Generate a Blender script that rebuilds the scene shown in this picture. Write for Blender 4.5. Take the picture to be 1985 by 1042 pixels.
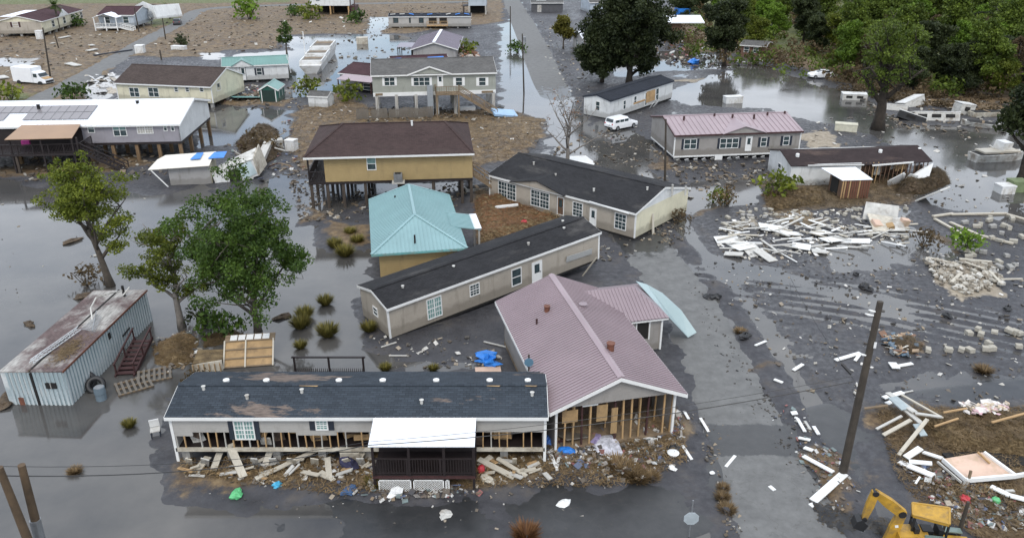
import bpy, math, random
import numpy as np
from mathutils import Vector, Matrix, Euler

for o in list(bpy.data.objects): bpy.data.objects.remove(o, do_unlink=True)
S = bpy.context.scene
COL = S.collection
R = math.radians

# ------------------------------------------------------------------ camera
PW, PH, FPX, PITCH, CAMH = 1198., 630., 930., R(24.05), 26.0
cam = bpy.data.cameras.new('camera'); camo = bpy.data.objects.new('camera', cam); COL.objects.link(camo)
cam.sensor_width = 36.0; cam.lens = 36.0 * FPX / PW; cam.clip_start = .5; cam.clip_end = 6000
camo.location = (0, 0, CAMH); camo.rotation_euler = (R(90) - PITCH, 0, 0)
S.camera = camo
S.render.resolution_x, S.render.resolution_y = 1024, 537

# ------------------------------------------------------------------ sky, sun, exposure
SUN_EL, SUN_AZ = R(52), R(183)          # azimuth from +Y towards +X: behind the camera
w = bpy.data.worlds.new('World'); S.world = w; w.use_nodes = True
nt = w.node_tree; nt.nodes.clear()
def wn(t, **k):
    n = nt.nodes.new(t)
    for a, b in k.items(): setattr(n, a, b)
    return n
sky = wn('ShaderNodeTexSky', sky_type='NISHITA', sun_disc=False, sun_elevation=SUN_EL, sun_rotation=SUN_AZ)
sky.air_density = 1.0; sky.dust_density = 1.5
tc = wn('ShaderNodeTexCoord'); mp = wn('ShaderNodeMapping'); mp.inputs['Scale'].default_value = (1, 1, 2.6); mp.inputs['Location'].default_value = (3.1, 1.7, .4)
nz = wn('ShaderNodeTexNoise'); nz.inputs['Scale'].default_value = 1.9; nz.inputs['Detail'].default_value = 7; nz.inputs['Roughness'].default_value = .55
rp = wn('ShaderNodeValToRGB'); rp.color_ramp.elements[0].position = .36; rp.color_ramp.elements[1].position = .50
nz2 = wn('ShaderNodeTexNoise'); nz2.inputs['Scale'].default_value = 2.6; nz2.inputs['Detail'].default_value = 5
rp2 = wn('ShaderNodeValToRGB')
rp2.color_ramp.elements[0].position = .3; rp2.color_ramp.elements[0].color = (.58, .66, .78, 1)
rp2.color_ramp.elements[1].position = .7; rp2.color_ramp.elements[1].color = (1.0, 1.04, 1.10, 1)
bg1 = wn('ShaderNodeBackground'); bg1.inputs[1].default_value = .11
bg2 = wn('ShaderNodeBackground'); bg2.inputs[1].default_value = 1.0
mx = wn('ShaderNodeMixShader'); ow = wn('ShaderNodeOutputWorld')
lk = nt.links.new
lk(tc.outputs['Generated'], mp.inputs[0]); lk(mp.outputs[0], nz.inputs['Vector']); lk(mp.outputs[0], nz2.inputs['Vector'])
lk(nz.outputs['Fac'], rp.inputs[0]); lk(nz2.outputs['Fac'], rp2.inputs[0])
lk(sky.outputs[0], bg1.inputs[0]); lk(rp2.outputs[0], bg2.inputs[0])
lk(rp.outputs[0], mx.inputs[0]); lk(bg1.outputs[0], mx.inputs[1]); lk(bg2.outputs[0], mx.inputs[2]); lk(mx.outputs[0], ow.inputs[0])

sl = bpy.data.lights.new('sun', 'SUN'); sl.energy = .8; sl.angle = R(20); sl.color = (1, .94, .85)
so = bpy.data.objects.new('sun', sl); COL.objects.link(so)
sd = Vector((math.sin(SUN_AZ) * math.cos(SUN_EL), math.cos(SUN_AZ) * math.cos(SUN_EL), math.sin(SUN_EL)))
so.rotation_euler = sd.to_track_quat('Z', 'Y').to_euler(); so.location = (0, 0, 80)
S.view_settings.view_transform = 'Standard'; S.view_settings.look = 'None'
S.view_settings.exposure = .95; S.view_settings.gamma = 1.0; S.view_settings.use_curve_mapping = False

# ------------------------------------------------------------------ pixels of the photograph -> places
CAM = Vector((0, 0, CAMH))
FW = Vector((0, math.cos(PITCH), -math.sin(PITCH))); UP = Vector((0, math.sin(PITCH), math.cos(PITCH))); RT = Vector((1, 0, 0))
def ray(px, py): return FW + RT * ((px - 599) / FPX) - UP * ((py - 315) / FPX)
def G(px, py, z=0.0):
    d = ray(px, py); t = (z - CAMH) / d.z
    return CAM + d * t
def atY(px, py, Y):
    d = ray(px, py); return CAM + d * (Y / d.y)

# ------------------------------------------------------------------ mesh helpers
class MB:
    def __init__(s): s.v = []; s.f = []
    def box(s, x0, y0, z0, x1, y1, z1):
        n = len(s.v)
        s.v += [(x0,y0,z0),(x1,y0,z0),(x1,y1,z0),(x0,y1,z0),(x0,y0,z1),(x1,y0,z1),(x1,y1,z1),(x0,y1,z1)]
        s.f += [tuple(n+i for i in q) for q in ((3,2,1,0),(4,5,6,7),(0,1,5,4),(1,2,6,5),(2,3,7,6),(3,0,4,7))]
        return s
    def obox(s, c, size, rot=(0,0,0)):
        n = len(s.v); s.box(-size[0]/2,-size[1]/2,-size[2]/2,size[0]/2,size[1]/2,size[2]/2)
        M = Euler(rot).to_matrix()
        for i in range(n, len(s.v)): s.v[i] = tuple(M @ Vector(s.v[i]) + Vector(c))
        return s
    def beam(s, p, q, w, h, up=(0,0,1)):
        p = Vector(p); q = Vector(q); d = (q-p)
        if d.length < 1e-6: return s
        d.normalize(); u = Vector(up); sd_ = d.cross(u)
        if sd_.length < 1e-3: sd_ = d.cross(Vector((0,1,0)))
        sd_.normalize(); u = sd_.cross(d); n = len(s.v)
        for e in (p, q):
            for a, b in ((-1,-1),(1,-1),(1,1),(-1,1)): s.v.append(tuple(e + sd_*(a*w/2) + u*(b*h/2)))
        s.f += [tuple(n+i for i in k) for k in ((0,3,2,1),(4,5,6,7),(0,1,5,4),(1,2,6,5),(2,3,7,6),(3,0,4,7))]
        return s
    def prism(s, pts, vec):
        n = len(s.v); k = len(pts); vec = Vector(vec)
        s.v += [tuple(p) for p in pts] + [tuple(Vector(p)+vec) for p in pts]
        s.f.append(tuple(range(n, n+k))); s.f.append(tuple(range(n+2*k-1, n+k-1, -1)))
        for i in range(k):
            j = (i+1) % k; s.f.append((n+i, n+k+i, n+k+j, n+j))
        return s
    def tube(s, pts, rad, n=6, cap=True):
        pts = [Vector(p) for p in pts]; b = len(s.v); m = len(pts)
        if not hasattr(rad, '__len__'): rad = [rad]*m
        ref = Vector((0.3,0.2,1))
        for i, p in enumerate(pts):
            d = (pts[min(i+1,m-1)] - pts[max(i-1,0)]).normalized()
            a = d.cross(ref)
            if a.length < .05: a = d.cross(Vector((1,0,0)))
            a.normalize(); c = d.cross(a)
            for k in range(n):
                t = 2*math.pi*k/n; s.v.append(tuple(p + (a*math.cos(t)+c*math.sin(t))*rad[i]))
        for i in range(m-1):
            for k in range(n):
                k2 = (k+1) % n; s.f.append((b+i*n+k, b+i*n+k2, b+(i+1)*n+k2, b+(i+1)*n+k))
        if cap:
            s.f.append(tuple(b+k for k in range(n-1,-1,-1))); s.f.append(tuple(b+(m-1)*n+k for k in range(n)))
        return s
    def mesh(s, name, mat, smooth=False):
        me = bpy.data.meshes.new(name); me.from_pydata([tuple(v) for v in s.v], [], s.f)
        me.materials.append(mat)
        if smooth: me.polygons.foreach_set('use_smooth', [True]*len(me.polygons))
        me.update(); return me
    def build(s, name, mat, parent=None, smooth=False):
        return link(name, s.mesh(name, mat, smooth), parent)

def link(name, me, parent=None, M=None):
    o = bpy.data.objects.new(name, me); COL.objects.link(o)
    if parent is not None: o.parent = parent
    if M is not None: o.matrix_basis = M
    return o
def tag(o, label, cat, group=None):
    o['label'] = label; o['category'] = cat
    if group: o['group'] = group
    return o
def thing(name, label, cat, M=None, group=None):
    o = bpy.data.objects.new(name, None); COL.objects.link(o); o.empty_display_size = .3
    if M is not None: o.matrix_basis = M
    return tag(o, label, cat, group)
def stuff(o): o['kind'] = 'stuff'; return o
def struct(o): o['kind'] = 'structure'; return o
def at(p, rz=0, rx=0, ry=0): return Matrix.Translation(Vector(p)) @ Euler((rx, ry, rz)).to_matrix().to_4x4()
_cube = {}
def cube(mat):
    if mat.name not in _cube: _cube[mat.name] = MB().box(-.5,-.5,-.5,.5,.5,.5).mesh('piece_' + mat.name, mat)
    return _cube[mat.name]
def piece(name, mat, c, size, rot=(0,0,0), parent=None):
    o = link(name, cube(mat), parent); o.location = c; o.rotation_euler = rot; o.scale = size; return o
def stick(name, mat, p, q, w_, h_, parent=None, roll=0):
    p = Vector(p); q = Vector(q); d = q - p
    o = link(name, cube(mat), parent); o.location = (p+q)/2
    o.rotation_mode = 'QUATERNION'
    up = Vector((0,0,1)) if abs(d.normalized().z) < .97 else Vector((0,1,0))
    x = d.normalized(); y = up.cross(x).normalized(); z = x.cross(y)
    o.rotation_quaternion = Matrix((x, y, z)).transposed().to_quaternion() @ Euler((roll,0,0)).to_quaternion()
    o.scale = (d.length, w_, h_); return o

# ------------------------------------------------------------------ numpy noise
def _h(ix, iy, s):
    n = (ix.astype(np.int64)*374761393 + iy.astype(np.int64)*668265263 + s*1442695041) & 0x7fffffff
    n = ((n ^ (n >> 13)) * 1274126177) & 0x7fffffff
    return ((n ^ (n >> 16)) & 0xffff) / 65535.0
def vnoise(x, y, s=0):
    ix = np.floor(x); iy = np.floor(y); fx = x-ix; fy = y-iy
    fx = fx*fx*(3-2*fx); fy = fy*fy*(3-2*fy)
    a = _h(ix,iy,s); b = _h(ix+1,iy,s); c = _h(ix,iy+1,s); d = _h(ix+1,iy+1,s)
    return (a*(1-fx)+b*fx)*(1-fy) + (c*(1-fx)+d*fx)*fy
def fbm(x, y, s=0, o=4):
    r = 0; a = .5
    for i in range(o): r = r + a*vnoise(x, y, s+i*17); x = x*2.03; y = y*2.03; a *= .5
    return r / (1-.5**o)
# ------------------------------------------------------------------ materials (all procedural)
class NM:
    def __init__(s, name):
        s.m = bpy.data.materials.new(name); s.m.use_nodes = True; s.t = s.m.node_tree
        s.b = s.t.nodes['Principled BSDF']; s.out = s.t.nodes['Material Output']
    def n(s, t, **k):
        x = s.t.nodes.new(t)
        for a, b in k.items():
            if a in x.inputs: x.inputs[a].default_value = b
            else: setattr(x, a, b)
        return x
    def l(s, a, b): s.t.links.new(a, b)
    def coord(s, kind='Object', scale=(1,1,1)):
        c = s.n('ShaderNodeTexCoord'); m = s.n('ShaderNodeMapping'); m.inputs['Scale'].default_value = scale
        s.l(c.outputs[kind], m.inputs[0]); return m.outputs[0]
    def noise(s, vec, scale, detail=5, rough=.6):
        x = s.n('ShaderNodeTexNoise', Scale=scale, Detail=detail, Roughness=rough); s.l(vec, x.inputs['Vector']); return x.outputs['Fac']
    def ramp(s, fac, stops):
        x = s.n('ShaderNodeValToRGB'); e = x.color_ramp.elements
        while len(e) < len(stops): e.new(.5)
        for i, (p, c) in enumerate(stops):
            e[i].position = p; e[i].color = (c[0], c[1], c[2], 1) if hasattr(c, '__len__') else (c, c, c, 1)
        s.l(fac, x.inputs[0]); return x.outputs[0]
    def mix(s, fac, a, b, mode='MIX'):
        x = s.n('ShaderNodeMix', data_type='RGBA', blend_type=mode)
        for i, v in ((0, fac), (6, a), (7, b)):
            if isinstance(v, bpy.types.NodeSocket): s.l(v, x.inputs[i])
            else: x.inputs[i].default_value = v if i == 0 else (v[0], v[1], v[2], 1)
        return x.outputs[2]
    def bump(s, h, strength=.3, dist=.02):
        x = s.n('ShaderNodeBump', Strength=strength, Distance=dist); s.l(h, x.inputs['Height']); s.l(x.outputs[0], s.b.inputs['Normal'])
    def col(s, c):
        if isinstance(c, bpy.types.NodeSocket): s.l(c, s.b.inputs['Base Color'])
        else: s.b.inputs['Base Color'].default_value = (c[0], c[1], c[2], 1)
    def rough(s, r):
        if isinstance(r, bpy.types.NodeSocket): s.l(r, s.b.inputs['Roughness'])
        else: s.b.inputs['Roughness'].default_value = r
def sc(c, k): return tuple(min(1, x*k) for x in c)

MATS = {}
def plain(name, c, r=.7, var=.25, scale=1.5, dirt=None, metal=0, bump=0):
    if name in MATS: return MATS[name]
    m = NM(name); v = m.coord('Object'); f = m.noise(v, scale, 6)
    base = m.ramp(f, ((.3, sc(c, 1-var)), (.7, sc(c, 1+var*.5))))
    if dirt:
        g = m.ramp(m.noise(v, scale*.6, 8, .7), ((.48, 0), (.66, 1))); base = m.mix(g, base, dirt)
    m.col(base); m.rough(r); m.b.inputs['Metallic'].default_value = metal
    if bump: m.bump(m.noise(v, scale*6, 4), bump, .02)
    MATS[name] = m.m; return m.m
def siding(name, c, pitch=.13, dirt=(.10,.085,.06)):
    if name in MATS: return MATS[name]
    m = NM(name); v = m.coord('Object'); sp = m.n('ShaderNodeSeparateXYZ'); m.l(v, sp.inputs[0])
    mu = m.n('ShaderNodeMath', operation='MULTIPLY'); mu.inputs[1].default_value = 1/pitch; m.l(sp.outputs[2], mu.inputs[0])
    fr = m.n('ShaderNodeMath', operation='FRACT'); m.l(mu.outputs[0], fr.inputs[0])
    f = m.noise(v, .8, 6); base = m.ramp(f, ((.3, sc(c, .86)), (.7, sc(c, 1.06))))
    # lapped boards: a dark joint under each board's lip
    base = m.mix(m.ramp(fr.outputs[0], ((.0, .55), (.10, 0))), base, sc(c, .45))
    # flood-line mud and streaks
    w2 = m.noise(m.coord('Object', (1.2, 1.2, .25)), 1.3, 7, .65)
    base = m.mix(m.ramp(w2, ((.55, 0), (.78, .5))), base, dirt)
    zz = m.n('ShaderNodeMath', operation='ADD'); m.l(sp.outputs[2], zz.inputs[0])
    n3 = m.n('ShaderNodeMath', operation='MULTIPLY'); n3.inputs[1].default_value = -1.1; m.l(m.noise(v, 1.6, 6), n3.inputs[0]); m.l(n3.outputs[0], zz.inputs[1])
    base = m.mix(m.ramp(zz.outputs[0], ((.0, .4), (.28, 0))), base, dirt)
    m.col(base); m.rough(.55); m.bump(fr.outputs[0], .5, .02)
    MATS[name] = m.m; return m.m
def shingle(name, c, patch=None, thr=.58, blend=.05, pscale=(.35, .9, .9)):
    if name in MATS: return MATS[name]
    m = NM(name); v = m.coord('Object')
    br = m.n('ShaderNodeTexBrick', Scale=1.0); br.inputs['Mortar Size'].default_value = .012
    br.inputs['Brick Width'].default_value = .33; br.inputs['Row Height'].default_value = .14
    br.inputs['Color1'].default_value = (*sc(c, .78), 1); br.inputs['Color2'].default_value = (*sc(c, 1.25), 1); br.inputs['Mortar'].default_value = (*sc(c, .5), 1)
    m.l(v, br.inputs['Vector'])
    n1 = m.noise(v, .5, 7, .65); base = m.mix(m.ramp(n1, ((.38, .0), (.75, .5))), br.outputs[0], sc(c, 1.5))
    if patch:
        n2 = m.noise(m.coord('Object', pscale), .55, 9, .68)
        g = m.ramp(n2, ((thr, 0), (thr+blend, 1)))
        st = m.noise(m.coord('Object', (1.2, 9, 9)), 1.5, 3)
        base = m.mix(g, base, m.ramp(st, ((.35, sc(patch, .55)), (.6, patch))))
    m.col(base); m.rough(.9); m.b.inputs['Specular IOR Level'].default_value = .2; m.bump(br.outputs['Fac'], .4, .012)
    MATS[name] = m.m; return m.m

WHITE = plain('white_paint', (.66,.66,.645), .45, .15, 1.2, (.38,.35,.30))
TRIM = plain('white_trim', (.70,.70,.68), .45, .10, 1.0)
CREAM = plain('cream_board', (.50,.46,.38), .6, .3, 1.5, (.22,.18,.13))
OLDW = plain('dirty_white', (.50,.49,.455), .6, .3, 1.4, (.20,.17,.135))
WOOD = plain('weathered_wood', (.20,.145,.09), .85, .4, 2.5)
STUD = plain('raw_timber', (.42,.27,.13), .8, .4, 2.0)
PLY = plain('plywood', (.36,.235,.11), .75, .3, 1.2, (.15,.10,.055))
PINKPLY = plain('pinkish_plywood', (.56,.40,.31), .8, .2, 1.0, (.36,.27,.17))
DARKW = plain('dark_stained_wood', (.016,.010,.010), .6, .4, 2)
REDW = plain('dark_red_wood', (.050,.018,.017), .7, .4, 2)
GREYW = plain('grey_fence_wood', (.15,.132,.11), .9, .35, 2.5)
PILE_ = plain('creosote_piling', (.18,.115,.06), .85, .4, 2.5)
DPILE = plain('dark_piling', (.06,.046,.035), .85, .4, 2.5)
POLEM = plain('utility_pole', (.050,.040,.030), .85, .5, 1.4)
POLEB = plain('brown_pole', (.085,.055,.030), .85, .45, 1.4)
CONC = plain('concrete', (.46,.44,.39), .85, .3, 2.0, (.2,.18,.14), bump=.3)
DARK = plain('dark_void', (.012,.011,.010), .9, .3, 1)
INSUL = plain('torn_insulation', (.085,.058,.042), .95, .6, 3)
BLK = plain('black_rubber', (.015,.015,.016), .5, .3, 3)
BLUE = plain('blue_tarp', (.02,.19,.62), .45, .3, 2)
TEALP = plain('teal_panel', (.12,.31,.30), .5, .25, 1.2, (.2,.2,.16))
NAVY = plain('navy_shutter', (.022,.028,.042), .5, .2, 2)
YEL = plain('machine_yellow', (.44,.25,.028), .5, .35, 2.2, (.16,.11,.05))
STEEL = plain('grey_steel', (.30,.31,.32), .45, .3, 2, metal=.6)
RUST = plain('rusty_metal', (.16,.06,.035), .7, .5, 2)
GREEN = plain('green_plastic', (.10,.42,.17), .45, .2, 3)
REDP = plain('red_plastic', (.42,.03,.04), .5, .2, 3)
PURP = plain('purple_cloth', (.30,.25,.42), .85, .3, 3)
GREYC = plain('grey_block', (.30,.29,.27), .85, .3, 2.5)
MUDBROWN = plain('brown_mud_wall', (.13,.075,.045), .8, .4, 2)
def glass_mat():
    m = NM('window_glass'); v = m.coord('Object'); f = m.noise(v, .7, 3)
    m.col(m.ramp(f, ((.4, (.012,.018,.022)), (.7, (.05,.075,.08))))); m.rough(.08); m.b.inputs['IOR'].default_value = 1.5; return m.m
GLASS = glass_mat()
def teal_glass():
    m = NM('curtained_glass'); v = m.coord('Object'); f = m.noise(v, .9, 3)
    m.col(m.ramp(f, ((.4, (.10,.20,.19)), (.7, (.22,.34,.32))))); m.rough(.1); return m.m
TGLASS = teal_glass()

def metal_roof(name, c, r=.4, dirt=None):
    if name in MATS: return MATS[name]
    m = NM(name); v = m.coord('Object'); f = m.noise(v, .35, 7, .65)
    base = m.ramp(f, ((.3, sc(c, .88)), (.7, sc(c, 1.06))))
    if dirt: base = m.mix(m.ramp(m.noise(v, .8, 9, .7), ((.5, 0), (.62, 1))), base, dirt)
    m.col(base); m.rough(r); m.b.inputs['Metallic'].default_value = .0; m.b.inputs['Specular IOR Level'].default_value = .4
    MATS[name] = m.m; return m.m

def leaf_mat(name, dark, light, trans=.3):
    m = NM(name); a = m.n('ShaderNodeAttribute', attribute_name='rnd')
    oi = m.n('ShaderNodeObjectInfo'); base = m.ramp(a.outputs['Fac'], ((.0, dark), (.55, tuple((x+y)/2 for x, y in zip(dark, light))), (1, light)))
    hs = m.n('ShaderNodeHueSaturation'); m.l(base, hs.inputs['Color'])
    mr = m.n('ShaderNodeMapRange'); mr.inputs[3].default_value = .8; mr.inputs[4].default_value = 1.2; m.l(oi.outputs['Random'], mr.inputs[0]); m.l(mr.outputs[0], hs.inputs['Value'])
    m.col(hs.outputs[0]); m.rough(.6); m.b.inputs['Specular IOR Level'].default_value = .25
    if trans:
        t = m.n('ShaderNodeBsdfTranslucent'); m.l(hs.outputs[0], t.inputs[0]); x = m.n('ShaderNodeMixShader'); x.inputs[0].default_value = trans
        m.l(m.b.outputs[0], x.inputs[1]); m.l(t.outputs[0], x.inputs[2]); m.l(x.outputs[0], m.out.inputs[0])
    return m.m
LF_BRIGHT = leaf_mat('leaf_bright', (.045,.070,.010), (.20,.225,.026))
LF_GREEN = leaf_mat('leaf_green', (.022,.050,.010), (.095,.155,.022))
LF_OAK = leaf_mat('leaf_oak', (.012,.020,.009), (.062,.078,.026))
LF_YEL = leaf_mat('leaf_yellow', (.08,.075,.012), (.20,.18,.03))
LF_WOOD = leaf_mat('leaf_wood', (.028,.048,.010), (.145,.195,.026))
LF_LIME = leaf_mat('leaf_lime', (.050,.095,.010), (.17,.27,.03))
LF_BROWN = leaf_mat('leaf_brown', (.06,.042,.022), (.16,.115,.06))
LF_STRAW = leaf_mat('dry_straw', (.08,.052,.026), (.26,.18,.09), .15)
LF_TUFT = leaf_mat('marsh_tuft', (.06,.06,.014), (.26,.22,.055), .15)
LF_RUST = leaf_mat('rust_grass', (.10,.045,.02), (.26,.13,.055), .15)
BARK = plain('bark', (.085,.070,.055), .95, .5, 3, bump=.6)
GBARK = plain('grey_bark', (.19,.17,.15), .95, .4, 3, bump=.5)
DBARK = plain('dark_bark', (.035,.027,.020), .95, .5, 3, bump=.6)
# ------------------------------------------------------------------ ground, water, roads
def wpoly(pts): return np.array([[G(a, b).x, G(a, b).y] for a, b in pts])
def sdf(X, Y, P):
    """signed distance (m), positive inside"""
    d2 = np.full(X.shape, 1e18); ins = np.zeros(X.shape, bool); n = len(P)
    for i in range(n):
        ax, ay = P[i]; bx, by = P[(i+1) % n]; ex, ey = bx-ax, by-ay
        wx, wy = X-ax, Y-ay; t = np.clip((wx*ex+wy*ey)/(ex*ex+ey*ey+1e-12), 0, 1)
        d2 = np.minimum(d2, (wx-ex*t)**2+(wy-ey*t)**2)
        c = ((ay > Y) != (by > Y)) & (X < ex*(Y-ay)/(ey if abs(ey) > 1e-9 else 1e-9)+ax)
        ins ^= c
    d = np.sqrt(d2); return np.where(ins, d, -d)
def sst(a, b, x): t = np.clip((x-a)/(b-a), 0, 1); return t*t*(3-2*t)

WATER = [
 [(-700,210),(0,208),(60,222),(180,228),(230,216),(262,228),(300,215),(328,198),(352,222),(362,262),(395,292),(432,292),(436,330),(420,372),(432,400),(470,425),(560,425),(585,438),(230,440),(205,470),(207,545),(240,578),(330,590),(430,590),(470,585),(560,592),(600,660),(600,900),(-900,900)],
 [(200,132),(236,116),(300,128),(340,130),(346,150),(328,172),(300,180),(250,170),(236,178),(222,150)],
 [(268,64),(340,60),(330,44),(440,40),(482,44),(484,74),(440,78),(402,92),(392,112),(352,114),(322,122),(336,96),(330,84),(268,78)],
 [(432,20),(462,20),(456,34),(440,42),(424,40)],
 [(584,128),(584,30),(600,24),(626,54),(648,100),(664,140),(690,205),(640,185),(632,140),(604,132)],
 [(688,215),(676,160),(700,140),(760,160),(775,185),(760,200),(790,240),(800,280),(780,280),(745,235)],
 [(770,112),(880,72),(948,96),(1000,112),(1052,146),(1130,150),(1240,160),(1240,270),(1120,248),(1070,236),(1095,205),(1060,178),(1000,150),(945,142),(900,128),(800,124)],
 [(792,303),(850,300),(950,328),(1020,340),(1082,366),(1030,380),(960,352),(880,332),(806,330)],
 [(800,250),(800,215),(905,205),(890,236),(850,244)],
 [(1008,446),(1110,443),(1240,440),(1240,456),(1120,460),(1030,456)],
 [(940,285),(1000,278),(1060,272),(1075,300),(1040,320),(980,318)],
 [(1030,232),(1070,250),(1080,270),(1130,300),(1100,310),(1060,290),(1040,262)],
 [(-100,70),(52,67),(40,77),(-100,84)],
 [(690,62),(780,60),(850,66),(900,60),(880,80),(780,84),(720,92)],
 [(600,585),(760,575),(850,640),(860,900),(600,900)],
 [(330,210),(440,214),(540,214),(545,225),(440,228),(372,262),(352,240)],
 [(230,60),(262,64),(258,72),(236,70)], [(95,92),(136,88),(138,112),(96,122)],
]
STRAW = [
 [(-900,-60),(590,-60),(590,26),(482,40),(330,42),(330,58),(262,60),(236,68),(140,68),(130,90),(100,88),(96,122),(-900,128)],
 [(346,130),(400,108),(440,132),(600,130),(640,142),(624,182),(560,196),(372,190),(350,205),(334,172)],
 [(556,222),(600,232),(664,262),(606,276),(556,292)],
 [(205,538),(640,528),(700,500),(800,492),(806,545),(730,572),(640,572),(400,584),(212,562)],
 [(885,214),(1090,204),(1112,220),(1062,242),(905,250)],
 [(1020,478),(1240,476),(1240,640),(1160,640),(1090,610),(1045,560)],
 [(800,62),(900,66),(960,92),(1060,120),(1240,150),(1240,-40),(780,-40)],
 [(250,110),(352,112),(330,128),(250,124)],
 [(368,262),(440,262),(440,290),(400,290)],
 [(160,182),(180,196),(120,205),(0,210),(0,196)],

 [(880,100),(1000,128),(1040,148),(960,138),(880,112),(790,95)],
 [(795,232),(835,226),(850,245),(812,256)], [(690,178),(760,172),(800,196),(780,202),(720,196)], [(905,250),(960,244),(975,262),(930,268)], [(1085,268),(1120,280),(1130,300),(1090,296)], [(1195,190),(1240,190),(1240,240),(1170,240)], [(345,232),(372,240),(378,266),(352,262)], [(868,428),(920,424),(915,436),(872,440)], [(1040,398),(1080,396),(1085,415),(1040,420)], [(905,520),(1000,520),(1010,600),(960,596)],
]
GREENP = [[(-900,-60),(350,-60),(340,5),(-900,12)], [(168,24),(215,18),(212,30),(178,34)], [(780,-40),(1240,-40),(1240,110),(1050,100),(900,60),(800,30)], [(0,108),(45,108),(40,120),(0,124)]]
SAND = [[(1150,318),(1170,345),(1120,352),(1095,330)], [(770,94),(830,92),(900,100),(830,101)], [(1095,312),(1150,308),(1160,330),(1110,335)], [(930,158),(975,155),(985,172),(940,178)],[(850,262),(900,258),(898,270),(852,272)]]
MUDLOW = [[(690,110),(800,85),(960,90),(1240,160),(1240,480),(1030,480),(1000,560),(960,590),(900,500),(830,360),(780,280),(700,220)], [(430,300),(600,300),(640,440),(430,440)]]

ys = [6.0]
while ys[-1] < 420: ys.append(ys[-1] + max(.16, (ys[-1]**2)/26000.0*1.1 + .13))
ys = np.array(ys); nx = 430; ts = np.linspace(-1, 1, nx)
YY = np.repeat(ys[:, None], nx, 1); XX = ts[None, :] * (24 + ys[:, None]*.80)
road_h = .045
def road_line(pts, w): return [(G(a, b), ww) for (a, b), ww in zip(pts, w)]
MAIN = [((560,-60),6.4),((598,2),6.2),((618,40),6.2),((640,90),6.2),((668,150),6.0),((712,220),5.6),((752,285),5.2),((800,350),5.0),((835,420),5.0),((872,500),5.2),((915,600),5.6),((980,760),5.8)]
CROSS = [((560,1180),9.0),((300,640),8.5),((640,606),8.2),((880,545),6.5),((1010,500),6.0),((1240,468),6.0)]
LEFTR = [((-80,170),5.0),((45,118),4.8),((118,80),4.8),((165,52),4.8),((215,26),4.6),((240,12),4.6),((330,7),4.4),((560,3),4.4)]
def centre(pts, n=14):
    P = [Vector((G(*a).x, G(*a).y, w_)) for a, w_ in pts]; out = []
    for i in range(len(P)-1):
        p0, p1, p2, p3 = P[max(i-1,0)], P[i], P[i+1], P[min(i+2,len(P)-1)]
        m1 = (p2-p0)*.5; m2 = (p3-p1)*.5
        if m1.length > 1.2*(p2-p1).length: m1 *= 1.2*(p2-p1).length/m1.length
        if m2.length > 1.2*(p2-p1).length: m2 *= 1.2*(p2-p1).length/m2.length
        for k in range(n):
            t = k/n; out.append(p1*(2*t**3-3*t*t+1)+m1*(t**3-2*t*t+t)+p2*(-2*t**3+3*t*t)+m2*(t**3-t*t))
    out.append(P[-1]); return out
def ldist(X, Y, C):
    d = np.full(X.shape, 1e9)
    for a, b in zip(C[:-1], C[1:]):
        ex, ey = b.x-a.x, b.y-a.y; t = np.clip(((X-a.x)*ex+(Y-a.y)*ey)/(ex*ex+ey*ey+1e-9), 0, 1)
        d = np.minimum(d, np.hypot(X-a.x-ex*t, Y-a.y-ey*t) - (a.z+(b.z-a.z)*t)/2)
    return d
CM, CL = centre(MAIN), centre(LEFTR)
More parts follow.
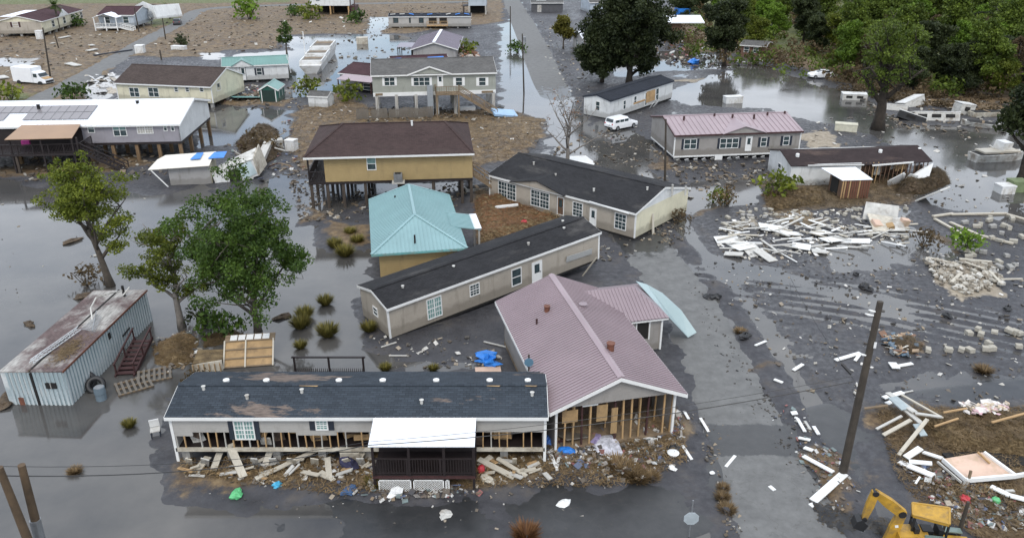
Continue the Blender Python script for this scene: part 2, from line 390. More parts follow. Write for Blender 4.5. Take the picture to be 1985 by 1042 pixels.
def terrain(X, Y):
    sx = X + 1.6*(fbm(X*.35, Y*.35, 3)-.5)*2 + .5*(fbm(X*1.3, Y*1.3, 9)-.5)*2
    sy = Y + 1.6*(fbm(X*.35, Y*.35, 5)-.5)*2 + .5*(fbm(X*1.3, Y*1.3, 11)-.5)*2
    n1 = fbm(X*.22, Y*.22, 21)-.5; n2 = fbm(X*1.1, Y*1.1, 31)-.5; n3 = fbm(X*4, Y*4, 41, 2)-.5
    straw = np.zeros(X.shape); wat = np.zeros(X.shape); low = np.zeros(X.shape); grn = np.zeros(X.shape); snd = np.zeros(X.shape)
    for p in STRAW: straw = np.maximum(straw, sst(-.8, 1.2, sdf(sx, sy, wpoly(p))))
    for p in WATER: wat = np.maximum(wat, sst(-.6, 1.6, sdf(sx, sy, wpoly(p))))
    for p in GREENP: grn = np.maximum(grn, sst(-1, 1.5, sdf(sx, sy, wpoly(p))))
    for p in SAND: snd = np.maximum(snd, sst(-.4, .6, sdf(sx, sy, wpoly(p))))
    for p in MUDLOW: low = np.maximum(low, sst(-1, 2, sdf(sx, sy, wpoly(p))))
    h = .055 + .14*straw + .22*n1*(.4+.6*straw) + .10*n2 + .05*n3
    h = np.where(low > 0, h*(1-low) + low*(.030 + .10*n1 + .055*n2 + .03*n3 + .08*straw + .06*snd), h)
    h = h*(1-wat) + wat*(-.10 + .16*n1 + .05*n2)
    # wheel ruts across the mud
    for (a, b), (c, d) in (((800,320),(1198,392)), ((820,340),(1198,420)), ((880,345),(1198,402))):
        p, q = G(a, b), G(c, d); ex, ey = q.x-p.x, q.y-p.y; Ln = math.hypot(ex, ey)
        t = ((X-p.x)*ex+(Y-p.y)*ey)/Ln; s_ = ((X-p.x)*ey-(Y-p.y)*ex)/Ln + 1.6*np.sin(t*.11)
        k = (t > 0) & (t < Ln)
        h = h + np.where(k, .075*np.cos(np.clip(s_*5.2, -14.1, 14.1))*np.exp(-(s_/2.4)**2)*(.5+fbm(X*.5,Y*.5,61)), 0)
    rd = np.minimum(ldist(X, Y, CM), ldist(X, Y, CL))
    k = sst(.25, -.4, rd + 1.5*n2 + .8*n1 + .35); h = h + .07*np.exp(-(rd/.9)**2)*(n2+.45)
    h = h*(1-k) + k*(-.12)
    # spoil ridge and ditch along the road's right edge
    e = ldist(X, Y, CM); side = np.zeros(X.shape)
    right = (X > np.interp(Y, [c.y for c in sorted(CM, key=lambda c: c.y)], [c.x for c in sorted(CM, key=lambda c: c.y)]))
    h = h + np.where(right & (Y < 75), .16*np.exp(-((e-.7)/.45)**2)*(.4+1.2*(n2+.5)) - .10*np.exp(-((e-2.0)/.5)**2), 0)
    return h, straw, grn, snd, wat
H, st_, gr_, sn_, wa_ = terrain(XX, YY)
ny = len(ys)
V = np.stack([XX, YY, H], -1).reshape(-1, 3)
ii = np.arange((ny-1)*(nx-1)); r_, c_ = ii//(nx-1), ii % (nx-1); q = r_*nx+c_
Fq = np.stack([q, q+1, q+nx+1, q+nx], -1)
me = bpy.data.meshes.new('ground'); me.vertices.add(len(V)); me.vertices.foreach_set('co', V.ravel().astype(np.float32))
me.loops.add(Fq.size); me.loops.foreach_set('vertex_index', Fq.ravel().astype(np.int32))
me.polygons.add(len(Fq)); me.polygons.foreach_set('loop_start', (np.arange(len(Fq))*4).astype(np.int32)); me.polygons.foreach_set('use_smooth', np.ones(len(Fq), bool))
me.update(calc_edges=True)
for nm, a in (('straw', st_), ('green', gr_), ('sand', sn_)):
    at_ = me.attributes.new(nm, 'FLOAT', 'POINT'); at_.data.foreach_set('value', a.ravel().astype(np.float32))

m = NM('ground_mud_and_wrack'); v = m.coord('Object')
sp = m.n('ShaderNodeSeparateXYZ'); m.l(v, sp.inputs[0])
na = m.noise(v, .5, 8, .65); nb = m.noise(v, 2.2, 8, .7); nc = m.noise(v, 9, 4, .6)
mud = m.ramp(na, ((.3, (.030,.031,.036)), (.55, (.054,.053,.058)), (.75, (.085,.074,.064))))
nw = m.noise(v, .9, 10, .78); strw = m.ramp(nw, ((.30, (.032,.021,.012)), (.44, (.085,.055,.029)), (.56, (.165,.112,.058)), (.74, (.28,.205,.115))))
strw = m.mix(m.ramp(na, ((.48, 0), (.66, .8))), strw, (.060,.050,.042)); strw = m.mix(m.ramp(m.noise(v, .045, 5, .6), ((.42, 0), (.62, .55))), strw, m.ramp(nw, ((.35, (.05,.035,.02)), (.65, (.22,.165,.095)))))
grs = m.ramp(nb, ((.3, (.05,.06,.018)), (.6, (.11,.12,.035)), (.8, (.16,.15,.06))))
snd = m.ramp(nb, ((.3, (.20,.165,.12)), (.7, (.34,.29,.22))))
A = {k: m.n('ShaderNodeAttribute', attribute_name=k).outputs['Fac'] for k in ('straw', 'green', 'sand')}
def thr(a, noise_, lo, hi):
    x = m.n('ShaderNodeMath', operation='ADD'); m.l(a, x.inputs[0])
    y = m.n('ShaderNodeMath', operation='MULTIPLY_ADD'); m.l(noise_, y.inputs[0]); y.inputs[1].default_value = 1.2; y.inputs[2].default_value = -.6
    m.l(y.outputs[0], x.inputs[1]); return m.ramp(x.outputs[0], ((lo, 0), (hi, 1)))
base = m.mix(thr(A['straw'], nb, .40, .75), mud, strw)
base = m.mix(thr(A['green'], na, .55, .95), base, grs)
base = m.mix(thr(A['sand'], nb, .4, .7), base, snd)
wet = m.n('ShaderNodeMath', operation='MULTIPLY_ADD'); m.l(sp.outputs[2], wet.inputs[0]); wet.inputs[1].default_value = 6.0
nd = m.n('ShaderNodeMath', operation='MULTIPLY'); m.l(na, nd.inputs[0]); nd.inputs[1].default_value = .45; m.l(nd.outputs[0], wet.inputs[2])
wetf = m.ramp(wet.outputs[0], ((.25, 1), (.85, 0)))
base = m.mix(wetf, base, m.mix(.55, base, (.028,.027,.029)))
m.col(base); m.b.inputs['Specular IOR Level'].default_value = .42; m.rough(m.ramp(m.mix(.55, wetf, m.ramp(nb, ((.38, 0), (.62, 1)))), ((.1, .92), (.95, .26))))
bm_ = m.mix(.5, nb, nc); m.bump(bm_, .45, .06)
GROUND = m.m
me.materials.append(GROUND); ground = link('ground', me); struct(ground)
# the plain beyond and around, out to the horizon (one frame-shaped sheet set round the near ground)
far = MB(); y0, y1 = ys[0], ys[-1]; hw0, hw1 = (24+y0*.8), (24+y1*.8)
far.v = [(-hw0,y0,.0),(hw0,y0,.0),(hw1,y1,.0),(-hw1,y1,.0),(-3000,-2500,.0),(3000,-2500,.0),(3000,5000,.0),(-3000,5000,.0)]
far.f = [(4,5,1,0),(5,6,2,1),(6,7,3,2),(7,4,0,3)]
fo = far.build('marsh_plain', plain('marsh_plain', (.09,.085,.04), .9, .5, .02)); struct(fo); fo.location.z = -.14

m = NM('flood_water'); v = m.coord('Object')
na = m.noise(v, .05, 5, .55); nb = m.noise(m.coord('Object', (1, .45, 1)), 1.1, 3, .5); nc = m.noise(v, .28, 6, .6)
m.col(m.ramp(nc, ((.3, (.048,.047,.046)), (.7, (.085,.080,.074)))))
m.rough(m.ramp(na, ((.40, .03), (.62, .16)))); m.b.inputs['IOR'].default_value = 1.52
m.bump(nb, .05, .05)
wm = MB(); wm.v = [(-1500,-400,0),(1500,-400,0),(1500,460,0),(-1500,460,0)]; wm.f = [(0,1,2,3)]
water = wm.build('flood_water', m.m); struct(water)

# asphalt strips: dry pale crust, dark wet and silted patches
m = NM('asphalt'); v = m.coord('Object')
na = m.noise(v, .16, 6, .6); nb = m.noise(v, 1.1, 8, .7); nc = m.noise(v, 14, 3)
dry = m.ramp(nb, ((.3, (.098,.098,.096)), (.7, (.158,.158,.154)))); wetc = m.ramp(nb, ((.35, (.020,.021,.022)), (.7, (.036,.036,.037))))
dw = m.n('ShaderNodeAttribute', attribute_name='dry').outputs['Fac']
x = m.n('ShaderNodeMath', operation='ADD'); y = m.n('ShaderNodeMath', operation='MULTIPLY_ADD'); y.inputs[1].default_value = 1.5; y.inputs[2].default_value = -.75
m.l(m.mix(.45, na, nb), y.inputs[0]); m.l(dw, x.inputs[0]); m.l(y.outputs[0], x.inputs[1])
g = m.ramp(x.outputs[0], ((.46, 0), (.54, 1)))
crk = m.n('ShaderNodeTexVoronoi', feature='DISTANCE_TO_EDGE', Scale=.33); wv = m.n('ShaderNodeTexNoise', Scale=.9, Detail=6); m.l(v, wv.inputs['Vector']); wa = m.n('ShaderNodeVectorMath', operation='MULTIPLY_ADD'); m.l(wv.outputs['Color'], wa.inputs[0]); wa.inputs[1].default_value = (1.8,1.8,0); m.l(v, wa.inputs[2]); m.l(wa.outputs[0], crk.inputs['Vector'])
base = m.mix(g, wetc, dry); base = m.mix(m.ramp(crk.outputs['Distance'], ((.0, .30), (.008, 0))), base, (.06,.055,.05))
base = m.mix(m.ramp(m.noise(v, 3.5, 6, .75), ((.60, 0), (.70, .7))), base, (.06,.052,.042))
m.col(base); m.rough(m.ramp(g, ((0, .30), (1, .9)))); m.bump(nc, .25, .01)
ASPH = m.m
def road(name, C, zfun, dryfun, nxs=18):
    vs = []; fs = []; dr = []
    for i, c in enumerate(C):
        a = C[max(i-1,0)]; b = C[min(i+1,len(C)-1)]; d = Vector((b.x-a.x, b.y-a.y)); d.normalize(); nrm = Vector((d.y, -d.x))
        for k in range(nxs+1):
            t = (k/nxs-.5); p = Vector((c.x, c.y)) + nrm*(t*c.z)
            ed = .09*max(0, abs(t)-.42)/.08
            vs.append((p.x, p.y, zfun(p.x, p.y) + .02*(1-4*t*t) - ed)); dr.append(dryfun(p.x, p.y) - (.35 if abs(t) > .45 else 0))
    n = nxs+1
    for i in range(len(C)-1):
        for k in range(nxs): fs.append((i*n+k, i*n+k+1, (i+1)*n+k+1, (i+1)*n+k))
    b = MB(); b.v = vs; b.f = fs; me_ = b.mesh(name, ASPH, True); a_ = me_.attributes.new('dry', 'FLOAT', 'POINT'); a_.data.foreach_set('value', np.array(dr, np.float32))
    o = link(name, me_); struct(o); return o
def inter(v_, pts): return float(np.interp(v_, [p[0] for p in pts], [p[1] for p in pts]))
yA = lambda py: G(700, py).y
road('road', centre(MAIN, 40), lambda x_, y_: inter(y_, [(yA(720), .04), (yA(300), .04), (yA(270), .0), (yA(240), -.05), (yA(130), -.05), (yA(95), .05), (yA(60), .09), (300, .09)]),
     lambda x_, y_: inter(y_, [(yA(720), .95), (yA(545), .95), (yA(530), .25), (yA(503), .2), (yA(492), .85), (yA(400), .85), (yA(330), .8), (yA(300), .6), (yA(280), .2), (yA(130), .1), (yA(100), .6), (yA(85), .95), (300, .95)]))
road('side_road', centre(CROSS, 60), lambda x_, y_: inter(x_, [(-16, -.055), (-6, -.01), (4, .018), (40, .018)]) + .05*float(fbm(np.array([x_*.45]), np.array([y_*.45]), 88)[0]-.5), lambda x_, y_: .16, 30)
road('village_road', centre(LEFTR, 30), lambda x_, y_: .13, lambda x_, y_: .72)
# ------------------------------------------------------------------ building kit
def frame(A, B, roll=0.0):
    A = Vector(A); B = Vector(B); x = (B-A).normalized()
    y = Vector((0,0,1)).cross(x).normalized(); z = x.cross(y)
    M = Matrix((x, y, z)).transposed().to_4x4(); M.translation = A
    return M @ Matrix.Rotation(roll, 4, 'X')
class House:
    def __init__(s, name, label, A, B, W, h, cat='house', group=None, roll=0.0):
        s.M = frame(A, B, roll); s.L = (Vector(B)-Vector(A)).length; s.W = W; s.h = h
        s.root = thing(name, label, cat, s.M, group); s.inv = s.M.inverted()
    def p(s, x, y, z): return (x, y, z)
    def loc(s, world): return s.inv @ Vector(world)
    def pick(s, face, px, py, off=0.0):
        o = s.inv @ CAM; d = s.inv.to_3x3() @ ray(px, py)
        if face == 'F': t = (-off-o.y)/d.y; q = o+d*t; return q.x, q.z
        if face == 'R': t = (s.L+off-o.x)/d.x; q = o+d*t; return q.y, q.z
        if face == 'L': t = (-off-o.x)/d.x; q = o+d*t; return q.y, q.z
    def fmat(s, face, u, z, out=0.0):
        """matrix whose local x runs along the wall, y into it, z up"""
        if face == 'F': return Matrix.Translation((u, -out, z))
        if face == 'R': return Matrix.Translation((s.L+out, u, z)) @ Matrix.Rotation(R(90), 4, 'Z')
        if face == 'L': return Matrix.Translation((-out, u, z)) @ Matrix.Rotation(R(-90), 4, 'Z')
        if face == 'B': return Matrix.Translation((u, s.W+out, z)) @ Matrix.Rotation(R(180), 4, 'Z')
_wc = {}
def window(H, face, u, z, w_, h_, shutter=None, kind='double', fm=None, gm=None, cols=1):
    """frame > panes and bars; shutters beside it"""
    fm = fm or TRIM; gm = gm or GLASS
    key = (round(w_,2), round(h_,2), fm.name)
    if key not in _wc:
        b = MB(); t = .07
        b.box(-w_/2-t,-.05,-h_/2-t,-w_/2,.02,h_/2+t); b.box(w_/2,-.05,-h_/2-t,w_/2+t,.02,h_/2+t)
        b.box(-w_/2,-.05,h_/2,w_/2,.02,h_/2+t); b.box(-w_/2,-.055,-h_/2-t,w_/2,.02,-h_/2); _wc[key] = b.mesh('window', fm)
    f = link('window', _wc[key], H.root, H.fmat(face, u, z))
    def sub(nm, mat, x0, z0, x1, z1, y0=-.02, y1=.01):
        o = link(nm, cube(mat), f); o.location = ((x0+x1)/2, (y0+y1)/2, (z0+z1)/2); o.scale = (x1-x0, y1-y0, z1-z0); return o
    if kind == 'door':
        sub('door_leaf', gm if gm is not GLASS else TRIM, -w_/2, -h_/2, w_/2, h_/2, -.03, .01); sub('pane', GLASS, -w_*.28, -h_*.05, w_*.28, h_*.4, -.04, -.02)
        sub('door_handle', STEEL, w_*.32, -.1, w_*.40, 0, -.08, -.03)
    else:
        cw = w_/cols
        for c in range(cols):
            x0 = -w_/2+c*cw
            sub('pane', gm, x0, 0.0, x0+cw, h_/2); sub('pane', gm if kind != 'mixed' else GLASS, x0, -h_/2, x0+cw, 0)
            if c: sub('mullion', fm, x0-.04, -h_/2, x0+.04, h_/2, -.05, .0)
        sub('sash_bar', fm, -w_/2, -.03, w_/2, .03, -.04, .0)
        if kind == 'grid':
            for c in range(cols):
                x0 = -w_/2+c*cw
                for q_ in (1/3, 2/3): sub('muntin', fm, x0+cw*q_-.015, -h_/2, x0+cw*q_+.015, h_/2, -.032, -.018)
            for zz in (-.25, .25): sub('muntin', fm, -w_/2, h_*zz-.015, w_/2, h_*zz+.015, -.034, -.018)
    if shutter:
        sw = max(.25, w_*.22/cols + .1) if cols > 1 else max(.28, w_*.38)
        for sgn in (-1, 1):
            o = link('shutter', cube(shutter), H.root, H.fmat(face, u, z) @ Matrix.Translation((sgn*(w_/2+.08+sw/2), -.03, 0)) @ Matrix.Diagonal((sw, .05, h_+.12, 1)))
    return f
def winpx(H, face, x0, y0, x1, y1, **k):
    xm, ym = (x0+x1)/2, (y0+y1)/2
    ua, _ = H.pick(face, x0, ym); ub, _ = H.pick(face, x1, ym); _, za = H.pick(face, xm, y0); _, zb = H.pick(face, xm, y1)
    return window(H, face, (ua+ub)/2, (za+zb)/2, max(.25, abs(ub-ua)-.14), max(.3, abs(za-zb)-.14), **k)
def walls(H, mat, z0=0.0, rise=0.0, W=None, x0=0.0, x1=None, name='wall'):
    """four walls with gable ends (ridge along x)"""
    L = H.L if x1 is None else x1; W = W or H.W; h = H.h; b = MB(); t = .12
    for xx, s_ in ((x0, 1), (L, -1)):
        pts = [(xx,0,z0),(xx,W,z0),(xx,W,h),(xx,W/2,h+rise),(xx,0,h)] if rise else [(xx,0,z0),(xx,W,z0),(xx,W,h),(xx,0,h)]
        b.prism(pts, (t*s_, 0, 0))
    b.box(x0+t, 0, z0, L-t, t, h); b.box(x0+t, W-t, z0, L-t, W, h)
    return b.build(name, mat, H.root)
def slab(b, pts, th):
    p = [Vector(q) for q in pts]; n = (p[1]-p[0]).cross(p[2]-p[0]).normalized()
    if n.z < 0: n = -n
    b.prism(pts, -n*th); return b
def gable_roof(H, mat, rise, ov=.35, gov=.25, th=.10, trim=TRIM, ribs=None, W=None, x0=0.0, x1=None, z=None, sag=0.0):
    L = H.L if x1 is None else x1; W = W or H.W; h = H.h if z is None else z
    k = rise/(W/2); e = h - k*ov + .06; rz = h + rise + .06
    b = MB(); n = 12 if sag else 1
    xs = [x0-gov+(L-x0+2*gov)*i/n for i in range(n+1)]
    dz = [(-sag*math.sin(math.pi*i/n)+ (random.random()-.5)*sag*.4) if sag else 0 for i in range(n+1)]
    for i in range(n):
        a, c = xs[i], xs[i+1]; da, dc = dz[i], dz[i+1]
        slab(b, [(a,-ov,e+da*.6),(c,-ov,e+dc*.6),(c,W/2,rz+dc),(a,W/2,rz+da)], th); slab(b, [(a,W/2,rz+da),(c,W/2,rz+dc),(c,W+ov,e+dc*.6),(a,W+ov,e+da*.6)], th)
    o = b.build('roof', mat, H.root)
    cp = MB()
    for s_ in (-1, 1):
        w1 = W/2+s_*.16; cp.prism([(xs[0]-.01,W/2,rz+.035),(xs[-1]+.01,W/2,rz+.035),(xs[-1]+.01,w1,rz+.035-k*.16),(xs[0]-.01,w1,rz+.035-k*.16)], (0,0,.02))
    if not sag: cp.build('ridge_cap', mat, o)
    if trim:
        MB().box(xs[0]-.02, -ov-.03, e-.20, xs[-1]+.02, -ov, e-.02).build('fascia', trim, o); MB().box(xs[0]-.02, W+ov, e-.20, xs[-1]+.02, W+ov+.03, e-.02).build('fascia', trim, o)
        for xx in (xs[0]-.03, xs[-1]):
            MB().prism([(xx,-ov,e-.02),(xx,W/2,rz-.02),(xx,W/2,rz-.2),(xx,-ov,e-.2)], (.03,0,0)).build('rake_board', trim, o); MB().prism([(xx,W/2,rz-.02),(xx,W+ov,e-.02),(xx,W+ov,e-.2),(xx,W/2,rz-.2)], (.03,0,0)).build('rake_board', trim, o)
    if ribs:
        t = MB(); x = xs[0]+.1
        while x < xs[-1]:
            t.beam((x,-ov,e+.025),(x,W/2,rz+.025),.05,.05); t.beam((x,W/2,rz+.025),(x,W+ov,e+.025),.05,.05); x += ribs
        stuff(t.build('roof_rib', mat, o))
    return o
def vents(H, roof, W, rise, pts, mat=TRIM, h=None, zroof=None):
    for (x, y, r_, hh) in pts:
        z = (zroof if zroof is not None else H.h) + rise*(1-abs(y-W/2)/(W/2)) + .05
        MB().tube([(x,y,z-.05),(x,y,z+hh),(x,y,z+hh+.03)], [r_,r_,r_*.6], 8).build('vent_pipe', mat, roof)
def corner_trim(H, z0, mat=TRIM):
    for x in (0, H.L):
        MB().box(x-.07,-.03,z0,x+.07,.05,H.h).build('corner_trim', mat, H.root)
def ground_z(H, x, y, zw=-.15):
    """local z at which a plumb post under local (x,y) meets the ground"""
    return (zw - (H.M @ Vector((x,y,0))).z)
def piling(H, x, y, ztop, w_=.28, mat=PILE_, zw=-.2, name='piling'):
    return piece(name, mat, (x, y, (ztop+ground_z(H,x,y,zw))/2), (w_, w_, ztop-ground_z(H,x,y,zw)), (0,0,0), H.root)
def stairs(H, p, q, width, n, mat=WOOD, rail=True, axis='x'):
    """flight from top p to bottom q (local), stringers, treads, handrails"""
    p = Vector(p); q = Vector(q); d = Vector((q.x-p.x, q.y-p.y, 0)).normalized(); s_ = Vector((-d.y, d.x, 0))
    st = MB().beam(p, q, .01, .01).build('stair', mat, H.root)
    for k in (-.5, .5):
        MB().beam(p+s_*width*k, q+s_*width*k, .06, .28).build('stringer', mat, st)
        if rail:
            r_ = MB(); u = Vector((0,0,.95)); r_.beam(p+s_*width*k+u, q+s_*width*k+u, .07, .10); r_.beam(p+s_*width*k+u*.55, q+s_*width*k+u*.55, .05, .08)
            for t in (0, .33, .66, 1): c = p.lerp(q, t)+s_*width*k; r_.beam(c, c+u, .09, .09)
            r_.build('handrail', mat, st)
    for i in range(n):
        c = p.lerp(q, (i+.5)/n); o = piece('tread', mat, c+Vector((0,0,.1)), (.28, width, .04), (0,0,math.atan2(d.y,d.x)), st)
    return st
def railing(root, pts, h, mat=WOOD, step=.14, name='railing', pick=True, post=1.6):
    b = MB()
    for a, c in zip(pts[:-1], pts[1:]):
        a = Vector(a); c = Vector(c); L = (c-a).length; u = Vector((0,0,1))
        b.beam(a+u*h, c+u*h, .10, .06); b.beam(a+u*h*.12, c+u*h*.12, .06, .06)
        n = max(1, round(L/post))
        for i in range(n+1): p_ = a.lerp(c, i/n); b.beam(p_, p_+u*h, .09, .09)
        if pick:
            n = int(L/step)
            for i in range(n): p_ = a.lerp(c, (i+.5)/n); b.beam(p_+u*h*.12, p_+u*h, .035, .035)
    return b.build(name, mat, root)

# wall and roof paints
S_GREY = siding('siding_grey', (.33,.32,.31)); S_PGREY = siding('siding_pale_grey', (.40,.385,.36)); S_BEIGE = siding('siding_beige', (.40,.355,.295))
S_TAN = siding('siding_tan', (.36,.265,.125), .2); S_CREAM = siding('siding_cream', (.66,.62,.46)); S_WHITE = siding('siding_white', (.66,.67,.66))
S_SAGE = siding('siding_sage', (.31,.32,.28)); S_LILAC = siding('siding_lilac_grey', (.30,.285,.31)); S_TAUPE = siding('siding_taupe', (.30,.28,.26)); S_GREEN = siding('siding_green', (.012,.085,.065), .3)
R_GREY = shingle('shingle_slate_torn', (.034,.042,.052), (.17,.135,.115), .545, .03, (.25,.7,.7)); R_DARK = shingle('shingle_charcoal', (.022,.022,.024), (.070,.067,.065), .52, .16)
R_BROWN = shingle('shingle_brown', (.046,.030,.028), (.07,.05,.045), .56, .16); R_BURG = shingle('shingle_burgundy', (.052,.026,.030)); R_MID = shingle('shingle_mid_grey', (.095,.092,.088), (.15,.14,.13), .62)
R_NAVY = shingle('shingle_navy', (.020,.023,.030)); R_BLK = shingle('shingle_wreck', (.032,.023,.023), (.085,.06,.052), .52, .12); R_UMB = shingle('shingle_umber', (.056,.042,.037))
M_PINK = metal_roof('metal_pink', (.25,.195,.21), .38); M_PINK2 = metal_roof('metal_rose', (.29,.225,.24), .4); M_TEAL = metal_roof('metal_aqua', (.20,.325,.335), .35); M_WHITE = metal_roof('metal_white', (.74,.76,.80), .35)
M_LILAC = metal_roof('metal_lilac', (.20,.18,.215), .4); M_TAN = metal_roof('metal_tan', (.30,.19,.115), .5); M_SEA = metal_roof('metal_seafoam', (.13,.25,.225), .4); M_ICE = metal_roof('metal_ice_blue', (.30,.38,.385), .35)
S_BLUEG = siding('siding_blue_grey', (.40,.45,.50))
random.seed(4)
# ================================================================== the buildings
# ---- slate-roofed single-wide in the foreground, lower wall stripped to the studs
Yw = 33.35
A = atY(209, 540, Yw); B = atY(637, 540, Yw); A.z = B.z = 0
H = House('mobile_home', 'long slate-roofed mobile home with stripped lower wall in the foreground', A, B, 3.75, 3.2, 'mobile home')
fl = 1.12
H1 = H
tw = 2.28                                             # the siding that is left starts here
body = MB(); body.box(.0,3.63,fl,H.L,3.75,H.h); 
for xx in (0, H.L-.12): body.prism([(xx,0.12,fl),(xx,3.63,fl),(xx,3.63,H.h),(xx,1.875,H.h+.48),(xx,.12,H.h)], (.12,0,0))
body.build('wall', S_PGREY, H.root)
xs_ = [0, 2.55, 6.2, 10.2, H.L]
for i, (a, b_, zb) in enumerate(((0, 1.0, 1.85), (1.0, 6.3, 2.08), (6.3, 8.3, 1.9), (8.3, H.L, 2.10))):
    MB().box(a,0,zb,b_,.09,H.h).build('siding_panel', S_PGREY, H.root)
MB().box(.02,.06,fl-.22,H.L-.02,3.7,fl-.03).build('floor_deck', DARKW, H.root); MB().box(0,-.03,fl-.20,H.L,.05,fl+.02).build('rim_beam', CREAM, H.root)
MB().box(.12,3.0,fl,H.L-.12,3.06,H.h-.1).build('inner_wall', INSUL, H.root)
x = .12; k = 0
while x < H.L-.1:
    if random.random() < .88: piece('stud', STUD if k % 3 else OLDW, (x, .05+random.uniform(-.01,.02), (fl+2.3)/2), (.06, .08, 2.3-fl-.02), (0, random.uniform(-.03,.03), 0), H.root)
    x += .41; k += 1
for i in range(34):
    x = random.uniform(.3, H.L-.4); s_ = random.uniform(.25,.9)
    piece('torn_lining', random.choice((INSUL, INSUL, PLY, OLDW, STUD)), (x, random.uniform(.25,.9), fl+random.uniform(.1,.7)), (s_, .04, random.uniform(.3,.8)), (random.uniform(-.3,.3),random.uniform(-.4,.4),random.uniform(-.4,.4)), H.root)
x = .3
while x < H.L:
    for y in (.5, 1.9, 3.3): piece('block_pier', GREYC, (x, y, fl/2-.26), (.4, .4, fl-.1), (0,0,random.uniform(-.1,.1)), H.root)
    x += 2.35
for x_, lean, w_ in ((.7,.3,.32),(1.5,.35,.42),(4.1,.1,.34),(5.1,-.05,.36),(5.9,.25,.45),(7.1,.2,.4),(8.9,-.3,.34),(9.5,0,.38),(10.35,.15,.30),(12.4,.1,.30),(17.3,.0,.22)):
    piece('skirting_board', CREAM if random.random() < .7 else OLDW, (x_, -.34, .42), (w_, .05, 1.25), (R(30), lean, 0), H.root)
piece('skirting_board', CREAM, (8.9, -.12, .48), (1.0, .05, 1.0), (R(10), 0, 0), H.root)
roof = gable_roof(H, R_GREY, .5, ov=.28, gov=.12, trim=TRIM)
for x in (2.2, 4.3, 8.1, 10.4, 13.2, 16.0, 18.0): MB().tube([(x,2.3,H.h+.40),(x,2.3,H.h+.56),(x,2.3,H.h+.60)], [.16,.17,.08], 10).build('vent_cap', TRIM, roof)
for x, y in ((3.7,.9),(12.6,.6),(18.2,1.1),(6.4,1.3),(1.3,1.5)): MB().tube([(x,y,H.h+.1),(x,y,H.h+.26*y+.24),(x,y,H.h+.26*y+.28)], [.08,.08,.12], 8).build('vent_pipe', OLDW, roof)
for x0_, x1_, y0_ in ((5.9,7.3,1.86),(15.6,16.7,1.85),(17.6,18.6,1.84)):      # bare decking along the ridge
    MB().prism([(x0_,y0_-.02,H.h+.585),(x0_+.3,y0_-.16,H.h+.55),(x1_-.2,y0_-.2,H.h+.54),(x1_,y0_,H.h+.59)], (0,0,.012)).build('bare_decking', PLY, roof)
corner_trim(H, .3)
winpx(H, 'F', 274, 491.5, 298, 514, shutter=NAVY, kind='grid', cols=2, gm=TGLASS)
winpx(H, 'F', 369, 491, 384, 503, shutter=NAVY, kind='grid', gm=TGLASS)
# porch in front of it: white sheet roof, dark timber, white lattice
zr0, zr1 = 3.16, 2.84
pl = H.pick('F', 441, 490)[0]; pr = H.pick('F', 557, 490)[0]
P = thing('porch', 'dark timber porch with flat white sheet roof and white lattice skirt', 'porch', H.M @ Matrix.Translation((pl, -2.15, 0)))
wd = pr-pl; dp = 1.85
rb = MB(); slab(rb, [(-.1,-.05,zr1),(wd+.02,-.05,zr1),(wd+.02,dp,zr0),(-.1,dp,zr0)], .05); ro = rb.build('roof', M_WHITE, P)
t = MB(); x = 0
while x < wd: t.beam((x,-.05,zr1+.015),(x,dp,zr0+.015),.04,.03); x += .3
stuff(t.build('roof_rib', M_WHITE, ro))
MB().box(0,.1,.95,wd,2.0,1.07).build('deck', DARKW, P)
MB().box(-.02,.04,.86,wd+.02,.1,1.0).build('rim_beam', REDW, P)
for x in (.06, wd*.36, wd*.70, wd-.06):
    piece('post', DARKW, (x, .12, 1.3), (.12,.12,2.8), (0,0,0), P)
railing(P, [(.05,.1,1.07),(wd-.05,.1,1.07)], .95, DARKW, .13)
MB().box(0,1.95,1.05,wd,2.0,3.0).build('back_panel', DARKW, P)
def lattice(x0, x1, z0, z1, root):
    b = MB(); b.box(x0,-.01,z0,x0+.05,.02,z1); b.box(x1-.05,-.01,z0,x1,.02,z1); b.box(x0,-.01,z1-.04,x1,.02,z1); b.box(x0,-.01,z0,x1,.02,z0+.04)
    hh = z1-z0; x = x0-hh
    while x < x1:
        for s_ in (1, -1):
            pa = [x, z0] if s_ > 0 else [x, z1]; pb = [x+hh, z1] if s_ > 0 else [x+hh, z0]
            ta = max(0, (x0-x)/hh); tb = min(1, (x1-x)/hh)
            if tb > ta: b.beam((x+hh*ta, .005*s_, pa[1]+(pb[1]-pa[1])*ta), (x+hh*tb, .005*s_, pa[1]+(pb[1]-pa[1])*tb), .008, .045, up=(0,1,0))
        x += .125
    return b.build('lattice_panel', TRIM, root)
lattice(.25, 1.85, .12, .82, P); lattice(1.95, 3.45, .12, .82, P); lattice(3.52, 3.72, .12, .82, P)
MB().box(0,.9,.0,wd,.94,.9).build('skirt_shade', DARK, P)  # dark sheet that paints the shade under the deck, behind the lattice

# ---- pink metal roofed house, front gable torn open
ze, zr = 3.0, 4.55
fl_, fr_ = G(643,483,ze), G(806,463,ze); lb_ = G(579,352,ze)
A = fl_.copy(); A.z = 0; ax = (lb_-fl_); ax.z = 0; ax.normalize()
Lh = 12.9; W2 = (fr_-fl_).length
# local frame: x runs up the ridge away from the camera, so that the front gable is face L
B_ = A + ax*Lh
H = House('gable_house', 'pink metal roofed house with torn-open front gable beside the road', B_, A, W2, ze, 'house')
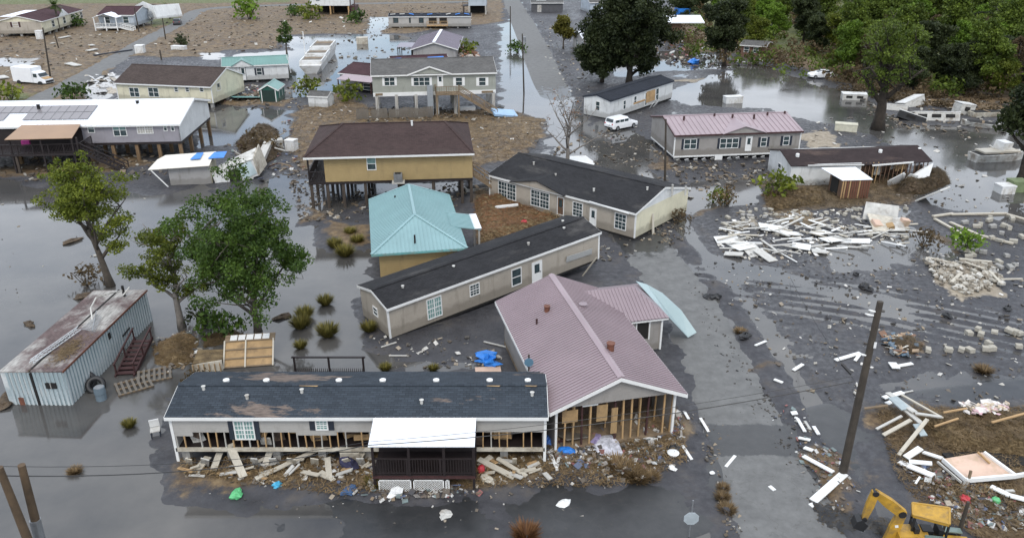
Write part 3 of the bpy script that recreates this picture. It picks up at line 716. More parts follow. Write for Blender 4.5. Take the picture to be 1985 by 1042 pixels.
# x from far to near; y to the right as seen from the camera (left of direction)
ins = .45
yl, yr = ins, W2-ins
rise = zr-ze
b = MB(); b.box(0.5,yl,.35,Lh-.6,yl+.12,ze); b.box(.5,yr-.12,.35,Lh-.6,yr,ze); b.prism([(.5,yl,.35),(.5,yr,.35),(.5,yr,ze),(.5,W2/2,zr-.15),(.5,yl,ze)], (.12,0,0)); b.build('wall', S_TAUPE, H.root)
b = MB(); b.prism([(Lh-.3,.2,ze-.05),(Lh-.3,W2-.2,ze-.05),(Lh-.3,W2/2,zr-.12)], (-.1,0,0)); b.build('gable_panel', S_TAUPE, H.root)
MB().box(.5,yl,.1,Lh-.4,yr,.35).build('floor_deck', WOOD, H.root)
MB().box(Lh-3.2,yl+.12,.35,Lh-3.1,yr-.12,ze-.1).build('inner_wall', INSUL, H.root)
MB().box(.62,yl+.12,ze-.12,Lh-.4,yr-.12,ze-.06).build('ceiling', INSUL, H.root)
n = 15
for i in range(n):
    y = yl+.1+(yr-yl-.2)*i/(n-1)
    if i in (5, 6, 12): continue
    piece('stud', (STUD, STUD, PLY, REDW)[i % 4], (Lh-.55, y, (ze+.3)/2), (.09,.09,ze-.35), (random.uniform(-.03,.03),0,0), H.root)
for i in range(7): piece('stud', STUD, (Lh-1.7, yl+.4+i*.95, (ze+.3)/2), (.08,.08,ze-.4), (random.uniform(-.05,.05),0,0), H.root)
for y, z, w_, h_ in ((1.25,2.25,.85,.75),(3.0,2.2,.6,1.0),(3.7,1.6,.35,1.6)):
    piece('plywood_sheet', PLY, (Lh-.49, y, z), (.03, w_, h_), (0,0,0), H.root)
MB().box(Lh-.55,1.9,2.75,Lh-.45,2.75,2.83).build('header', TRIM, H.root)
MB().box(Lh-.5,yl-.02,.1,Lh-.38,yl+.1,ze).build('corner_post', TRIM, H.root); MB().box(Lh-.5,yr-.1,.1,Lh-.38,yr+.02,ze).build('corner_post', TRIM, H.root)
rf = MB(); k = rise/(W2/2)
for (ya, za, yb, zb) in ((0, ze, W2/2, zr), (W2/2, zr, W2, ze)): slab(rf, [(-.1,ya,za),(Lh,ya,za),(Lh,yb,zb),(-.1,yb,zb)], .07)
roof = rf.build('roof', M_PINK, H.root)
t = MB(); x = 0
while x < Lh: t.beam((x,0,ze+.02),(x,W2/2,zr+.02),.06,.05); t.beam((x,W2/2,zr+.02),(x,W2,ze+.02),.06,.05); x += .23
stuff(t.build('roof_rib', M_PINK, roof))
MB().prism([(-.1,W2/2-.2,zr+.05-k*.2+.02),(-.1,W2/2,zr+.07),(-.1,W2/2+.2,zr+.05-k*.2+.02),(-.1,W2/2,zr+.03)], (Lh+.1,0,0)).build('ridge_cap', M_PINK2, roof)
MB().prism([(Lh,0,ze-.04),(Lh,W2/2,zr-.04),(Lh,W2/2,zr-.24),(Lh,0,ze-.24)], (.04,0,0)).build('rake_board', TRIM, roof); MB().prism([(Lh,W2/2,zr-.04),(Lh,W2,ze-.04),(Lh,W2,ze-.24),(Lh,W2/2,zr-.24)], (.04,0,0)).build('rake_board', TRIM, roof)
MB().box(-.1,-.03,ze-.22,Lh,0,ze-.02).build('fascia', TRIM, roof); MB().box(-.1,W2,ze-.22,Lh,W2+.03,ze-.02).build('fascia', TRIM, roof)
def on_roof(Hs, px, py, zguess):
    q_ = Hs.loc(G(px, py, zguess)); return q_
for px, py, r_, hh, mt in ((640,362,.17,.35,REDP),(628,371,.06,.35,REDW),(714,414,.2,.45,REDP),(682,361,.22,.18,M_PINK)):
    q_ = on_roof(H, px, py, 4.1); zz = ze + (1-abs(q_.y-W2/2)/(W2/2))*rise
    MB().tube([(q_.x,q_.y,zz-.05),(q_.x,q_.y,zz+hh*.6),(q_.x,q_.y,zz+hh)], [r_,r_,r_*1.25], 9).build('roof_vent', RUST if mt is REDP else mt, roof)
# cross wing on the right with its own hip, and a crumpled pale porch roof
wl = H.loc(G(742,377,ze-.25)); wr = H.loc(G(783,371,ze-.25)); pk = H.loc(G(745,329,3.75)); hp = H.loc(G(720,339,4.0)); vl = H.loc(G(676,344,4.2))
bk = H.loc(G(700,333,3.2))
wx0, wx1 = wr.x, wr.x-5.2                                  # near and far edge of the wing along the ridge axis
wy = max(wl.y, wr.y)
zc = ze-.28; zrw = ze+.85; mid = (wx0+wx1)/2
rw = MB()
slab(rw, [(wx0, W2*.62, zc), (wx0, wy, zc), (mid, wy-1.5, zrw), (mid, W2*.55, zrw)], .07)
slab(rw, [(mid, W2*.55, zrw), (mid, wy-1.5, zrw), (wx1, wy, zc), (wx1, W2*.62, zc)], .07)
slab(rw, [(wx0, wy, zc), (wx1, wy, zc), (mid, wy-1.5, zrw)], .07)
wing = rw.build('wing_roof', M_PINK, H.root)
t = MB(); y = W2*.64; 
while y < wy-.1:
    f_ = min(1, (wy-y)/1.5); t.beam((wx0,y,zc+.02),(wx0+(mid-wx0)*f_,y,zc+(zrw-zc)*f_+.02),.06,.05); y += .23
stuff(t.build('roof_rib', M_PINK, wing))
b = MB(); b.box(wx1+.3,yr,.3,wx0-.35,wy-.35,zc); b.build('wing_wall', S_TAUPE, H.root)
MB().box(wx0-.1,W2,zc-.2,wx0-.06,wy,zc-.06).build('fascia', TRIM, wing)
f = piece('window', DARK, (wx0-.34, (yr+wy)/2+.05, 1.75), (.04, .75, 1.15), (0,0,0), H.root); piece('window_frame', TRIM, (wx0-.33, (yr+wy)/2+.5, 1.75), (.05,.08,1.3), (0,0,0), H.root); piece('window_frame', TRIM, (wx0-.33, (yr+wy)/2-.4, 1.75), (.05,.08,1.3), (0,0,0), H.root)
piece('corner_trim', TRIM, (wx0-.3, wy-.33, 1.5), (.12,.12,2.4), (0,0,0), H.root)
# fallen ice-blue sheet roof
pts = [G(744,329,3.45), G(757,333,3.2), G(775,343,2.5), G(797,363,1.6), G(815,389,.45), G(805,395,.2), G(784,373,2.3)]
b = MB(); b.prism(pts, (0,.05,-.06)); 
tag(b.build('fallen_porch_roof', M_ICE), 'pale blue metal porch roof collapsed against the pink-roofed house', 'roof sheet')

# ---- beige single-wide driven up against the others, resting tilted
A = G(457,396,.05); B = G(700,303,1.05)
H = House('mobile_home', 'beige mobile home tilted diagonally between the aqua and pink roofs', A, B, 3.95, 2.35, 'mobile home', roll=R(1.5))
H3 = H
walls(H, S_BEIGE, 0, .5)
MB().box(.05,.05,-.22,H.L-.05,3.9,-.01).build('chassis', DARK, H.root)
roof = gable_roof(H, R_DARK, .5, ov=.16, gov=.10)
for x, y in ((1.9,1.2),(6.2,1.5),(12.6,1.1),(16.4,1.5),(17.2,2.6)): MB().tube([(x,y,2.5),(x,y,2.82),(x,y,2.86)], [.09,.09,.12], 8).build('vent_pipe', OLDW, roof)
corner_trim(H, 0)
winpx(H, 'F', 499, 348, 517, 372, kind='grid', cols=2, gm=TGLASS); winpx(H, 'F', 549, 332, 561, 346, kind='grid'); winpx(H, 'F', 598, 314, 610, 334, kind='double')
winpx(H, 'F', 622, 306, 634, 330, kind='door'); winpx(H, 'L', 437, 360, 442, 369)
piece('loose_panel', S_WHITE, (16.6, -.10, 1.0), (2.6, .04, .5), (R(8), R(2), 0), H.root); piece('fallen_trim', CREAM, (17.3, -.5, -.1), (.12, .05, 2.0), (R(20), R(28), 0), H.root)

# ---- charcoal-roofed double-wide slewed beside the road
A = G(573,231,.25); B = G(742,279,.25)
H = House('mobile_home', 'beige double-wide mobile home with charcoal roof slewed beside the road', A, B, 9.1, 2.35, 'mobile home')
H4 = H
walls(H, S_BEIGE, 0, 1.15)
MB().box(H.L,.02,.02,H.L+.03,9.08,2.3).build('end_siding', S_CREAM, H.root)
MB().prism([(H.L,0.3,2.3),(H.L,8.8,2.3),(H.L,4.55,3.42)], (.03,0,0)).build('gable_siding', S_WHITE, H.root)
MB().box(.05,.05,-.25,H.L-.05,9,-.01).build('chassis', DARK, H.root)
roof = gable_roof(H, R_DARK, 1.15, ov=.18, gov=.12)
ga = H.pick('F', 602, 217)[0]; gb = H.pick('F', 660, 234)[0]
b = MB(); gm_ = (ga+gb)/2; b.prism([(ga,-.28,2.30),(gb,-.28,2.30),(gm_,-.28,3.0)], (0,.1,0)); b.build('dormer_gable', S_BEIGE, H.root)
b = MB(); slab(b, [(ga-.3,-.45,2.33),(gm_,-.45,3.1),(gm_,3.2,3.12),(ga-.3,.2,2.40)], .07); slab(b, [(gm_,-.45,3.1),(gb+.3,-.45,2.33),(gb+.3,.2,2.40),(gm_,3.2,3.12)], .07); b.build('dormer_roof', R_DARK, roof)
for x, y in ((3,3.2),(6.5,2.2),(11.5,1.4),(15.8,3.5),(17.2,5.5),(18,6.5)): MB().tube([(x,y,2.5),(x,y,2.35+.25*min(y,9.1-y)+.28),(x,y,2.35+.25*min(y,9.1-y)+.32)], [.09,.09,.12], 8).build('vent_pipe', OLDW, roof)
corner_trim(H, 0)
winpx(H,'F',583,214,604,233,cols=2,kind='grid'); winpx(H,'F',621,224,643,243,cols=2,kind='grid'); winpx(H,'F',652,231,660,252,kind='door',gm=MUDBROWN); winpx(H,'F',670,237,682,254,kind='grid'); winpx(H,'F',690,244,698,264,kind='door'); winpx(H,'F',719,250,733,269,kind='grid')
piece('loose_gutter', TRIM, (H.L-2.6,-.3,2.3), (4.2,.1,.1), (0,R(2),0), H.root); piece('hanging_board', CREAM, (H.L+.25, 2.6, .6), (.06,.3,1.9), (R(-12),R(-14),0), H.root)
stuffv = piece('broken_step', CREAM, (gm_-2.5,-.4,-.15), (1.8,.5,.12), (0,R(4),0), H.root)

# ---- aqua hip-roofed house
ze = 3.0; A = G(436,297.5,ze); B = G(545,290,ze); A.z = B.z = 0
H = House('hip_house', 'small tan house with aqua metal hip roof', A, B, 12.4, ze, 'house'); H5 = H
L, W, zz = H.L, H.W, ze
b = MB(); b.box(.45,.45,.0,L-.4,W-.4,ze-.05); b.build('wall', S_TAN, H.root)
r1 = 3.4; rr = 1.25; mx_ = L/2
def hip(root, x0, y0, x1, y1, z, rise, mat, ra, rb, axis='y', th=.08, ribs=.3, name='roof'):
    if axis == 'y':
        m_ = (x0+x1)/2; a = (m_, y0+ra, z+rise); c = (m_, y1-rb, z+rise)
        faces = [[(x0,y0,z),(x1,y0,z),a],[(x1,y0,z),(x1,y1,z),c,a],[(x1,y1,z),(x0,y1,z),c],[(x0,y1,z),(x0,y0,z),a,c]]
    else:
        m_ = (y0+y1)/2; a = (x0+ra, m_, z+rise); c = (x1-rb, m_, z+rise)
        faces = [[(x0,y0,z),(x1,y0,z),c,a],[(x1,y0,z),(x1,y1,z),c],[(x1,y1,z),(x0,y1,z),a,c],[(x0,y1,z),(x0,y0,z),a]]
    b = MB()
    for f_ in faces: slab(b, f_, th)
    ob = b.build(name, mat, root)
    hp_ = MB()
    up = Vector((0,0,.03))
    ends = [((x0,y0,z),a),((x1,y0,z),a if axis=='y' else c),((x1,y1,z),c),((x0,y1,z),c if axis=='y' else a),(a,c)]
    for p_, q_ in ends: hp_.beam(Vector(p_)+up, Vector(q_)+up, .22, .05)
    hp_.build('hip_cap', mat, ob)
    if ribs:
        t = MB()
        for f_ in faces:
            p_ = [Vector(q_) for q_ in f_]; e = (p_[1]-p_[0]); Le = e.length; e.normalize(); nrm = e.cross(p_[2]-p_[0]).normalized()
            if nrm.z < 0: nrm = -nrm
            s_ = nrm.cross(e); 
            if s_.z < 0: s_ = -s_
            q2 = [((q_-p_[0]).dot(e), (q_-p_[0]).dot(s_)) for q_ in p_]
            u_ = ribs/2
            while u_ < Le:
                ts_ = []
                for i in range(len(q2)):
                    (ua,va),(ub,vb) = q2[i], q2[(i+1)%len(q2)]
                    if (ua-u_)*(ub-u_) < 0: ts_.append(va+(vb-va)*(u_-ua)/(ub-ua))
                if len(ts_) >= 2:
                    lo, hi = min(ts_), max(ts_)
                    if hi-lo > .15: t.beam(p_[0]+e*u_+s_*lo+nrm*.015, p_[0]+e*u_+s_*(hi-.05)+nrm*.015, .045, .045, up=nrm)
                u_ += ribs
        stuff(t.build('roof_rib', mat, ob))
    return ob
roof = hip(H.root, -.1, -.1, L+.1, W, ze, rr, M_TEAL, 4.6, .15)
MB().box(-.12,-.14,ze-.17,L+.12,-.1,ze-.01).build('fascia', TEALP, roof); MB().box(L+.1,-.1,ze-.17,L+.14,W,ze-.01).build('fascia', TEALP, roof)
px0 = H.loc(G(563,268,2.9)); b = MB(); slab(b, [(L-2.6,px0.y,ze+.62),(px0.x,px0.y,2.85),(px0.x,px0.y+3.4,2.85),(L-2.6,px0.y+3.4,ze+.62)], .07); pr_ = b.build('porch_roof', M_TEAL, H.root)
MB().box(px0.x-.55,px0.y-.02,2.93,px0.x+.03,px0.y+3.42,2.96).build('bare_sheet', M_WHITE, pr_)
t = MB(); y = px0.y+.15
while y < px0.y+3.3: t.beam((L-2.6,y,ze+.64),(px0.x,y,2.87),.045,.045); y += .3
stuff(t.build('roof_rib', M_TEAL, pr_))
for y in (px0.y+.2, px0.y+3.2): piece('post', OLDW, (px0.x-.15,y,1.4), (.14,.14,2.8), (0,0,0), H.root)
for px, py in ((462,230),(485,276)):
    q_ = H.loc(G(px,py,3.9)); MB().tube([(q_.x,q_.y,3.3),(q_.x,q_.y,3.95)], .07, 8).build('vent_pipe', DARK, roof)

# ---- tan stilt house with brown hip roof
zf, ze = 2.65, 5.25
A = G(381,213.5,zf); B = G(553,208.5,zf); A.z = B.z = 0
H = House('stilt_house', 'tan house on dark stilts with brown hip roof', A, B, 11.0, ze, 'house'); H6 = H
MB().box(0,0,zf,H.L,11,ze).build('wall', S_TAN, H.root)
hip(H.root, -1.75, -.55, H.L+.15, 11.6, ze, 1.65, R_BROWN, 3.2, 2.6, 'x', ribs=None)
MB().box(-1.78,-.59,ze-.2,H.L+.18,-.55,ze-.02).build('fascia', TRIM, H.root); MB().box(-1.75,-.5,ze-.12,-.02,11.5,ze-.09).build('soffit', TRIM, H.root)
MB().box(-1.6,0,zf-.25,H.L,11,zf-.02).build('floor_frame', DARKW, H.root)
railing(H.root, [(0,0.05,zf),(-1.5,.05,zf),(-1.5,10.8,zf)], 1.0, DARKW, .14)
for x in (-1.5,): 
    for y in (.08, 5, 10): piece('porch_post', DARKW, (x,y,(zf+ze)/2), (.15,.15,ze-zf), (0,0,0), H.root)
winpx(H, 'F', 429, 184.5, 440, 199.5, gm=TGLASS, kind='mixed')
for j, y in enumerate((.2, 3.8, 7.4, 10.8)):
    for x in (-1.4, .1, 1.6, 3.7, 6.9, 10.2, 13.0, H.L-.15): piling(H, x, y, zf-.24, .27, DPILE)
ac = piece('air_conditioner', STEEL, (6.9,-.5,zf+.42), (.8,.75,.8), (0,0,0), H.root); piece('unit_shelf', OLDW, (6.9,-.5,zf-.05), (1.2,1.0,.1), (0,0,0), H.root); piece('fan_grille', DARK, (6.9,-.5,zf+.83), (.55,.55,.02), (0,0,0), H.root)
q0 = H.loc(G(556,187,4.2)); stairs(H, (H.L+.1, 1.5, zf), (H.L+3.6, 1.5, .1), 1.1, 12, WOOD)
vt = MB().tube([(8.3,4.9,6.7),(8.3,4.9,7.15),(8.3,4.9,7.2)], [.1,.1,.14], 8).build('vent_pipe', TRIM, H.root)

# ---- sage stilt house on white pilings
zf, ze = 3.45, 5.95
A = G(436.5,109.5,zf); B = G(580,105.5,zf); A.z = B.z = 0
H = House('stilt_house', 'sage grey house on white pilings with outside stair', A, B, 8.8, ze, 'house'); H7 = H
MB().box(0,0,zf,H.L,.12,ze).build('wall', S_SAGE, H.root)
H.h = ze; b = MB(); b.box(0,.12,zf,.12,8.8,ze); b.box(H.L-.12,.12,zf,H.L,8.8,ze); b.box(.12,8.68,zf,H.L-.12,8.8,ze); b.prism([(0,0,ze),(0,8.8,ze),(0,4.4,ze+1.3)], (.1,0,0)); b.prism([(H.L-.1,0,ze),(H.L-.1,8.8,ze),(H.L-.1,4.4,ze+1.3)], (.1,0,0)); b.build('side_wall', S_SAGE, H.root)
roof = gable_roof(H, R_MID, 1.3, ov=.35, gov=.15)
ga, gb = H.pick('F',478,90)[0], H.pick('F',527,89)[0]; gm_ = (ga+gb)/2
b = MB(); b.prism([(ga,-.32,ze),(gb,-.32,ze),(gm_,-.32,ze+.95)], (0,.1,0)); b.build('dormer_gable', S_SAGE, H.root)
b = MB(); slab(b, [(ga-.3,-.5,ze-.02),(gm_,-.5,ze+1.08),(gm_,4.0,ze+1.12),(ga-.3,.3,ze+.05)], .08); slab(b, [(gm_,-.5,ze+1.08),(gb+.3,-.5,ze-.02),(gb+.3,.3,ze+.05),(gm_,4.0,ze+1.12)], .08); dr = b.build('dormer_roof', R_MID, roof)
MB().prism([(ga-.3,-.52,ze-.05),(gm_,-.52,ze+1.05),(gm_,-.52,ze+.85),(ga-.3,-.52,ze-.25)], (0,-.03,0)).build('rake_board', TRIM, dr); MB().prism([(gm_,-.52,ze+1.05),(gb+.3,-.52,ze-.05),(gb+.3,-.52,ze-.25),(gm_,-.52,ze+.85)], (0,-.03,0)).build('rake_board', TRIM, dr)
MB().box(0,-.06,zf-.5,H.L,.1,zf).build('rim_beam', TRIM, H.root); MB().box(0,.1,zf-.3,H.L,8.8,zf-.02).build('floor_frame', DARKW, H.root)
for x0,x1,c in ((449.4,462,2),(483.5,503,3),(532.8,541,1),(560,568.5,1)): winpx(H,'F',x0,91,x1,101,shutter=TRIM,cols=c)
winpx(H,'F',511.6,88.7,518.4,102,kind='door')
for px in (441,464,487,511.6,533,577.5):
    u = H.pick('F',px,120)[0]
    for y in (.15,4.4,8.6): piling(H,u,y,zf-.3,.42,OLDW)
u = H.pick('F',503,110)[0]; piling(H,u,-.3,zf+.9,.8,S_BLUEG,name='utility_chase')
u0, u1 = H.pick('F',509,104)[0], H.pick('F',536,104)[0]
MB().box(u0,-2.0,zf-.18,u1,-.06,zf).build('landing', WOOD, H.root); railing(H.root, [(u0,-.1,zf),(u0,-1.95,zf),(u1-.3,-1.95,zf)], 1.0, WOOD, .3)
for x in (u0+.1,u1-.1): piling(H,x,-1.85,zf-.18,.2,WOOD,name='landing_post')
q_ = H.loc(G(583,136,0)); stairs(H, (u1,-1.4,zf), (q_.x-.2,-1.4,.1), 1.2, 16, WOOD)
piece('siding_patch', WOOD, (H.L-1.2,-.1,zf-.25), (1.6,.06,.3), (0,0,0), H.root); piece('siding_patch', WOOD, (.8,-.1,zf-.2), (1.0,.06,.3), (0,0,0), H.root)
# picket fence in front of it
Fa, Fb = G(418,142), G(508,139)
FN = thing('picket_fence', 'weathered grey picket fence in front of the sage stilt house', 'fence', frame(Fa, Fb)); fL = (Fb-Fa).length
n = int(fL/.17)
for i in range(n):
    if 9 < i < 12 or i in (25,): continue
    piece('picket', GREYW, (i*.17, random.uniform(-.02,.02), .78+.1*math.sin(i*.35)), (.145,.025,1.6+random.uniform(-.1,.1)), (random.uniform(-.04,.04),random.uniform(-.03,.03),0), FN)
for z in (.4,1.2): piece('rail', GREYW, (fL/2,.05,z), (fL,.05,.09), (0,0,0), FN)

# ---- white metal roofed stilt house with solar panels (left)
zf, ze = 2.35, 4.45
A = G(-60,171,zf); B = G(212,166,zf); A.z = B.z = 0
H = House('stilt_house', 'lilac grey stilt house with white metal roof and solar panels', A, B, 12.0, ze, 'house'); H8 = H
MB().box(0,0,zf,H.L,.12,ze).build('wall', S_LILAC, H.root)
b = MB(); b.box(0,.12,zf,H.L-.12,12,ze-.05); b.prism([(H.L-.12,0,zf),(H.L-.12,12,zf),(H.L-.12,12,ze),(H.L-.12,6,ze+1.45),(H.L-.12,0,ze)], (.12,0,0)); b.build('side_wall', S_WHITE, H.root)
roof = gable_roof(H, M_WHITE, 1.45, ov=.35, gov=.3, trim=TRIM, ribs=.6)
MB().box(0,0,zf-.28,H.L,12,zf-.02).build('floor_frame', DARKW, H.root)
for px in (20,60,105,132,160,186,211):
    u = H.pick('F',px,175)[0]
    for y in (.25,4.0,8.0,11.7): piling(H,u,y,zf-.26,.36,PILE_)
k = 1.45/6
for row in range(2):
    for c in range(12):
        pxs = 0 + c*9.4
        u = H.pick('F', 100, 143)[0]-.2-(11-c)*1.02-.5
        if row == 0 and c in (3,4): continue
        y0 = 1.1+row*1.75; z0 = ze+k*y0+.16
        o = link('solar_panel', cube(plain('solar_cell', (.20,.185,.19), .25, .15, .6)), roof); o.location = (u, y0+.8, z0+k*.8); o.rotation_euler = (math.atan(k),0,0); o.scale = (.96,1.66,.04)
        e = link('panel_frame', cube(STEEL), o); e.location = (0,0,-.6); e.scale = (1.04,1.03,.5)
for px, py in ((45,126),(161,121.5)):
    q_ = H.loc(G(px,py,5.7)); MB().tube([(q_.x,q_.y,5.0),(q_.x,q_.y,5.95),(q_.x,q_.y,6.0)],[.18,.18,.24],8).build('vent_pipe', DARK, roof)
for x0,x1,y0,y1,c in ((102.4,110.7,147,156,1),(132,148,145.6,160,2),(191,195.5,145,154,1),(199.5,204,144.5,154,1)): winpx(H,'F',x0,y0,x1,y1,cols=c,gm=TGLASS,kind='mixed')
winpx(H,'F',160,145.5,179,157,kind='grid',cols=2,gm=OLDW)
# deck with tan awning
d0 = H.pick('F',28,150)[0]; d1 = H.pick('F',97,150)[0]
qo = H.loc(G(5,164,4.0)); qi = H.loc(G(84,162,4.0))
b = MB(); slab(b, [(qo.x,qo.y,4.0),(qi.x,qi.y,4.0),(d1,-.36,4.62),(d0,-.36,4.62)], .06); b.build('awning', M_TAN, H.root)
yd = min(qo.y,qi.y)+.3
MB().box(-2,yd,zf-.3,d1+1,0,zf-.05).build('deck', DARKW, H.root); railing(H.root, [(-2,yd+.1,zf-.05),(d1+.9,yd+.1,zf-.05),(d1+.9,-.6,zf-.05)], 1.0, DARKW, .16)
for x in (qo.x+.2, (qo.x+qi.x)/2, qi.x-.2, d1+.8):
    piece('deck_post', DARKW, (x,yd+.15,2.0), (.16,.16,4.0), (0,0,0), H.root)
for x in (0,3,6,9): piling(H,x,yd+.2,zf-.3,.25,DPILE)
MB().box(0,-.14,zf,d1-.2,-.02,ze-.2).build('porch_back_wall', DARKW, H.root)
stairs(H, (d1+1.0,yd+.8,zf-.05),(d1+5.2,yd+.8,.0),1.1,12,DARKW)
piece('pink_cushion', plain('pink_cloth',(.55,.06,.30),.8), (H.pick('F',38,171)[0],-1.2,zf+.5), (.8,.5,.5), (0,0,.2), H.root)
random.seed(5)
# ================================================================== more buildings, towards the back
# ---- cream house with umber roof
A = G(139,116.5,.7); B = G(249.5,121.5,.7); H = House('house', 'cream house with plain brown roof beside the village road', A, B, 9.4, 2.55)
walls(H, S_CREAM, 0, 1.75); gable_roof(H, R_UMB, 1.75, ov=.35, gov=.15)
for x0, x1 in ((151.7,163),(173.7,185.8)): winpx(H,'F',x0,103,x1,114,cols=2)
for x0, x1 in ((204,208.5),(217,221.5),(233.6,238.2)): winpx(H,'F',x0,102.5,x1,108)
winpx(H,'R',253,97,258,107,kind='door',gm=S_CREAM); corner_trim(H, 0)
for x in np.linspace(.4, H.L-.4, 7):
    for y in (.4,4.7,9): piling(H, x, y, 0, .4, GREYC, name='block_pier')
# ---- seafoam-roofed white mobile home behind it
A = G(263,95.5,.5); B = G(338,92,.5); H = House('mobile_home', 'white mobile home with seafoam green metal roof behind the cream house', A, B, 5.0, 2.5, 'mobile home')
walls(H, S_WHITE, 0, .9); roof = gable_roof(H, M_SEA, .9, ov=.3, gov=.2, ribs=.5)
u = H.pick('F',285,90)[0]; b = MB(); b.prism([(u-1.5,-.36,2.45),(u+1.5,-.36,2.45),(u,-.36,3.3)], (0,.1,0)); b.build('dormer_gable', S_WHITE, H.root)
b = MB(); slab(b, [(u-1.8,-.5,2.42),(u,-.5,3.42),(u,2.3,3.44),(u-1.8,.2,2.6)], .07); slab(b, [(u,-.5,3.42),(u+1.8,-.5,2.42),(u+1.8,.2,2.6),(u,2.3,3.44)], .07); b.build('dormer_roof', M_SEA, roof)
winpx(H,'F',281,78.5,288,95,kind='door',fm=NAVY); winpx(H,'F',300,80,306.5,88.5,shutter=NAVY)
piece('torn_end_board', TRIM, (H.L+.2,1.0,2.2), (.1,.3,3.0), (0,R(-8),0), H.root)
for x in np.linspace(.4, H.L-.4, 5):
    for y in (.4,4.6): piling(H, x, y, 0, .35, GREYC, name='block_pier')
# ---- green shed, fallen teal sheet
A = G(304.5,123); B = G(326,121); dirv = (G(336.5,111.5)-B); dirv.z = 0; Ls = 4.2; dirv.normalize()
H = House('shed', 'dark green garden shed with seafoam gable roof standing in floodwater', B, B+dirv*Ls, (B-A).length, 2.0, 'shed')
walls(H, S_GREEN, 0, .75); gable_roof(H, M_SEA, .75, ov=.15, gov=.15)
MB().box(-.05,.35,.1,-.01,H.W-.35,1.9).build('double_door', plain('dark_green_door',(.010,.030,.024),.6), H.root)
for y in (.3,H.W-.3): MB().box(-.06,y-.06,0,-.01,y+.06,2.0).build('corner_trim', TRIM, H.root)
for x in (1.0,2.8): piece('side_trim', TRIM, (x,-.02,1.2), (.1,.04,1.3), (0,0,0), H.root)
tag(piece('roof_sheet', TEALP, G(289,114,.45), (4.6,3.6,.08), (R(-8),R(6),.5)), 'teal sheet roof lying flat beside the green shed', 'roof sheet')
# ---- small white shed
A = G(361.5,126.5); B = G(384,127.5); H = House('shed', 'small white clapboard shed with grey shingled roof', A, B, 2.4, 1.75, 'shed')
walls(H, S_WHITE, 0, .45); gable_roof(H, R_MID, .45, ov=.12, gov=.1); piece('door_leaf', TRIM, (H.L+.02,1.2,.85), (.04,.9,1.6), (0,0,0), H.root)
# ---- low dark-roofed houses behind the sage stilt house
A = G(399,103,.3); B = G(446,108,.3); H = House('house', 'low brown-roofed house with faded pink porch roof behind shrubs', A, B, 8.0, 2.4)
walls(H, S_GREY, 0, 1.0); gable_roof(H, R_BURG, 1.0, ov=.3, gov=.2)
b = MB(); slab(b, [(1.2,-2.6,1.9),(H.L,-2.6,1.9),(H.L,-.2,2.35),(1.2,-.2,2.35)], .06); b.build('porch_roof', M_PINK2, H.root)
for x in (1.4,H.L-.2): piece('post', REDW, (x,-2.4,.95), (.14,.14,1.9), (0,0,0), H.root)
winpx(H,'F',425,98,434,106,shutter=REDW)
A = G(462,95,.3); B = G(526,92,.3); H = House('house', 'dark-roofed house with blue tarps behind the sage stilt house', A, B, 7.5, 2.3)
walls(H, S_GREY, 0, 1.1); roof = gable_roof(H, R_BURG, 1.1, ov=.3, gov=.3)
for x, w_ in ((.6,2.2),(H.L-1.8,2.8)): piece('tarp', BLUE, (x,1.6,2.95), (w_,2.2,.05), (R(16),0,.1), roof)
# ---- lilac-roofed gable-front house
B0 = G(533,64,0); A0 = G(482,66,0); dv = Vector((.02,1,0))
A0 = Vector((G(483,57.5,2.6).x, G(483,57.5,2.6).y, 0)); B0 = Vector((G(533,57.5,2.6).x, G(533,57.5,2.6).y, 0))
H = House('house', 'gable-fronted house with lilac metal roof and white ridge cap', B0, B0+Vector((.0,17,0)), (B0-A0).length, 2.6)
walls(H, S_GREY, 0, 1.2); roof = gable_roof(H, M_LILAC, 1.2, ov=.45, gov=.4, ribs=.6)
MB().box(-.4,H.W/2-.3,3.88,17.3,H.W/2+.3,3.93).build('ridge_flashing', M_WHITE, roof)
b = MB(); b.box(3.5,H.W+.1,2.3,9.5,H.W+3.6,2.36); b.build('carport_roof', M_LILAC, H.root)
for x in (3.7,6.5,9.3): piece('post', DARKW, (x,H.W+3.4,1.1), (.15,.15,2.3), (0,0,0), H.root)
MB().box(3.6,H.W+.6,0,9.4,H.W+.8,1.8).build('carport_shade', DARK, H.root)  # dark sheet in place of the shade beneath the carport roof
# ---- far mobile home with torn blue-black roof
A = G(455,32,.5); B = G(551,31.5,.5); H = House('mobile_home', 'pale mobile home with shredded blue-black roof and wooden porch', A, B, 4.6, 2.4, 'mobile home')
walls(H, S_PGREY, 0, .5); roof = gable_roof(H, R_NAVY, .5, ov=.2, gov=.1)
for x in np.linspace(1, H.L-1, 9): piece('loose_roof_strip', random.choice((BLUE,NAVY,OLDW)), (x,.9+random.random(),2.85), (1.3,.35,.04), (.25,random.uniform(-.2,.2),random.uniform(-.5,.5)), roof)
for x0, x1 in ((460,466),(478.5,480.5),(490,495.5)): winpx(H,'F',x0,21.5,x1,27.5,fm=DARK)
for x0, x1 in ((501.5,511),(514,523)): winpx(H,'F',x0,21.5,x1,28.5,fm=WOOD,gm=DARK)
u0, u1 = H.pick('F',500,30)[0], H.pick('F',524,30)[0]
MB().box(u0,-2.0,.3,u1,0,.42).build('porch_deck', STUD, H.root); railing(H.root, [(u0,-1.95,.4),(u1,-1.95,.4)], 1.0, STUD, .3)
for x in np.linspace(.5, H.L-.5, 8): piling(H, x, .4, -.05, .35, GREYC, name='block_pier')
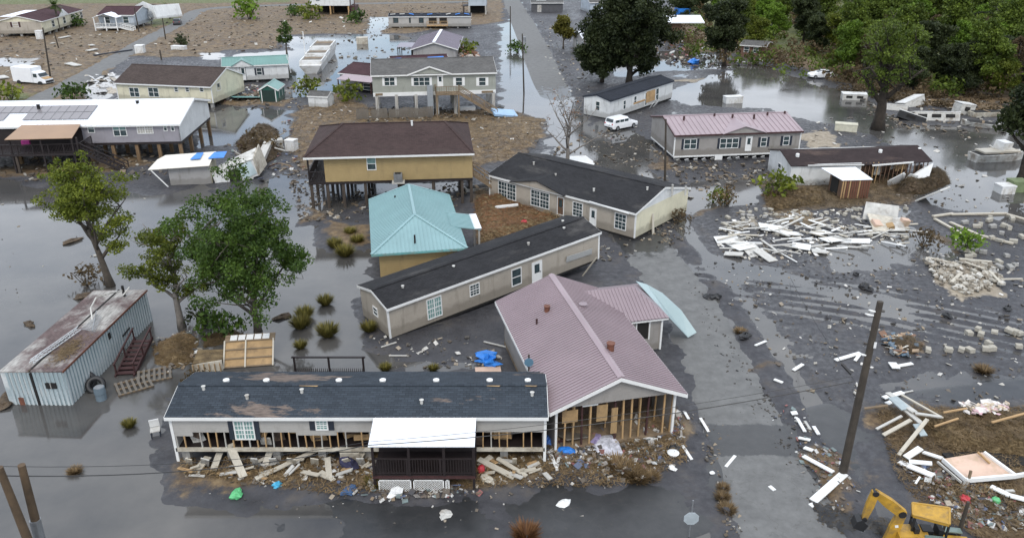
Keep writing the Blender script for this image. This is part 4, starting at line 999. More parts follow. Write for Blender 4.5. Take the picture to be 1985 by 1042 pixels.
# ---- two stilt houses at the upper edge
A = G(363,7.5,2.6); B = G(409,7.5,2.6); A.z = B.z = 0; H = House('stilt_house', 'white-walled stilt house at the upper edge beside green shrubs', A, B, 8.0, 5.2)
MB().box(0,0,2.6,H.L,8,5.2).build('wall', S_WHITE, H.root); gable_roof(H, R_MID, 1.2); winpx(H,'F',369,-4,374,2)
for x in (.3,H.L*.5,H.L-.4):
    for y in (.3,4,7.7): piling(H, x, y, 2.6, .38, STUD)
MB().box(.6,7.0,0,H.L-.4,7.1,2.5).build('under_panel', DARK, H.root); MB().box(H.L+.1,.3,1.0,H.L+1.4,6,2.5).build('side_stair_wall', REDW, H.root)  # first box: near-black upright sheet below the raised floor
for x in (H.L+.2,H.L+1.3): piling(H, x, .4, 4.2, .2, REDW)
A = G(548,7.5,2.6); B = G(569,7.5,2.6); A.z = B.z = 0; H = House('stilt_house', 'small blue-grey stilt house at the upper edge near the road', A, B, 7.0, 5.0)
MB().box(0,0,2.6,H.L,7,5).build('wall', S_BLUEG, H.root); gable_roof(H, R_MID, 1.0)
for x in (.2,H.L-.2):
    for y in (.2,6.8): piling(H, x, y, 2.6, .4, OLDW)
MB().box(.3,5,0,H.L-.3,5.1,2.6).build('under_panel', DARK, H.root); MB().box(-1.6,.2,2.4,-.1,5,2.55).build('deck', DARKW, H.root); railing(H.root, [(-1.6,.2,2.5),(-.1,.2,2.5)], 1, DARKW, .3); piling(H,-1.5,.3,2.4,.2,DARKW); piling(H,-1.5,4.8,2.4,.2,DARKW)  # first box: near-black sheet set back between the pilings
# ---- upper left: beige house with burgundy roof
A = G(51,39.5,.9); Bd = G(104,22.5,.9)-A; Bd.z = 0; Bd.normalize()
H = House('house', 'beige house with burgundy roof and dark crawlspace at upper left', A, A+Bd*24, 9.8, 2.7)
walls(H, S_CREAM, 0, 1.2); roof = gable_roof(H, R_BURG, 1.2, ov=.4, gov=.3)
MB().box(-.03,.1,.05,0,9.7,2.6).build('end_siding', S_BEIGE, H.root); winpx(H,'L',14.5,26.5,21.5,32.5,shutter=REDW)
for px in (62,76,88,97): u = H.pick('F',px,28)[0]; window(H,'F',u,1.4,1.3,1.4)
MB().box(10,9.8,2.6,24,13.5,2.7).build('white_lean_to', M_WHITE, H.root); MB().prism([(9.0,-.45,2.5),(15,-.45,2.5),(12,-.45,4.1)],(0,.1,0)).build('dormer_gable', S_WHITE, H.root)
for x in np.linspace(.5,23,7):
    for y in (.5,5,9.3): piling(H, x, y, 0, .5, GREYC, name='block_pier')
piece('red_shutter_door', RUST, (-.1,9.75,1.3), (.3,.4,2.6), (0,0,0), H.root)
# ---- upper left: pale blue house with porch and stair; white wreck behind
A = G(117,31,1.0); B = G(158,31,1.0); H = House('house', 'pale blue-grey house with gabled porch and white stair at upper left', A, B, 11, 2.6)
walls(H, S_BLUEG, 0, 1.4); gable_roof(H, R_BURG, 1.4)
b = MB(); u0, u1 = .3, 5.6; um = (u0+u1)/2; slab(b, [(u0-.3,-3.2,2.3),(um,-3.2,3.2),(um,1,3.2),(u0-.3,1,2.3)], .08); slab(b, [(um,-3.2,3.2),(u1+.3,-3.2,2.3),(u1+.3,1,2.3),(um,1,3.2)], .08); b.build('porch_roof', M_WHITE, H.root)
MB().box(u0,-3,-.2,u1,0,0).build('porch_deck', TRIM, H.root); railing(H.root, [(u0,0,0),(u0,-3,0),(u1,-3,0)], .9, TRIM, .3)
for x in (u0,um,u1): piling(H,x,-3,2.3,.2,TRIM,name='porch_post')
stairs(H, (u1,-1.8,0), (u1+3.5,-1.8,-.9), 1.2, 6, TRIM)
for px in (125,147): u = H.pick('F',px,22)[0]; window(H,'F',u,1.4,1.2,1.4)
for x in np.linspace(.4,H.L-.4,5):
    for y in (.3,5.5,10.7): piling(H, x, y, 0, .3, OLDW)
A = G(160,27,.5); B = G(182,24.5,1.5); H = House('wrecked_house', 'crumpled white house wreck leaning beside the pale blue house', A, B, 8, 4.2)
b = MB(); b.prism([(0,0,0),(H.L,.5,.3),(H.L-.5,.5,3.6),(H.L*.55,.2,4.8),(0,0,3.8)], (0,.12,0)); b.prism([(H.L,.5,.3),(H.L+.3,8,.2),(H.L,8,3.4),(H.L-.5,.5,3.6)], (-.1,0,0)); b.build('wall', S_WHITE, H.root)
for i in range(9): piece('torn_siding', TRIM if i % 2 else S_BLUEG, (random.uniform(.5,H.L),-.15,random.uniform(.8,3.8)), (random.uniform(.8,2),.06,random.uniform(.5,1.1)), (random.uniform(-.3,.3),random.uniform(-.5,.5),random.uniform(-.3,.3)), H.root)
for u,z in ((1.4,1.8),(3.3,2.4)): window(H,'F',u,z,1.0,1.2)
for i in range(7): piece('wall_hole', DARK, (random.uniform(.6,H.L-.6),-.04,random.uniform(.6,3.4)), (random.uniform(.5,1.6),.05,random.uniform(.4,1.0)), (0,random.uniform(-.4,.4),0), H.root)
b = MB(); slab(b, [(.2,.3,3.4),(H.L*.5,.3,4.3),(H.L*.5,6,3.4),(.2,6,2.8)], .1); b.build('roof', R_BURG, H.root)
# ---- white-roofed house behind the oak, roofs beyond
A = G(668,60,0); B = G(686,65,0); 
H = House('house', 'white-roofed house half hidden behind the big oak', B, B+Vector((14.5,3.0,0)), 10, 2.8)
walls(H, S_PGREY, 0, 1.4); gable_roof(H, M_WHITE, 1.4, ov=.5, gov=.6, ribs=.6); window(H,'L',3,1.5,1,1.2); window(H,'L',7,1.5,1,1.2)
A = G(690,16,0); H = House('house', 'blue-grey gabled house far up the right of the road', A, A+Vector((9,2,0)), 9, 3)
walls(H, S_BLUEG, 0, 1.8); gable_roof(H, R_MID, 1.8); window(H,'F',2.5,1.6,1.2,1.2); window(H,'F',6,1.6,1.2,1.2)
A = G(622,15,0); H = House('shed', 'dark low outbuilding with flat grey roof beside the far road', A, A+Vector((9,0,0)), 6, 2.6, 'outbuilding')
walls(H, plain('dark_shed',(.08,.08,.085),.8), 0, .3); gable_roof(H, R_MID, .3); piece('pale_door', OLDW, (2.2,-.03,1.0), (1.2,.05,2.0), (0,0,0), H.root)
A = G(780,40,1.6); B = G(796,40,1.6); H = House('stilt_house', 'brown raised house with white metal roof behind the dark trees', A, B, 8, 2.6)
walls(H, MUDBROWN, 0, .8); gable_roof(H, M_WHITE, .8, ov=.8, gov=5.0)
for x in (.3,H.L/2,H.L-.3):
    for y in (.3,4,7.6): piling(H, x, y, 0, .35, OLDW)
A = G(866,66,0); B = G(894,68,0); H = House('brick_house', 'low reddish brick building under the trees by the water', A, B, 6, 2.2, 'building')
walls(H, plain('dull_brick',(.16,.09,.065),.9,.35,3), 0, .5); gable_roof(H, R_MID, .5)
for px in (873,884): window(H,'F',H.pick('F',px,62)[0],1.3,.9,.9)

# ---- white single-wide with navy roof, resting tilted
A = G(713,139.5,.15); B = G(786,114.5,.45); H = House('mobile_home', 'white mobile home with navy roof tilted beside the white car', A, B, 4.4, 2.55, 'mobile home'); H21 = H
walls(H, S_WHITE, 0, .5); roof = gable_roof(H, R_NAVY, .5, ov=.15, gov=.1, trim=NAVY); MB().box(.05,.1,-.3,H.L-.05,4.3,-.01).build('chassis', DARK, H.root)
for x0,x1,y0,y1 in ((729,732,118,128.5),(741.5,744.5,113,123),(754.5,757,109,124),(767,770.5,104,118)): winpx(H,'F',x0,y0,x1,y1)
winpx(H,'L',697,119,702,130)
piece('bare_sheathing', STUD, (H.pick('F',761,113)[0],-.03,1.3), (2.4,.05,1.6), (0,0,0), H.root); piece('bare_sheathing', STUD, (H.pick('F',748,116)[0],-.03,1.0), (3.0,.05,.25), (0,0,0), H.root)
for dx,dz in ((0,0),(.8,-.2),(-.7,-.4)): piece('hanging_siding', TRIM, (H.pick('F',760,120)[0]+dx,-.6,.3+dz), (.3,.05,1.7), (R(35),R(20*dx),0), H.root)
# ---- rose-roofed grey mobile home on toppled skirting
A = G(788,183,.65); B = G(934,177.5,.65); H = House('mobile_home', 'grey mobile home with rose metal roof and toppled white skirting', A, B, 9.0, 2.5, 'mobile home'); H22 = H
walls(H, S_TAUPE, 0, 1.05); roof = gable_roof(H, M_PINK2, 1.05, ov=.3, gov=.15, ribs=.6, trim=REDW); corner_trim(H, 0)
MB().box(0,-.03,-.2,H.L,9,-.02).build('rim_beam', TRIM, H.root)
winpx(H,'F',800,163,815,175,cols=2,shutter=NAVY); winpx(H,'F',842,162,864,174,cols=3,shutter=NAVY); winpx(H,'F',872,160,879.5,177,kind='door'); winpx(H,'F',889.7,161,897,172,shutter=NAVY); winpx(H,'F',916,159.5,923.5,170.5,shutter=NAVY)
ga, gb = H.pick('F',846,160)[0], H.pick('F',893,158)[0]; gm_ = (ga+gb)/2
b = MB(); b.prism([(ga,-.3,2.48),(gb,-.3,2.48),(gm_,-.3,3.2)], (0,.1,0)); b.build('dormer_gable', S_TAUPE, H.root)
b = MB(); slab(b, [(ga-.2,-.45,2.48),(gm_,-.45,3.3),(gm_,4.0,3.42),(ga-.2,.2,2.58)], .07); slab(b, [(gm_,-.45,3.3),(gb+.2,-.45,2.48),(gb+.2,.2,2.58),(gm_,4.0,3.42)], .07); b.build('dormer_roof', M_PINK2, roof)
for x, y in ((2,3.2),(6,4.0),(8,3.4),(10.5,3.0),(12.5,3.8),(14.8,4.1)): MB().tube([(x,y,3.2),(x,y,3.8)], [.12,.12], 8).build('vent_pipe', REDW, roof)
for i, x in enumerate(np.linspace(.3, H.L-.6, 15)):
    if i in (5,): piece('skirting_panel', TRIM, (x,-.1,-.35), (.9,.05,.7), (0,0,0), H.root); continue
    piece('skirting_panel', TRIM if i % 4 else OLDW, (x+.2,-.45,-.5), (.42,.05,.95), (R(50),R(-25+6*(i%3)),R(-20)), H.root)
for x in np.linspace(.5, H.L-.5, 7):
    for y in (.6,4.5,8.4): piling(H, x, y, -.1, .45, GREYC, name='block_pier')
# ---- wrecked white mobile home with brown-black roof
A = G(922.7,219,.0); B = G(1083,214,.1); H = House('mobile_home', 'wrecked white mobile home with dark roof and ripped-open long wall', A, B, 6.0, 2.35, 'mobile home'); H23 = H
b = MB(); xb = H.pick('F',1006,205)[0]
b.box(.1,0,0,xb,.1,2.35); b.box(.1,5.9,0,H.L,6,2.35); b.prism([(0,0,0),(0,6,0),(0,6,2.35),(0,3.0,3.1),(0,0,2.35)], (.1,0,0)); b.build('wall', S_WHITE, H.root)
MB().box(0,0,-.2,H.L,5,.02).build('floor_deck', WOOD, H.root); MB().box(xb,3.4,.02,H.L-.2,3.5,2.3).build('inner_wall', MUDBROWN, H.root)
x = xb
while x < H.L-.1: piece('stud', STUD if random.random() < .5 else MUDBROWN, (x,.06,1.2), (.08,.09,2.3), (0,random.uniform(-.05,.05),0), H.root); x += .45
for i in range(10): piece('torn_lining', random.choice((PLY,MUDBROWN,INSUL,OLDW)), (random.uniform(xb,H.L-.4),random.uniform(.2,.8),random.uniform(.7,1.8)), (random.uniform(.4,1),.05,random.uniform(.5,1.4)), (random.uniform(-.2,.2),random.uniform(-.3,.3),0), H.root)
roof = gable_roof(H, R_BLK, .78, ov=.2, gov=.15, trim=None, sag=.22)
piece('torn_fascia', TRIM, (xb+3.2,-.3,2.25), (4.4,.06,.16), (0,R(-3),0), H.root); piece('torn_fascia', TRIM, (4.6,-.28,2.28), (6,.06,.1), (0,R(1),0), H.root)
for x, zz, a, w_ in ((xb+5.0,.5,.5,.7),(xb+4.5,.6,-.3,.25),(H.L-2.2,.5,.25,1.0),(H.L-3.6,.4,-.5,1.9)): piece('peeled_siding', TRIM, (x,-.5,zz), (w_,.05,1.7), (R(30),a,0), H.root)
MB().prism([(H.L-3.2,-.6,.2),(H.L-.2,-.7,.9),(H.L+.2,-.3,2.2),(H.L-1.0,-.2,1.5)], (0,.06,0)).build('peeled_siding', TRIM, H.root)
winpx(H,'L',910,191,914,203)
for x, y in ((1.2,1.6),(10.5,2.2),(14.9,2.4)): MB().tube([(x,y,2.7),(x,y,3.05),(x,y,3.1)], [.2,.2,.1], 8).build('roof_vent', TRIM, roof)
# ---- brown corrugated shed in front of it
A = G(982,233,.1); B = G(1015,232.5,.1); H = House('shed', 'rusty brown corrugated shed with white tin roof', A, B, 2.8, 1.95, 'shed')
b = MB(); b.box(0,0,0,H.L,2.8,1.95); b.build('wall', MUDBROWN, H.root)
x = .1
while x < H.L: piece('corrugation', RUST if random.random() < .5 else STUD, (x,-.03,.98), (.11,.06,1.9), (0,0,0), H.root); x += .24
b = MB(); slab(b, [(-.1,-.15,1.98),(H.L+.1,-.15,2.02),(H.L-.3,3.0,2.35),(-1.0,3.0,2.3)], .06); b.build('roof', M_WHITE, H.root)
piece('dark_doorway', DARK, (-.03,1.5,.95), (.05,1.6,1.7), (0,0,0), H.root)
# ---- tipped corrugated box
q_ = G(1090,237,.0); T = thing('corrugated_box', 'pale corrugated shed wall tipped over near the wrecked mobile home', 'shed wall', at(q_+Vector((-.2,0,.75)), R(38), R(-38), 0))
MB().box(-1.0,-1.5,-.05,1.0,1.5,.05).build('panel', OLDW, T)
for i in range(9): piece('corrugation', TRIM, (-.9+i*.225,0,.08), (.1,3.0,.07), (0,0,0), T)
MB().box(-1.0,1.4,-1.0,1.0,1.5,-.05).build('side_panel', DARK, T)

# ---- left: blue-grey corrugated double container standing in water
A = G(14,471,0.0); B = G(84,474,0.0); Lc = 10.6; dv = G(176,377)-B; dv.z = 0; dv.normalize()
Wc = (B-A).length
H = House('container', 'blue-grey corrugated container with peeling roof standing in the flood', B, B+dv*Lc, Wc, 2.25, 'container', roll=R(-1))
S_CONT = plain('container_paint', (.30,.37,.39), .55, .25, .7, (.55,.56,.55)); S_CROOF = shingle('peeling_roof', (.115,.085,.082), (.40,.385,.36), .47, .14, (.6,.6,.6))
MB().box(0,0,-.3,Lc,Wc,2.25).build('body', S_CONT, H.root)
t = MB(); x = .15
for i in range(int(Lc/.30)):
    x = .1+i*.30; o = piece('corrugation', S_CONT, (x,-.03,1.0), (.16,.06,2.45), (0,0,0), H.root)
for i in range(int(Wc/.26)):
    y = .12+i*.26; piece('corrugation', S_CONT, (-.03,y,1.0), (.06,.14,2.45), (0,0,0), H.root)
MB().box(-.06,-.06,2.24,Lc+.04,Wc*.52,2.32).build('roof_sheet', S_CROOF, H.root); MB().box(-.06,Wc*.52,2.22,Lc+.04,Wc+.04,2.29).build('roof_sheet', S_CROOF, H.root)
MB().box(-.08,Wc*.50,2.28,Lc,Wc*.53,2.36).build('roof_seam', DARK, H.root); MB().box(-.09,-.09,2.2,Lc+.06,-.06,2.33).build('roof_edge', RUST, H.root)
MB().box(-.08,Wc*.49,-.2,-.03,Wc*.53,2.2).build('corner_seam', DARK, H.root)
f = piece('window', DARK, (-.06,.85,1.35), (.06,.62,.38), (0,0,0), H.root); piece('mullion', OLDW, (-.3,0,0), (1,.06,1), (0,0,0), f)
piece('hatch', DARK, (5.1,-.07,1.75), (.28,.05,.4), (0,0,0), H.root); piece('rust_patch', RUST, (-.07,Wc*.78,.3), (.04,.3,.5), (0,0,0), H.root)
piece('slot', BLK, (7.0,-.07,1.0), (1.0,.05,.12), (0,R(-6),0), H.root)
st1 = thing('straw_wrack', 'tangle of dry straw left on the container roof', 'straw', H.M @ Matrix.Translation((2.2,.9,2.34)))
STRAWSPOT = [(st1, 1.5, .7, 500)]
# lattice mast fallen along the container roof
def lattice_mast(T, pts, s=.14):
    b = MB(); c = [Vector(p_) for p_ in pts]
    for a_, b_ in zip(c[:-1], c[1:]):
        d = (b_-a_).normalized(); sx_ = d.cross(Vector((0,0,1))).normalized()*s; uz = Vector((0,0,s))
        n = max(2, int((b_-a_).length/.3)); cr = [sx_, -sx_, uz*1.6]
        for o_ in cr: b.tube([a_+o_, b_+o_], .028, 5)
        for i in range(n):
            p_ = a_.lerp(b_, i/n); q2 = a_.lerp(b_, (i+1)/n)
            for k_ in range(3): b.tube([p_+cr[k_], q2+cr[(k_+1)%3]], .016, 4)
    return b.build('lattice_mast', plain('galvanised',(.52,.54,.55),.5,.2), T)
T = thing('antenna_mast', 'galvanised lattice antenna mast fallen along the container roof', 'antenna', H.M @ Matrix.Translation((0,0,2.36)))
lattice_mast(T, [(.6,2.1,.1),(2.6,1.75,.12),(4.6,1.45,.12)]); 
b = MB(); cv = [(5.6,1.1,.1),(6.4,1.5,.7),(7.4,1.6,.95),(8.6,1.3,.7),(9.6,1.0,.4)]; b.tube(cv, .05, 6); b.build('bent_boom', OLDW, T)
for i in range(12): x_ = 4.4+i*.17; MB().tube([(x_,.3+.05*i,.12),(x_+.05,1.2,.25)], .022, 4).build('antenna_rod', STEEL, T)
MB().tube([(4.4,.5,.1),(6.6,1.3,.4)], .03, 5).build('antenna_boom', STEEL, T); MB().tube([(9.6,1.0,.0),(9.6,1.0,.75)], .09, 6).build('mast_base', DARK, T); MB().tube([(9.3,.9,.2),(9.9,.7,.5)], .05, 6).build('cross_arm', OLDW, T)

# ---- white-roofed shed with two blue sheets + wrecked white shed (centre left)
A = G(200,218,.0); B = G(248,215.5,.0); H = House('shed', 'grey shed with white tin roof patched with two blue sheets', A, B, 3.6, 1.9, 'shed')
b = MB(); b.box(0,0,0,H.L,3.6,1.9); b.build('wall', S_GREY, H.root)
q1 = H.loc(G(173,197,2.15)); b = MB(); r_ = [(q1.x,-.5,2.0),(H.L+.1,-.5,2.12),(H.L+.2,2.2,2.55),(q1.x+.4,2.2,2.3)]; slab(b, r_, .06); slab(b, [(q1.x+.4,2.2,2.3),(H.L+.2,2.2,2.55),(H.L+.2,3.8,2.45),(q1.x+.9,3.8,2.3)], .06); ro = b.build('roof', metal_roof('cream_tin',(.66,.62,.54),.5), H.root)
for x0_, x1_ in ((2.1,3.1),(3.9,5.5)): MB().prism([(x0_,1.0,2.45),(x1_,1.0,2.47),(x1_+.1,2.9,2.62),(x0_+.4,2.9,2.60)], (0,0,.03)).build('blue_sheet', BLUE, ro)
for u in (q1.x+.2,): stick('leaning_post', TRIM, (u,-.4,2.0), (u+1.6,-.5,-.1), .1,.1, H.root)
piece('end_siding', S_CREAM, (H.L+.04,1.8,1.0), (.06,3.5,2.0), (0,0,0), H.root)
T = thing('wrecked_shed', 'smashed white shed lying on its side with open dark doorway', 'shed', at(G(283,212,0), R(22), 0, R(-12)))
b = MB(); b.prism([(-2.6,0,0),(1.8,0,0),(1.8,0,1.9),(-2.6,0,1.7)], (0,.1,0)); b.build('wall', WHITE, T); b = MB(); b.prism([(1.8,0,0),(3.0,2.4,.2),(2.9,2.4,2.6),(1.8,0,1.9)], (.1,0,0)); b.build('end_wall', CREAM, T)
piece('doorway', DARK, (-.5,-.04,.8), (1.1,.05,1.3), (0,R(12),0), T); b = MB(); slab(b, [(-2.4,0,1.75),(1.8,-.1,1.95),(2.6,1.8,2.5),(-1.6,1.8,1.9)], .08); b.build('roof', OLDW, T)
piece('pale_door', plain('pale_blue_panel',(.5,.6,.62),.5), (.9,-.06,.95), (1.5,.05,1.5), (0,R(-8),0), T); piece('back_wall', MUDBROWN, (0,2.2,.8), (4.2,.1,1.6), (0,0,0), T)
# ================================================================== vegetation
rng = np.random.default_rng(11)
def quads_mesh(name, C, Uv, Vv, mat, rnd):
    """N leaf quads (pointed): centre C, half axes Uv, Vv"""
    N = len(C); P = np.stack([C-Uv, C-Vv*.55-Uv*.05, C+Uv, C+Vv*.55-Uv*.05], 1).reshape(-1, 3)
    me = bpy.data.meshes.new(name); me.vertices.add(4*N); me.vertices.foreach_set('co', P.ravel().astype(np.float32))
    me.loops.add(4*N); me.loops.foreach_set('vertex_index', np.arange(4*N, dtype=np.int32))
    me.polygons.add(N); me.polygons.foreach_set('loop_start', (np.arange(N)*4).astype(np.int32)); me.update(calc_edges=True)
    a = me.attributes.new('rnd', 'FLOAT', 'FACE'); a.data.foreach_set('value', rnd.astype(np.float32)); me.materials.append(mat); return me
def unit(n):
    v = rng.normal(size=(n, 3)); return v/np.linalg.norm(v, axis=1, keepdims=True)
def leaf_cloud(name, clumps, mat, dens=60, size=.22, flat=.75):
    """clumps: (x,y,z,r). Leaves fill each clump's shell and inside, tone varies per clump and leaf."""
    Cs, Rn = [], []
    for (x, y, z, r) in clumps:
        n = max(6, int(dens*r*r)); u = unit(n); rad = r*rng.uniform(.35, 1.08, (n, 1))
        p = u*rad; p[:, 2] *= flat; p += rng.normal(size=(n, 3))*r*.08; Cs.append(p+np.array([x, y, z])); t = rng.uniform(0, .45)
        Rn.append(np.clip(t + rng.uniform(0, .55, n), 0, 1))
    C = np.concatenate(Cs); Rn = np.concatenate(Rn); n = len(C); U = unit(n); W_ = unit(n); Vv = np.cross(U, W_); Vv /= np.linalg.norm(Vv, axis=1, keepdims=True)+1e-9
    s = size*rng.uniform(.6, 1.3, (n, 1)); return quads_mesh(name, C, U*s, Vv*s, mat, Rn)
def limb_path(p, d, L, n, wob, up=.15):
    pts = [Vector(p)]; d = Vector(d).normalized()
    for i in range(n):
        d = (d + Vector((random.uniform(-1,1),random.uniform(-1,1),random.uniform(-1,1)))*wob + Vector((0,0,up*.3))).normalized(); pts.append(pts[-1]+d*(L/n))
    return pts
def make_tree(height, spread, trunk_r, seed, leaf, bark, nl=8, first=.35, clump=.9, dens=60, size=.22, lean=(0,0), bare=0.0, flat=.75, sub=4, cone=0.0, nclump=1.0):
    """returns meshes: trunk, branches, crown (crown may be None)"""
    global rng
    random.seed(seed); rng = np.random.default_rng(seed)
    tb = MB(); n = 7; pts = [Vector((0,0,-.3))]; th = height*.72
    for i in range(1, n+1):
        t = i/n; pts.append(Vector((lean[0]*t+random.uniform(-1,1)*.05*height*t*.5, lean[1]*t+random.uniform(-1,1)*.05*height*t*.5, th*t)))
    tb.tube(pts, [trunk_r*1.35]+[trunk_r*(1-.78*i/n) for i in range(1, n+1)], 9)
    bb = MB(); clumps = []
    for k in range(nl):
        t = first+(1-first)*(k+.5)/nl; i = min(n-1, int(t*n)); base = pts[i].lerp(pts[i+1], t*n-i); az = k*2.4+random.uniform(-.5,.5)
        ln = spread*(1-.45*cone*t)*random.uniform(.65,1.05)*(1-.35*max(0,t-.6)); el = random.uniform(.25,.9)+.5*t
        path = limb_path(base, (math.cos(az)*math.cos(el), math.sin(az)*math.cos(el), math.sin(el)), ln, 6, .18)
        r0 = trunk_r*(.55-.3*t)+.02; bb.tube(path, [r0*(1-.8*j/6) for j in range(7)], 6)
        for s_ in range(sub):
            j = random.randint(2, 6); d = Vector((random.uniform(-1,1),random.uniform(-1,1),random.uniform(-.2,.9)))
            p2 = limb_path(path[j], d, ln*random.uniform(.25,.5), 4, .2); bb.tube(p2, [r0*.35*(1-.75*q_/4) for q_ in range(5)], 4)
            for q_ in range(2):
                p3 = limb_path(p2[random.randint(1,4)], (random.uniform(-1,1),random.uniform(-1,1),random.uniform(-.1,.9)), ln*.2, 2, .2); bb.tube(p3, [r0*.14,r0*.1,r0*.05], 3)
                if random.random() > bare: clumps.append((*p3[-1], clump*random.uniform(.5,1.0)))
            if random.random() > bare: clumps.append((*p2[-1], clump*random.uniform(.6,1.15)))
        if random.random() > bare: clumps.append((*path[-1], clump*random.uniform(.7,1.2)))
    trunk = tb.mesh('trunk', bark, True); br = bb.mesh('branches', bark, True)
    crown = leaf_cloud('crown', clumps, leaf, dens, size, flat) if clumps else None
    return trunk, br, crown
def put_tree(meshes, name, label, loc, rz=0, s=1.0, group=None, tilt=(0,0), cat='tree'):
    M = at(loc, rz, tilt[0], tilt[1]) @ Matrix.Scale(s, 4); T = thing(name, label, cat, M, group)
    for nm, me_ in zip(('trunk','branches','crown'), meshes):
        if me_ is not None: link(nm, me_, T)
    return T
# the trees standing in the water at the left
left = [
 (make_tree(9.4, 4.3, .30, 3, LF_BRIGHT, BARK, nl=13, first=.32, clump=.62, dens=330, size=.105, lean=(-.6,-.4), bare=.22, sub=6), 'tall ragged tree with yellow-green leaves standing in the flood, leftmost of three', G(130,335), 0, 1.0),
 (make_tree(8.2, 3.0, .26, 8, LF_BRIGHT, GBARK, nl=11, first=.28, clump=.50, dens=360, size=.10, bare=.35, sub=5), 'thin pale-barked tree between the container and the leafy green tree', G(213,383), 1.0, 1.0),
 (make_tree(6.8, 6.0, .26, 14, LF_GREEN, BARK, nl=14, first=.20, clump=.68, dens=340, size=.105, bare=.08, sub=7), 'bushy dark green tree in floodwater behind the broken crate', G(302,388), 2.2, 1.0)]
for ms, lb, loc, rz, s in left: put_tree(ms, 'tree', lb, loc, rz, s, cat='tree')
# big dark oaks, the bare tree, the snag
OAK = make_tree(14.5, 7.6, .55, 21, LF_OAK, DBARK, nl=16, first=.10, clump=1.35, dens=130, size=.26, bare=.0, sub=7, flat=.9)
put_tree(OAK, 'oak_tree', 'massive dark green oak beside the white-roofed house', G(736,100), 0, 1.0)
put_tree(make_tree(7.5, 5.6, .35, 22, LF_OAK, DBARK, nl=14, first=.05, clump=1.2, dens=130, size=.26, sub=6, flat=.9), 'oak_tree', 'low spreading dark oak in front of the massive oak', G(704,97), 0, 1.0)
OAK2 = make_tree(11.5, 5.0, .40, 23, LF_OAK, DBARK, nl=11, first=.25, clump=1.15, dens=130, size=.26, sub=7)
put_tree(OAK2, 'oak_tree', 'round dark oak standing in the water at the wood edge', G(847,78), 1, 1.0)
b1 = make_tree(7.8, 4.3, .26, 31, LF_RUST, GBARK, nl=11, first=.22, clump=.35, dens=55, size=.10, bare=.86, sub=6)
put_tree(b1, 'bare_tree', 'leafless grey tree with fine twigs beside the flooded road', G(664,196), 0, 1.0)
b2 = make_tree(14, 7.0, .8, 35, LF_WOOD, DBARK, nl=13, first=.25, clump=.95, dens=80, size=.18, bare=.5, sub=6)
put_tree(b2, 'old_tree', 'thick split-trunk tree with grey dead limbs by the white wreckage', G(1027,152), .6, 1.0)
b3 = make_tree(15, 5.5, .6, 37, LF_OAK, DBARK, nl=10, first=.25, clump=1.5, dens=50, size=.30, bare=.2)
put_tree(b3, 'tree', 'dark trunked tree cut by the right edge above the white boat wreck', G(1193,217), .3, .85)
put_tree(make_tree(7, 2.2, .2, 41, LF_GREEN, BARK, nl=7, clump=.7, dens=60, size=.22, bare=.3), 'tree', 'slim sparse tree between the seafoam-roofed home and the white boat', G(336,66), 0, 1.0)
YT = make_tree(6, 2.8, .2, 43, LF_YEL, BARK, nl=8, clump=1.0, dens=70, size=.26)
put_tree(YT, 'tree', 'small yellow-leaved tree beside the far road', G(659,58), 0, 1.0)
# wood at upper right: individual trees from a few kinds
KINDS = [make_tree(14, 5.0, .35, 51, LF_WOOD, BARK, nl=12, first=.15, clump=1.15, dens=72, size=.27, sub=6), make_tree(12, 4.5, .3, 52, LF_LIME, BARK, nl=12, first=.12, clump=1.05, dens=76, size=.25, sub=6),
         make_tree(15, 4.6, .35, 53, LF_WOOD, GBARK, nl=10, first=.3, clump=.9, dens=70, size=.25, bare=.5, sub=5), make_tree(13, 4.2, .28, 54, LF_BROWN, GBARK, nl=12, first=.2, clump=.85, dens=52, size=.22, bare=.35, sub=5),
         make_tree(12, 5.0, .35, 55, LF_OAK, DBARK, nl=12, first=.12, clump=1.2, dens=76, size=.29, sub=6), make_tree(10, 3.8, .25, 56, LF_BRIGHT, BARK, nl=11, first=.12, clump=.95, dens=76, size=.24, sub=6)]
KL = ['mid green leafy tree in the wood at upper right', 'fresh lime-green tree in the wood at upper right', 'tall half-bare tree in the wood at upper right', 'brown twiggy tree in the wood at upper right', 'dark evergreen tree in the wood at upper right', 'yellow-green bushy tree in the wood at upper right']
random.seed(77)
spots = [(800,24,4),(815,14,4),(832,8,1),(870,26,0),(893,36,1),(905,50,1),(912,30,0),(880,58,5),(928,22,3),(936,50,4),(950,60,4),(960,40,0),(975,62,5),(990,80,5),(985,30,2),(1005,48,3),(1015,95,2),(1008,22,0),(1035,60,3),(1045,90,0),(1030,30,1),(1060,72,0),(1065,104,4),(1062,40,1),(1078,88,4),(1090,60,3),(1098,100,4),(1085,30,0),(1112,45,2),(1118,108,4),(1120,85,1),(1130,25,5),(1145,60,3),(1140,108,0),(1155,35,4),(1160,85,1),(1178,55,1),(1165,112,5),(1185,100,3),(1195,78,1),(1190,30,4),(1205,115,4),(1215,60,0),(1170,15,4),(1100,12,1),(1050,10,0),(1140,8,4),(995,8,3),(945,6,0),(900,12,1),(860,6,4),(1210,20,2),(770,6,0),(740,2,4),(1225,90,3)]
spots += [(random.uniform(860,1230), random.uniform(-6,40), random.choice((0,1,3,5,0,2))) for i in range(26)]+[(random.uniform(985,1230), random.uniform(45,98), random.choice((0,1,3,5,4,2))) for i in range(20)]
for px, py, k in spots:
    put_tree(KINDS[k], ('tree','tree','tree','twiggy_tree','evergreen_tree','tree')[k], KL[k], G(px+random.uniform(-3,3), py+4), random.uniform(0,6.28), random.uniform(.55,.95), 'trees of the wood, kind: '+KL[k].split(' in the')[0])
